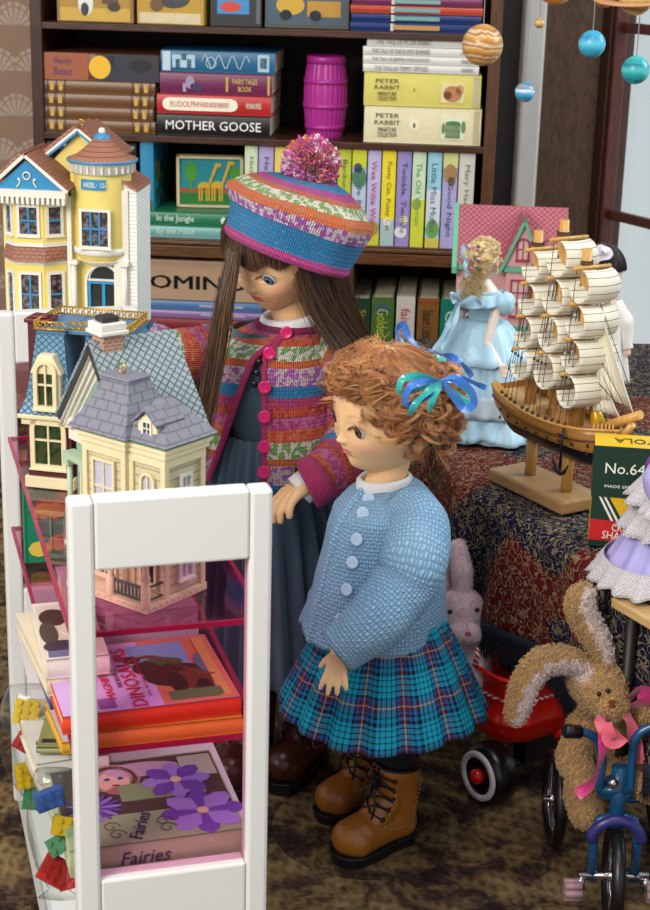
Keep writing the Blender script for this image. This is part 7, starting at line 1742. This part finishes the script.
for s_, c_ in ((1, a0), (-1, b0_)):
    mb = MB(); rg = []
    for c, a_, b_ in [(c_+Vector((s_*.002, -.000, .002))+Vector((s_*.3, -.1, -1)).normalized()*d_, Vector((1, 0, .3*s_)).normalized(), Vector((0, 1, 0))) for d_ in (-.004, 0, .006, .012, .015)]:
        d_ = len(rg); q = (.004, .0095, .0115, .0085, .0062)[d_]; rg.append([c+(a_*math.cos(2*PI*k/30)+b_*math.sin(2*PI*k/30))*(q+.0007*math.sin(k*1.3)) for k in range(30)])
    uloft(mb, rg); obj('puff_sleeve', mb, M_satin, pd, world=True); mb = MB(); mb.tube([rg[-1][k] for k in range(30)], .0016, 6, closed=True); obj('sleeve_lace', mb, lace, pd, world=True)
# upswept blonde curls
g = np.random.default_rng(31); paths = []; cc = []
for i in range(170):
    az = g.uniform(-PI, PI); 
    if abs(az) < .9: ph_ = g.uniform(.1, .9)
    else: ph_ = g.uniform(.1, 1.9)
    rr = 1.12+.12*g.random(); ct = np.array([.40*math.sin(ph_)*math.sin(az), -.43*math.sin(ph_)*math.cos(az), .5*math.cos(ph_)])*rr*HP
    ax1 = g.normal(0, 1, 3); ax1 /= np.linalg.norm(ax1); b1 = np.cross(ax1, [0, 0, 1.0]); b1 /= np.linalg.norm(b1)+1e-9; b2v = np.cross(ax1, b1); bc = np.array(lin(['f0d8a4', 'e4c488', 'f8e6bc', 'dcb878'][g.integers(0, 4)])[:3])
    for s_ in range(12):
        t = np.linspace(0, g.uniform(5, 9), 20); rr2 = HP*(.085+.01*g.normal()); q = ct+ax1*(np.linspace(-.03, .03, 20)*HP)[:, None]+ax1*g.normal(0, .012*HP)+rr2*(np.cos(t)[:, None]*b1+np.sin(t)[:, None]*b2v)*np.linspace(1, .5, 20)[:, None]
        paths.append(q @ np.array(HMp.to_3x3()).T+np.array(HMp.translation)); cc.append(bc*g.uniform(.85, 1.1))
for i in range(160):   # ringlets hanging at the nape
    px_ = g.uniform(462, 484); st_ = np.array(WY(px_, 275, YP-.010+.008*g.random())); L_ = g.uniform(.018, .030); t = np.linspace(0, 1, 24); am = .003
    q = np.stack([st_[0]+am*np.cos(t*14+px_), st_[1]-.004+am*np.sin(t*14+px_), st_[2]-L_*t], -1)+g.normal(0, .0005, 3); paths.append(np.array([q[int(round(k*23/19))] for k in range(20)])); cc.append(np.array(lin('ecd29a')[:3])*g.uniform(.8, 1.15))
cp_ = MB(); cp_.sph((0, .01*HP, .06*HP), (.42*HP, .44*HP, .48*HP), 24, 16); cpm = cp_.mesh(); cpm.transform(HMp @ T4((0, .08*HP, .04*HP))); setcol(cpm, np.ones((len(cpm.vertices), 3))*np.array(lin('e4c890')[:3]))
hb = obj('blonde_hair', join_meshes([strands(np.array(paths), .00018, np.array(cc)), cpm]), [hair_mat('blonde_doll_hair', .4)]*2, pd, world=True)
mb = MB(); g2 = random.Random(4); mats = [P('c87080', .5), P('e0a0a8', .5), P('4f7a48', .5)]
for k in range(16): c = WY(472+g2.uniform(-5, 8), 258+g2.uniform(-14, 16), YP-.022+.003*g2.random()); mb.m = k % 3; mb.sph(c, .0019, 8, 6)
obj('hair_flowers', mb, mats, hb, world=True)
ribbon(hb, Wp((470, 250, YP-.02), (464, 246, YP-.025), (463, 256, YP-.025), (468, 264, YP-.022)), .004, M_satin, (.1, -1, .2), 'hair_ribbon'); ribbon(hb, Wp((466, 256, YP-.022), (465, 266, YP-.026), (468, 276, YP-.026)), .004, M_satin, (.1, -1, .2), 'hair_ribbon')
for q in (Wp((458, 302, YP-.02), (450, 322, YP-.032), (441, 340, YP-.042), (432, 353, YP-.048)), Wp((460, 302, YP-.02), (455, 320, YP-.032), (448, 336, YP-.04), (442, 350, YP-.046)), Wp((460, 302, YP-.02), (452, 294, YP-.03), (455, 303, YP-.03)), Wp((460, 303, YP-.02), (474, 298, YP-.03), (480, 306, YP-.028), (466, 306, YP-.026))):
    ribbon(pd, q, .005, M_satin, (.1, -1, .3), 'sash_ribbon')

# ---- dark haired doll behind the ship, white bow and dress
YD = 1.58; dx0 = WY(603, 300, YD).x; zt = WY(603, 280, YD).z
dd = thing('doll', 'small black haired doll with a white bow and white dress behind the ship', 'doll', loc=(dx0, YD, TT))
hc3 = WY(604, 271, YD); HMd = T4(hc3) @ rotm('Z', 138); HD = .045
hmd = head_mesh(HD, skin=(.80, .56, .44), na=110, nb=90); hmd.transform(HMd)
bmd = blob([((dx0, YD, TT+.06), .016, (dx0, YD, zt-.02), .014), ((dx0, YD, zt-.02), .012, tuple(hc3+Vector((0, 0, -.01))), .008), ((dx0-.016, YD, zt-.028), .006, (dx0-.026, YD-.01, zt-.07), .004), ((dx0+.016, YD, zt-.028), .006, (dx0+.026, YD-.01, zt-.07), .004), ((dx0-.01, YD, TT+.002), .006, (dx0-.01, YD, TT+.06), .009), ((dx0+.01, YD, TT+.002), .006, (dx0+.01, YD, TT+.06), .009)], .001, 3); setcol(bmd, np.ones((len(bmd.vertices), 3))*np.array((.80, .56, .44)))
obj('body', join_meshes([hmd, bmd]), [M_porc_c]*2, dd, world=True); eyes(dd, HMd, HD, eye_mat('4a3020', '1a100a'))
g = np.random.default_rng(9); n_ = 1400; az = g.uniform(.75, 2*PI-.75, n_); paths = []
for a_ in az:
    ph_ = np.linspace(.05, 1.35+.15*g.random(), 10); q = np.stack([.40*HD*np.sin(ph_)*math.sin(a_)*1.14, -.43*HD*np.sin(ph_)*math.cos(a_)*1.14, .5*HD*np.cos(ph_)*1.14], -1); q[:, :2] += 0; paths.append(q)
fr3 = g.uniform(-.8, .8, 500)
for a_ in fr3:
    ph_ = np.linspace(.05, 1.05, 10); paths.append(np.stack([.40*HD*np.sin(ph_)*math.sin(a_)*1.12, -.43*HD*np.sin(ph_)*math.cos(a_)*1.12, .5*HD*np.cos(ph_)*1.12], -1))
paths = np.array(paths)+g.normal(0, .0006, (len(paths), 1, 3)); paths = paths @ np.array(HMd.to_3x3()).T+np.array(HMd.translation)
hd = obj('black_hair', strands(paths, .00045, np.ones((len(paths), 3))*np.array(lin('241816')[:3])*g.uniform(.6, 1.6, (len(paths), 1))), hair_mat('black_doll_hair', .35), dd, world=True)
M_bow = MT('white_bow_cloth', 'd4ccd8', .5).m; yb3 = YD-.022
for q in (Wp((595, 256, yb3), (585, 250, yb3-.004), (582, 258, yb3-.004), (594, 259, yb3)), Wp((596, 256, yb3), (602, 248, yb3-.004), (608, 254, yb3-.004), (597, 259, yb3)), Wp((595, 257, yb3), (590, 264, yb3-.004), (586, 270, yb3-.004))): ribbon(hd, q, .010, M_bow, (.1, -1, .3), 'bow')
mb = MB(); rg = []
for k in range(20):
    f = k/19; rg.append(ring_at(dx0, YD, zt-.018-(zt-.018-TT-.03)*f, .012+.007*min(1, f*3)+.012*f, .012+.006*min(1, f*3)+.010*f, 100, lambda t, f=f: .0025*f*math.sin(12*t)))
wd3 = MT('white_lawn_dress', 'dcd8d0', .8, sub=.1).m
uloft(mb, rg); obj('white_dress', mb, wd3, dd, world=True, solid=.0006)
for s_ in (-1, 1):
    mb = MB(); sleeve(mb, [(dx0+s_*.010, YD, zt-.022), (dx0+s_*.020, YD-.004, zt-.040), (dx0+s_*.026, YD-.01, zt-.066)], [.008, .0105, .006], 24, 16); obj('sleeve', mb, wd3, dd, world=True)

# ============================================================ purple lace doll on a pale wooden seat (cut by the right edge)
sz = WY(620, 606, 1.10).z
pe = WZ(611, 597, sz); 
sang2 = R(-62)
MSt = T4((pe.x, pe.y, 0)) @ Matrix.Rotation(sang2, 4, 'Z')
seat = thing('small_stool', 'pale wooden stool edge under the lilac lace dress at the right', 'stool', mat=MSt)
mb = MB(); mb.b2(0, .13, 0, .10, sz-.008, sz); obj('stool_top', mb, wood('pale_stool_wood', 'b08c5a', 'ccaa74', .45, (2, 14, 14)), seat, bevel=.0015)
for x, y in ((.012, .012), (.118, .012), (.118, .088), (.012, .088)):
    mb = MB(); mb.cyl((x, y, 0), (x, y, sz-.008), .004, .005, 10); obj('leg', mb, P('14100e', .5), seat)
qx = WY(668, 560, 1.15); lx, ly = qx.x, 1.15
ld = thing('doll', 'doll in lilac dress with white lace ruffles and purple cord, cut by the right edge', 'doll', loc=(lx, ly, sz))
M_lil = MT('lilac_cotton', 'a49ad4', .6); M_lil.col(M_lil.mix(M_lil.noise(40, 2), '9890cc', 'b4acdf')); M_lil = M_lil.m
lc2 = MT('open_white_lace', 'e6e2da', .9); lu, lv = lc2.uv(); hh1 = ((lu*(1/.0042)).frac()-.5); hh2 = ((lv*(1/.0042)).frac()-.5); rr1 = (hh1*hh1+hh2*hh2).sqrt(); lc2.col(lc2.mix(((rr1-.34).abs()).lt(.10), 'c8c2cc', 'f6f2ea')); lc2.bump(((rr1-.34).abs()).ss(.14, .02), .0012, 1); lc2 = lc2.m
def z_at(py): return WY(650, py, ly-.03).z
body_l = blob([((lx, ly, sz+.01), .022, (lx+.012, ly, z_at(470)), .016), ((lx+.012, ly, z_at(470)), .012, (lx+.016, ly, z_at(425)), .009), ((lx+.018, ly, z_at(400)), .024, (lx+.018, ly, z_at(390)), .024)], .0012, 3)
setcol(body_l, np.ones((len(body_l.vertices), 3))*np.array((.80, .56, .44))); obj('body', body_l, M_porc_c, ld, world=True)
mb = MB(); rg = []
for k in range(24):
    f = k/23; z = z_at(520)-(z_at(520)-sz-.004)*f; a = .020+.030*f**.8; rg.append(ring_at(lx+.004*(1-f), ly, z, a, a, 140, lambda t, f=f: .003*f*math.sin(14*t+math.sin(3*t))))
uloft(mb, rg); obj('lilac_skirt', mb, M_lil, ld, world=True, solid=.0006)
mb = MB(); rg = []
for k in range(18):
    f = k/17; z = z_at(520)+(z_at(455)-z_at(520))*f; a = .0205+.004*math.sin(PI*f); rg.append(ring_at(lx+.004+.008*f, ly, z, a, a, 80, lambda t: .0008*math.sin(26*t)))
uloft(mb, rg); obj('pleated_bodice', mb, P('cfcbe0', .7), ld, world=True)
flounce(ld, lx, ly, z_at(568), .048, .058, .017, 20, .0035, lc2, 'hem_lace', 1.0, .05)
flounce(ld, lx+.004, ly, z_at(508), .026, .042, .024, 13, .004, lc2, 'waist_lace', 1.0, .08)
flounce(ld, lx+.008, ly, z_at(472), .024, .043, .022, 12, .004, lc2, 'collar_lace', 1.0, .25)
for pyq, rr3, tl in ((512, .0275, .1), (541, .030, -.25), (470, .027, .35)):
    mb = MB(); ctr = z_at(pyq); mb.tube([p+Vector((0, 0, tl*(p.x-lx))) for p in ring_at(lx+.006, ly, ctr, rr3, rr3, 60)], .0022, 6, closed=True); obj('purple_cord', mb, P('6a2478', .5), ld, world=True)
mb = MB(); sleeve(mb, [(lx-.004, ly-.016, z_at(455)), (lx-.014, ly-.026, z_at(480)), (lx-.012, ly-.030, z_at(505))], [.010, .016, .010], 30, 20); obj('lilac_sleeve', mb, M_lil, ld, world=True)
flounce(ld, lx-.012, ly-.030, z_at(498), .011, .018, .012, 9, .002, lc2, 'sleeve_lace', 1.0)
# ============================================================ red wagon with white rabbit
wA = WZ(487, 773, .027); wB = WZ(556, 750, .027)
wang = math.atan2(wB.y-wA.y, wB.x-wA.x)
MWg = T4((wA.x, wA.y, 0)) @ Matrix.Rotation(wang, 4, 'Z')      # x across the wagon (front axle), y towards its back
wg = thing('toy_wagon', 'red toy wagon with white rimmed black wheels partly under the table', 'toy wagon', mat=MWg)
M_red = MT('red_enamel', 'd01a10', .22, spec=.6); M_red = M_red.m; WWd = .115; WL = .19
Rz0, Rz1 = .050, .116
def rr_outline(x0, x1, y0, y1, r, n=7):
    o_ = []
    for cx, cy, a0 in ((x1-r, y1-r, 0), (x0+r, y1-r, 90), (x0+r, y0+r, 180), (x1-r, y0+r, 270)):
        for k in range(n+1): a = R(a0+90*k/n); o_.append((cx+r*math.cos(a), cy+r*math.sin(a)))
    return o_
x0, x1, y0, y1 = .006, .006+WWd, -.018, -.018+WL
mb = MB(); rg = []
for ins, z in ((.012, Rz0), (.004, Rz0+.004), (.001, Rz0+.014), (0, Rz0+.02), (-.0012, Rz0+.022), (0, Rz0+.024), (-.002, Rz1-.004), (-.006, Rz1-.001), (-.007, Rz1+.001), (-.004, Rz1+.002), (.002, Rz1-.002), (.004, Rz0+.01), (.012, Rz0+.005)):
    rg.append([(x, y, z) for x, y in rr_outline(x0+ins, x1-ins, y0+ins, y1-ins, .026)])
mb.rings(rg, True, True, True); obj('tub', mb, M_red, wg)
mb = MB(); pr = [(x, y, Rz0+.045) for x, y in rr_outline(x0-.001, x1+.001, y0-.001, y1+.001, .027)]; mb.tube(pr, .0015, 6, closed=True); stp = MT('striped_rope', 'e8e4e0', .6); sx1, sy1, sz1 = stp.xyz(); stp.col(stp.mix(((sx1+sy1+sz1)*170.0).frac().gt(.5), 'e4dcd8', 'b02020')); obj('striped_rope', mb, stp.m, wg)
for x, y in ((.0, 0), (WWd+.012, 0), (.0, WL-.045), (WWd+.012, WL-.045)):
    s_ = -1 if x < .01 else 1
    mb = MB(); mb.M = T4((x, y, .027)) @ rotm('Y', 90*s_); mb.lathe([(.012, .009), (.020, .010), (.0262, .006), (.0272, 0), (.0262, -.012), (.022, -.016), (.010, -.016)], 40, True, True); w_ = obj('wheel', mb, P('0c0c0e', .3), wg)
    mb = MB(); mb.M = T4((x, y, .027)) @ rotm('Y', 90*s_); mb.lathe([(.0165, .0095), (.0168, .0112), (.0215, .0112), (.0218, .0085)], 40); obj('white_rim', mb, P('d0cccc', .4), w_)
    mb = MB(); mb.M = T4((x, y, .027)) @ rotm('Y', 90*s_); mb.lathe([(.0062, .009), (.0065, .013), (.004, .0155), (.0004, .016)], 20); obj('hub_cap', mb, M_red, w_)
for y in (0, WL-.045): mb = MB(); mb.cyl((.01, y, .027), (WWd, y, .027), .0028, n=8); obj('axle', mb, P('3a3a3e', .35, .8), wg)
for y in (0, WL-.045): mb = MB(); mb.b2(.035, .09, y-.008, y+.008, .028, Rz0+.002); obj('bolster', mb, P('141416', .4), wg)
mb = MB(); hp = [(WWd*.5, y0-.002, Rz0+.004), (WWd*.5+.012, y0-.010, Rz0+.03), (WWd*.5+.010, y0+.03, Rz1+.01), (WWd*.55, y0+.10, Rz1+.028)]; mb.tube([tuple(p) for p in crom(hp, 16)], .003, 8); obj('handle', mb, M_red, wg)
# white rabbit
rc = WY(459, 610, 1.295)
wr = thing('plush_rabbit', 'pale pinkish white plush rabbit sitting in the red wagon', 'plush rabbit', loc=(rc.x, rc.y, Rz0+.006))
Wc_ = lambda px, py, Y=1.33: tuple(WY(px+1, py, Y-.035))
capR = [(Wc_(461, 610), .0195, Wc_(462, 636, 1.325), .0200), (Wc_(463, 655, 1.345), .022, Wc_(461, 690, 1.345), .030), (Wc_(462, 596), .0075, Wc_(461, 572, 1.335), .0095), (Wc_(461, 572, 1.335), .0095, Wc_(457, 548, 1.345), .0078), (Wc_(448, 598, 1.35), .009, Wc_(441, 560, 1.355), .009), (Wc_(474, 655, 1.31), .010, Wc_(476, 678, 1.30), .009), (Wc_(450, 655, 1.31), .010, Wc_(446, 678, 1.30), .009), (Wc_(470, 634, 1.305), .0095, Wc_(458, 634, 1.305), .0095)]
rbm = blob(capR, .0012, 3); setcol(rbm, np.ones((len(rbm.vertices), 3))*np.array(lin('d8b8c0')[:3]))
fl = pile(rbm, 12000, .0013, .00022, 3, 1.0, lambda p: np.ones((len(p), 3))*np.array(lin('e0c2ca')[:3]))
fm_ = MT('white_plush', 'dcc0c8', .95, spec=.1); fm_.col(fm_.attr()); fm_.b.inputs['Sheen Weight'].default_value = .5
obj('body', join_meshes([rbm, fl]), [fm_.m]*2, wr, world=True)
mb = MB(); mb.sph(Wc_(467, 634, 1.2985), (.0045, .003, .0028), 14, 8); obj('nose', mb, P('b02848', .5), wr, world=True)
mb = MB(); 
for px, py in ((449, 612), (476, 610)): mb.sph(Wc_(px, py, 1.305), .0022, 10, 8)
obj('eye', mb, P('2a2028', .2), wr, world=True)
mb = MB(); mb.tube([Wc_(475, 648, 1.295), Wc_(477, 656, 1.293), Wc_(474, 664, 1.292)], .002, 8); obj('candy_cane', mb, stp.m, wr, world=True)

# ============================================================ blue tricycle with tan rabbit
fw = WZ(614, 922, 0); FWY = fw.y; RWY = WZ(553, 842, 0).y
M_blue = MT('blue_enamel', '134a72', .25, spec=.6).m; M_rub = P('0b0b0d', .35); M_chr = MT('chrome', 'b8b4b8', .12, 1.0).m
fr_c = Vector((WY(614, 868, FWY).x, FWY, .040)); rl_ = WY(555, 790, RWY); rl_ = Vector((rl_.x, RWY, .040)); axc = Vector((fr_c.x+.014, RWY, .040)); rr_ = Vector((axc.x+(axc.x-rl_.x), RWY+.004, .040))
tr = thing('toy_tricycle', 'dark blue toy tricycle with chrome hubs facing the camera', 'toy tricycle', loc=(fr_c.x, fr_c.y, 0))
def spoked(c, r_, tw_, yaw, name='wheel', ns=16):
    M = T4(c) @ rotm('Z', yaw) @ rotm('Y', 90)
    mb = MB(); mb.M = M; mb.tube([((r_-tw_)*math.cos(t), (r_-tw_)*math.sin(t), 0) for t in [2*PI*k/48 for k in range(48)]], tw_, 10, closed=True); w_ = obj(name, mb, M_rub, tr, world=True)
    mb = MB(); mb.M = M; mb.tube([((r_-2*tw_)*math.cos(t), (r_-2*tw_)*math.sin(t), 0) for t in [2*PI*k/48 for k in range(48)]], .0016, 8, closed=True); obj('rim', mb, M_chr, w_, world=True)
    mb = MB(); mb.M = M
    for k in range(ns): a = 2*PI*k/ns; mb.cyl((.004*math.cos(a+.4), .004*math.sin(a+.4), .003*(1 if k % 2 else -1)), ((r_-2*tw_)*math.cos(a), (r_-2*tw_)*math.sin(a), 0), .00045, n=4, caps=False)
    obj('spokes', mb, M_chr, w_, world=True)
    mb = MB(); mb.M = M; mb.lathe([(.0001, -.009), (.003, -.009), (.003, -.005), (.005, -.004), (.0042, 0), (.005, .004), (.003, .005), (.003, .009), (.0001, .009)], 16); obj('hub', mb, M_chr, w_, world=True)
spoked(fr_c, .040, .0052, -4, ns=18); spoked(rl_, .040, .0048, 1); spoked(rr_, .040, .0048, 4)
def T_(path, r_, name, mat=M_blue, n=12, par=None): mb = MB(); mb.tube(path, r_, n); return obj(name, mb, mat, par or tr, world=True)
fx, fy = fr_c.x, fr_c.y
crz = .088
for s_ in (-1, 1): T_([(fx+s_*.016, fy+.0, .036), (fx+s_*.016, fy+.004, .070), (fx+s_*.013, fy+.005, crz-.004), (fx, fy+.006, crz)], .0036, 'fork_leg')
mb = MB(); mb.tube([(fx+.0185*math.cos(a), fy+.002, 0.068+.0175*math.sin(a)) for a in [PI*k/14 for k in range(15)]], .0046, 8, flat=1.0); obj('front_fender', mb, MT('violet_blue_enamel', '2c2c6c', .3).m, tr, world=True)
T_([(fx, fy+.006, .078), (fx, fy+.012, .125)], .0060, 'head_tube', n=16)
T_([(fx, fy+.012, .112), (fx, fy+.040, .096), (axc.x, fy+.075, .062), (axc.x, RWY, .045)], .0062, 'main_frame')
T_([tuple(rl_), tuple(rr_)], .0034, 'rear_axle', M_chr)
mb = MB(); mb.b2(axc.x-.030, axc.x+.030, RWY-.012, RWY+.02, .044, .048); obj('rear_step', mb, M_blue, tr, world=True, bevel=.001)
mb = MB(); mb.sph((axc.x-.004, fy+.072, .093), (.022, .028, .006), 24, 12); obj('seat', mb, M_blue, tr, world=True)
T_([(axc.x-.002, fy+.072, .060), (axc.x-.004, fy+.072, .09)], .004, 'seat_post', M_chr)
hb1 = WY(567, 731, fy+.0); hb2 = WY(590, 733, fy+.005); top_ = .104
T_([tuple(p) for p in crom([(fx-.004, fy+.010, .100), WY(600, 790, fy+.006), WY(602, 760, fy+.006), WY(598, 742, fy+.004), WY(586, 733, fy), WY(572, 731, fy-.004)], 24)], .0034, 'handlebar')
T_([tuple(p) for p in crom([(fx+.004, fy+.010, .100), WY(630, 790, fy+.008), WY(632, 760, fy+.008), WY(636, 738, fy+.008), WY(648, 728, fy+.008), WY(664, 726, fy+.006)], 24)], .0034, 'handlebar')
T_([WY(601, 790, fy+.006), WY(631, 790, fy+.008)], .0036, 'handlebar_brace')
mb = MB(); a_, b_ = WY(564, 731, fy-.006), WY(580, 732, fy-.002); mb.tube([a_, a_+(b_-a_)*.1, b_], [.004, .0052, .0050], 14); obj('grip', mb, M_rub, tr, world=True)
mb = MB(); a_, b_ = WY(672, 726, fy+.006), WY(656, 727, fy+.006); mb.tube([a_, a_+(b_-a_)*.1, b_], [.004, .0052, .0050], 14); obj('grip', mb, M_rub, tr, world=True)
mb = MB(); mb.sph(WY(613, 783, fy-.003), .004, 14, 10); obj('headset_nut', mb, M_chr, tr, world=True)
T_([(fx-.026, fy, .040), (fx+.026, fy, .040)], .0032, 'pedal_axle', M_chr)
for s_ in (-1, 1):
    T_([(fx+s_*.024, fy, .040), (fx+s_*.024, fy-.004, .030)], .0028, 'pedal_crank', M_chr)
    mb = MB(); cx = fx+s_*.0305
    for k in range(6): a = 2*PI*k/6; mb.cyl((cx-.0065, fy-.005+.0055*math.cos(a), .030+.0055*math.sin(a)), (cx+.0065, fy-.005+.0055*math.cos(a), .030+.0055*math.sin(a)), .0030, n=8)
    obj('pedal', mb, MT('pink_pedal_rubber', '9c7a80', .4).m, tr, world=True)
# tan rabbit
ry = fy+.050
Rr = lambda px, py, dy=0.0: tuple(WY(px, py, ry+dy))
tb_ = thing('plush_rabbit', 'tan curly plush rabbit with long ears and pink ribbon riding the tricycle', 'plush rabbit', loc=(axc.x, ry, .097))
capT = [(Rr(594, 680, .002), .0180, Rr(602, 691, -.010), .0175), (Rr(604, 695, -.016), .0150, Rr(611, 705, -.026), .0115), (Rr(599, 722, .012), .0170, Rr(598, 756, .016), .0225), (Rr(597, 745, .014), .0225, Rr(600, 772, .012), .0220),
        (Rr(583, 726, .004), .0105, Rr(573, 758, -.010), .0110), (Rr(573, 758, -.010), .0110, Rr(583, 784, -.030), .0100), (Rr(616, 724, .006), .0105, Rr(636, 720, -.010), .0105), (Rr(636, 720, -.010), .0105, Rr(658, 714, -.020), .0100),
        (Rr(587, 776, -.002), .0130, Rr(583, 796, -.026), .0120), (Rr(583, 794, -.026), .0120, Rr(586, 812, -.030), .0110), (Rr(616, 774, -.002), .0130, Rr(640, 778, -.028), .0120), (Rr(638, 776, -.026), .0120, Rr(650, 786, -.032), .0110)]
e1 = crom([Rr(588, 668), Rr(566, 660, -.004), Rr(542, 662, -.010), Rr(526, 682, -.014), Rr(516, 714, -.018)], 9); e1r = [.0062, .0074, .0084, .0090, .0092, .0092, .0090, .0084, .0070]
e2 = crom([Rr(604, 664, 0), Rr(598, 642, .002), Rr(586, 622, .003), Rr(579, 604, .003), Rr(583, 594, .003)], 9); e2r = [.0060, .0074, .0084, .0090, .0094, .0095, .0092, .0084, .0070]
for ee, er in ((e1, e1r), (e2, e2r)):
    for k in range(8): capT.append((tuple(ee[k]), er[k], tuple(ee[k+1]), er[k+1]))
TANc = np.array(lin('c69c62')[:3]); PNKc = np.array(lin('e6d2cc')[:3])
def eartint(p):
    p = np.asarray(p, float); c = np.ones((len(p), 3))*TANc
    for ee, off in ((e1, np.array([.0045, -.0070, -.0050])), (e2, np.array([.0065, -.0055, .0010]))):
        for k in range(1, 9):
            d = np.linalg.norm((p-(ee[k]+off))*np.array([1, 1, 1]), axis=1); c[d < .0078] = PNKc
    return c
tbm = blob(capT, .0011, 3); setcol(tbm, eartint(coords(tbm))*.8)
fl2 = pile(tbm, 26000, .0032, .00030, 6, 1.6, eartint)
ft = MT('tan_curly_plush', 'b88c54', .95, spec=.1); ft.col(ft.attr()); ft.b.inputs['Sheen Weight'].default_value = .4
obj('body', join_meshes([tbm, fl2]), [ft.m]*2, tb_, world=True)
for px, py in ((599, 694), (608, 691)):
    mb = MB(); mb.sph(Rr(px, py, -.0310), .0019, 12, 8); obj('eye', mb, P('100c0c', .15), tb_, world=True)
mb = MB(); mb.sph(Rr(612, 706, -.0385), (.0024, .0018, .0018), 12, 8); mb.prism([Rr(608.5, 703, -.0400), Rr(615, 701, -.0400), Rr(613.5, 706, -.0400), Rr(611, 707, -.0400)], (0, .003, 0)); obj('nose', mb, P('6a3a1c', .5), tb_, world=True)
M_pr = ribbon_mat('pink_ribbon', 'b81868', 'd83a80'); M_pr2 = ribbon_mat('coral_ribbon', 'd8506a', 'e86c80')
ribbon(tb_, [Rr(602, 716, -.040), Rr(604, 735, -.052), Rr(601, 760, -.060), Rr(592, 782, -.062), Rr(577, 795, -.062)], .0085, M_pr, (.1, -1, .2), 'neck_ribbon')
ribbon(tb_, [Rr(600, 716, -.040), Rr(606, 728, -.058), Rr(612, 740, -.060), Rr(622, 735, -.052)], .0130, M_pr2, (.1, -1, .2), 'neck_ribbon')
ribbon(tb_, [Rr(608, 716, -.036), Rr(624, 702, -.026), Rr(640, 690, -.030), Rr(646, 700, -.030), Rr(628, 708, -.028)], .0130, M_pr, (.1, -1, .2), 'neck_ribbon')
ribbon(tb_, [Rr(622, 708, -.030), Rr(630, 722, -.036), Rr(636, 745, -.038), Rr(640, 764, -.038)], .0105, M_pr2, (.1, -1, .1), 'neck_ribbon')
# white strip of paper pads under the paw
# ============================================================ light
w = bpy.data.worlds.new('world'); SC.world = w; w.use_nodes = True
nt = w.node_tree; bg = nt.nodes['Background']; tc = nt.nodes.new('ShaderNodeTexCoord'); sp = nt.nodes.new('ShaderNodeSeparateXYZ'); nt.links.new(tc.outputs['Generated'], sp.inputs[0])
rp = nt.nodes.new('ShaderNodeValToRGB'); e = rp.color_ramp.elements; e[0].position = .3; e[0].color = (1.1, 1.1, 1.08, 1); e[1].position = .62; e[1].color = (.85, .92, 1.0, 1)
mr = nt.nodes.new('ShaderNodeMapRange'); mr.inputs[1].default_value = -1; nt.links.new(sp.outputs[2], mr.inputs[0]); nt.links.new(mr.outputs[0], rp.inputs[0]); nt.links.new(rp.outputs[0], bg.inputs[0])
bg.inputs[1].default_value = .75
def area(name, loc, target, size, power, col, sy=None):
    l = bpy.data.lights.new(name, 'AREA'); l.energy = power; l.color = col; l.shape = 'RECTANGLE'; l.size = size; l.size_y = sy or size
    o = bpy.data.objects.new(name, l); C.objects.link(o); o.location = loc
    o.rotation_euler = (Vector(target)-Vector(loc)).to_track_quat('-Z', 'Y').to_euler()
    return o
area('left_window_daylight', (-1.0, -.25, 1.35), (-.05, 1.1, .3), .8, 37, (1.0, .93, .83))
area('right_window_daylight', (1.2, 1.5, 1.2), (.2, 1.4, .3), .8, 26, (.93, .97, 1.0))
area('overhead_fill', (.1, .55, 2.1), (0, 1.3, .2), .5, 8, (1.0, .93, .82))  # added overhead fill to brighten the scene, not a fixture of the room
SC.view_settings.exposure = 0.0

SC.cycles.transparent_max_bounces = 24
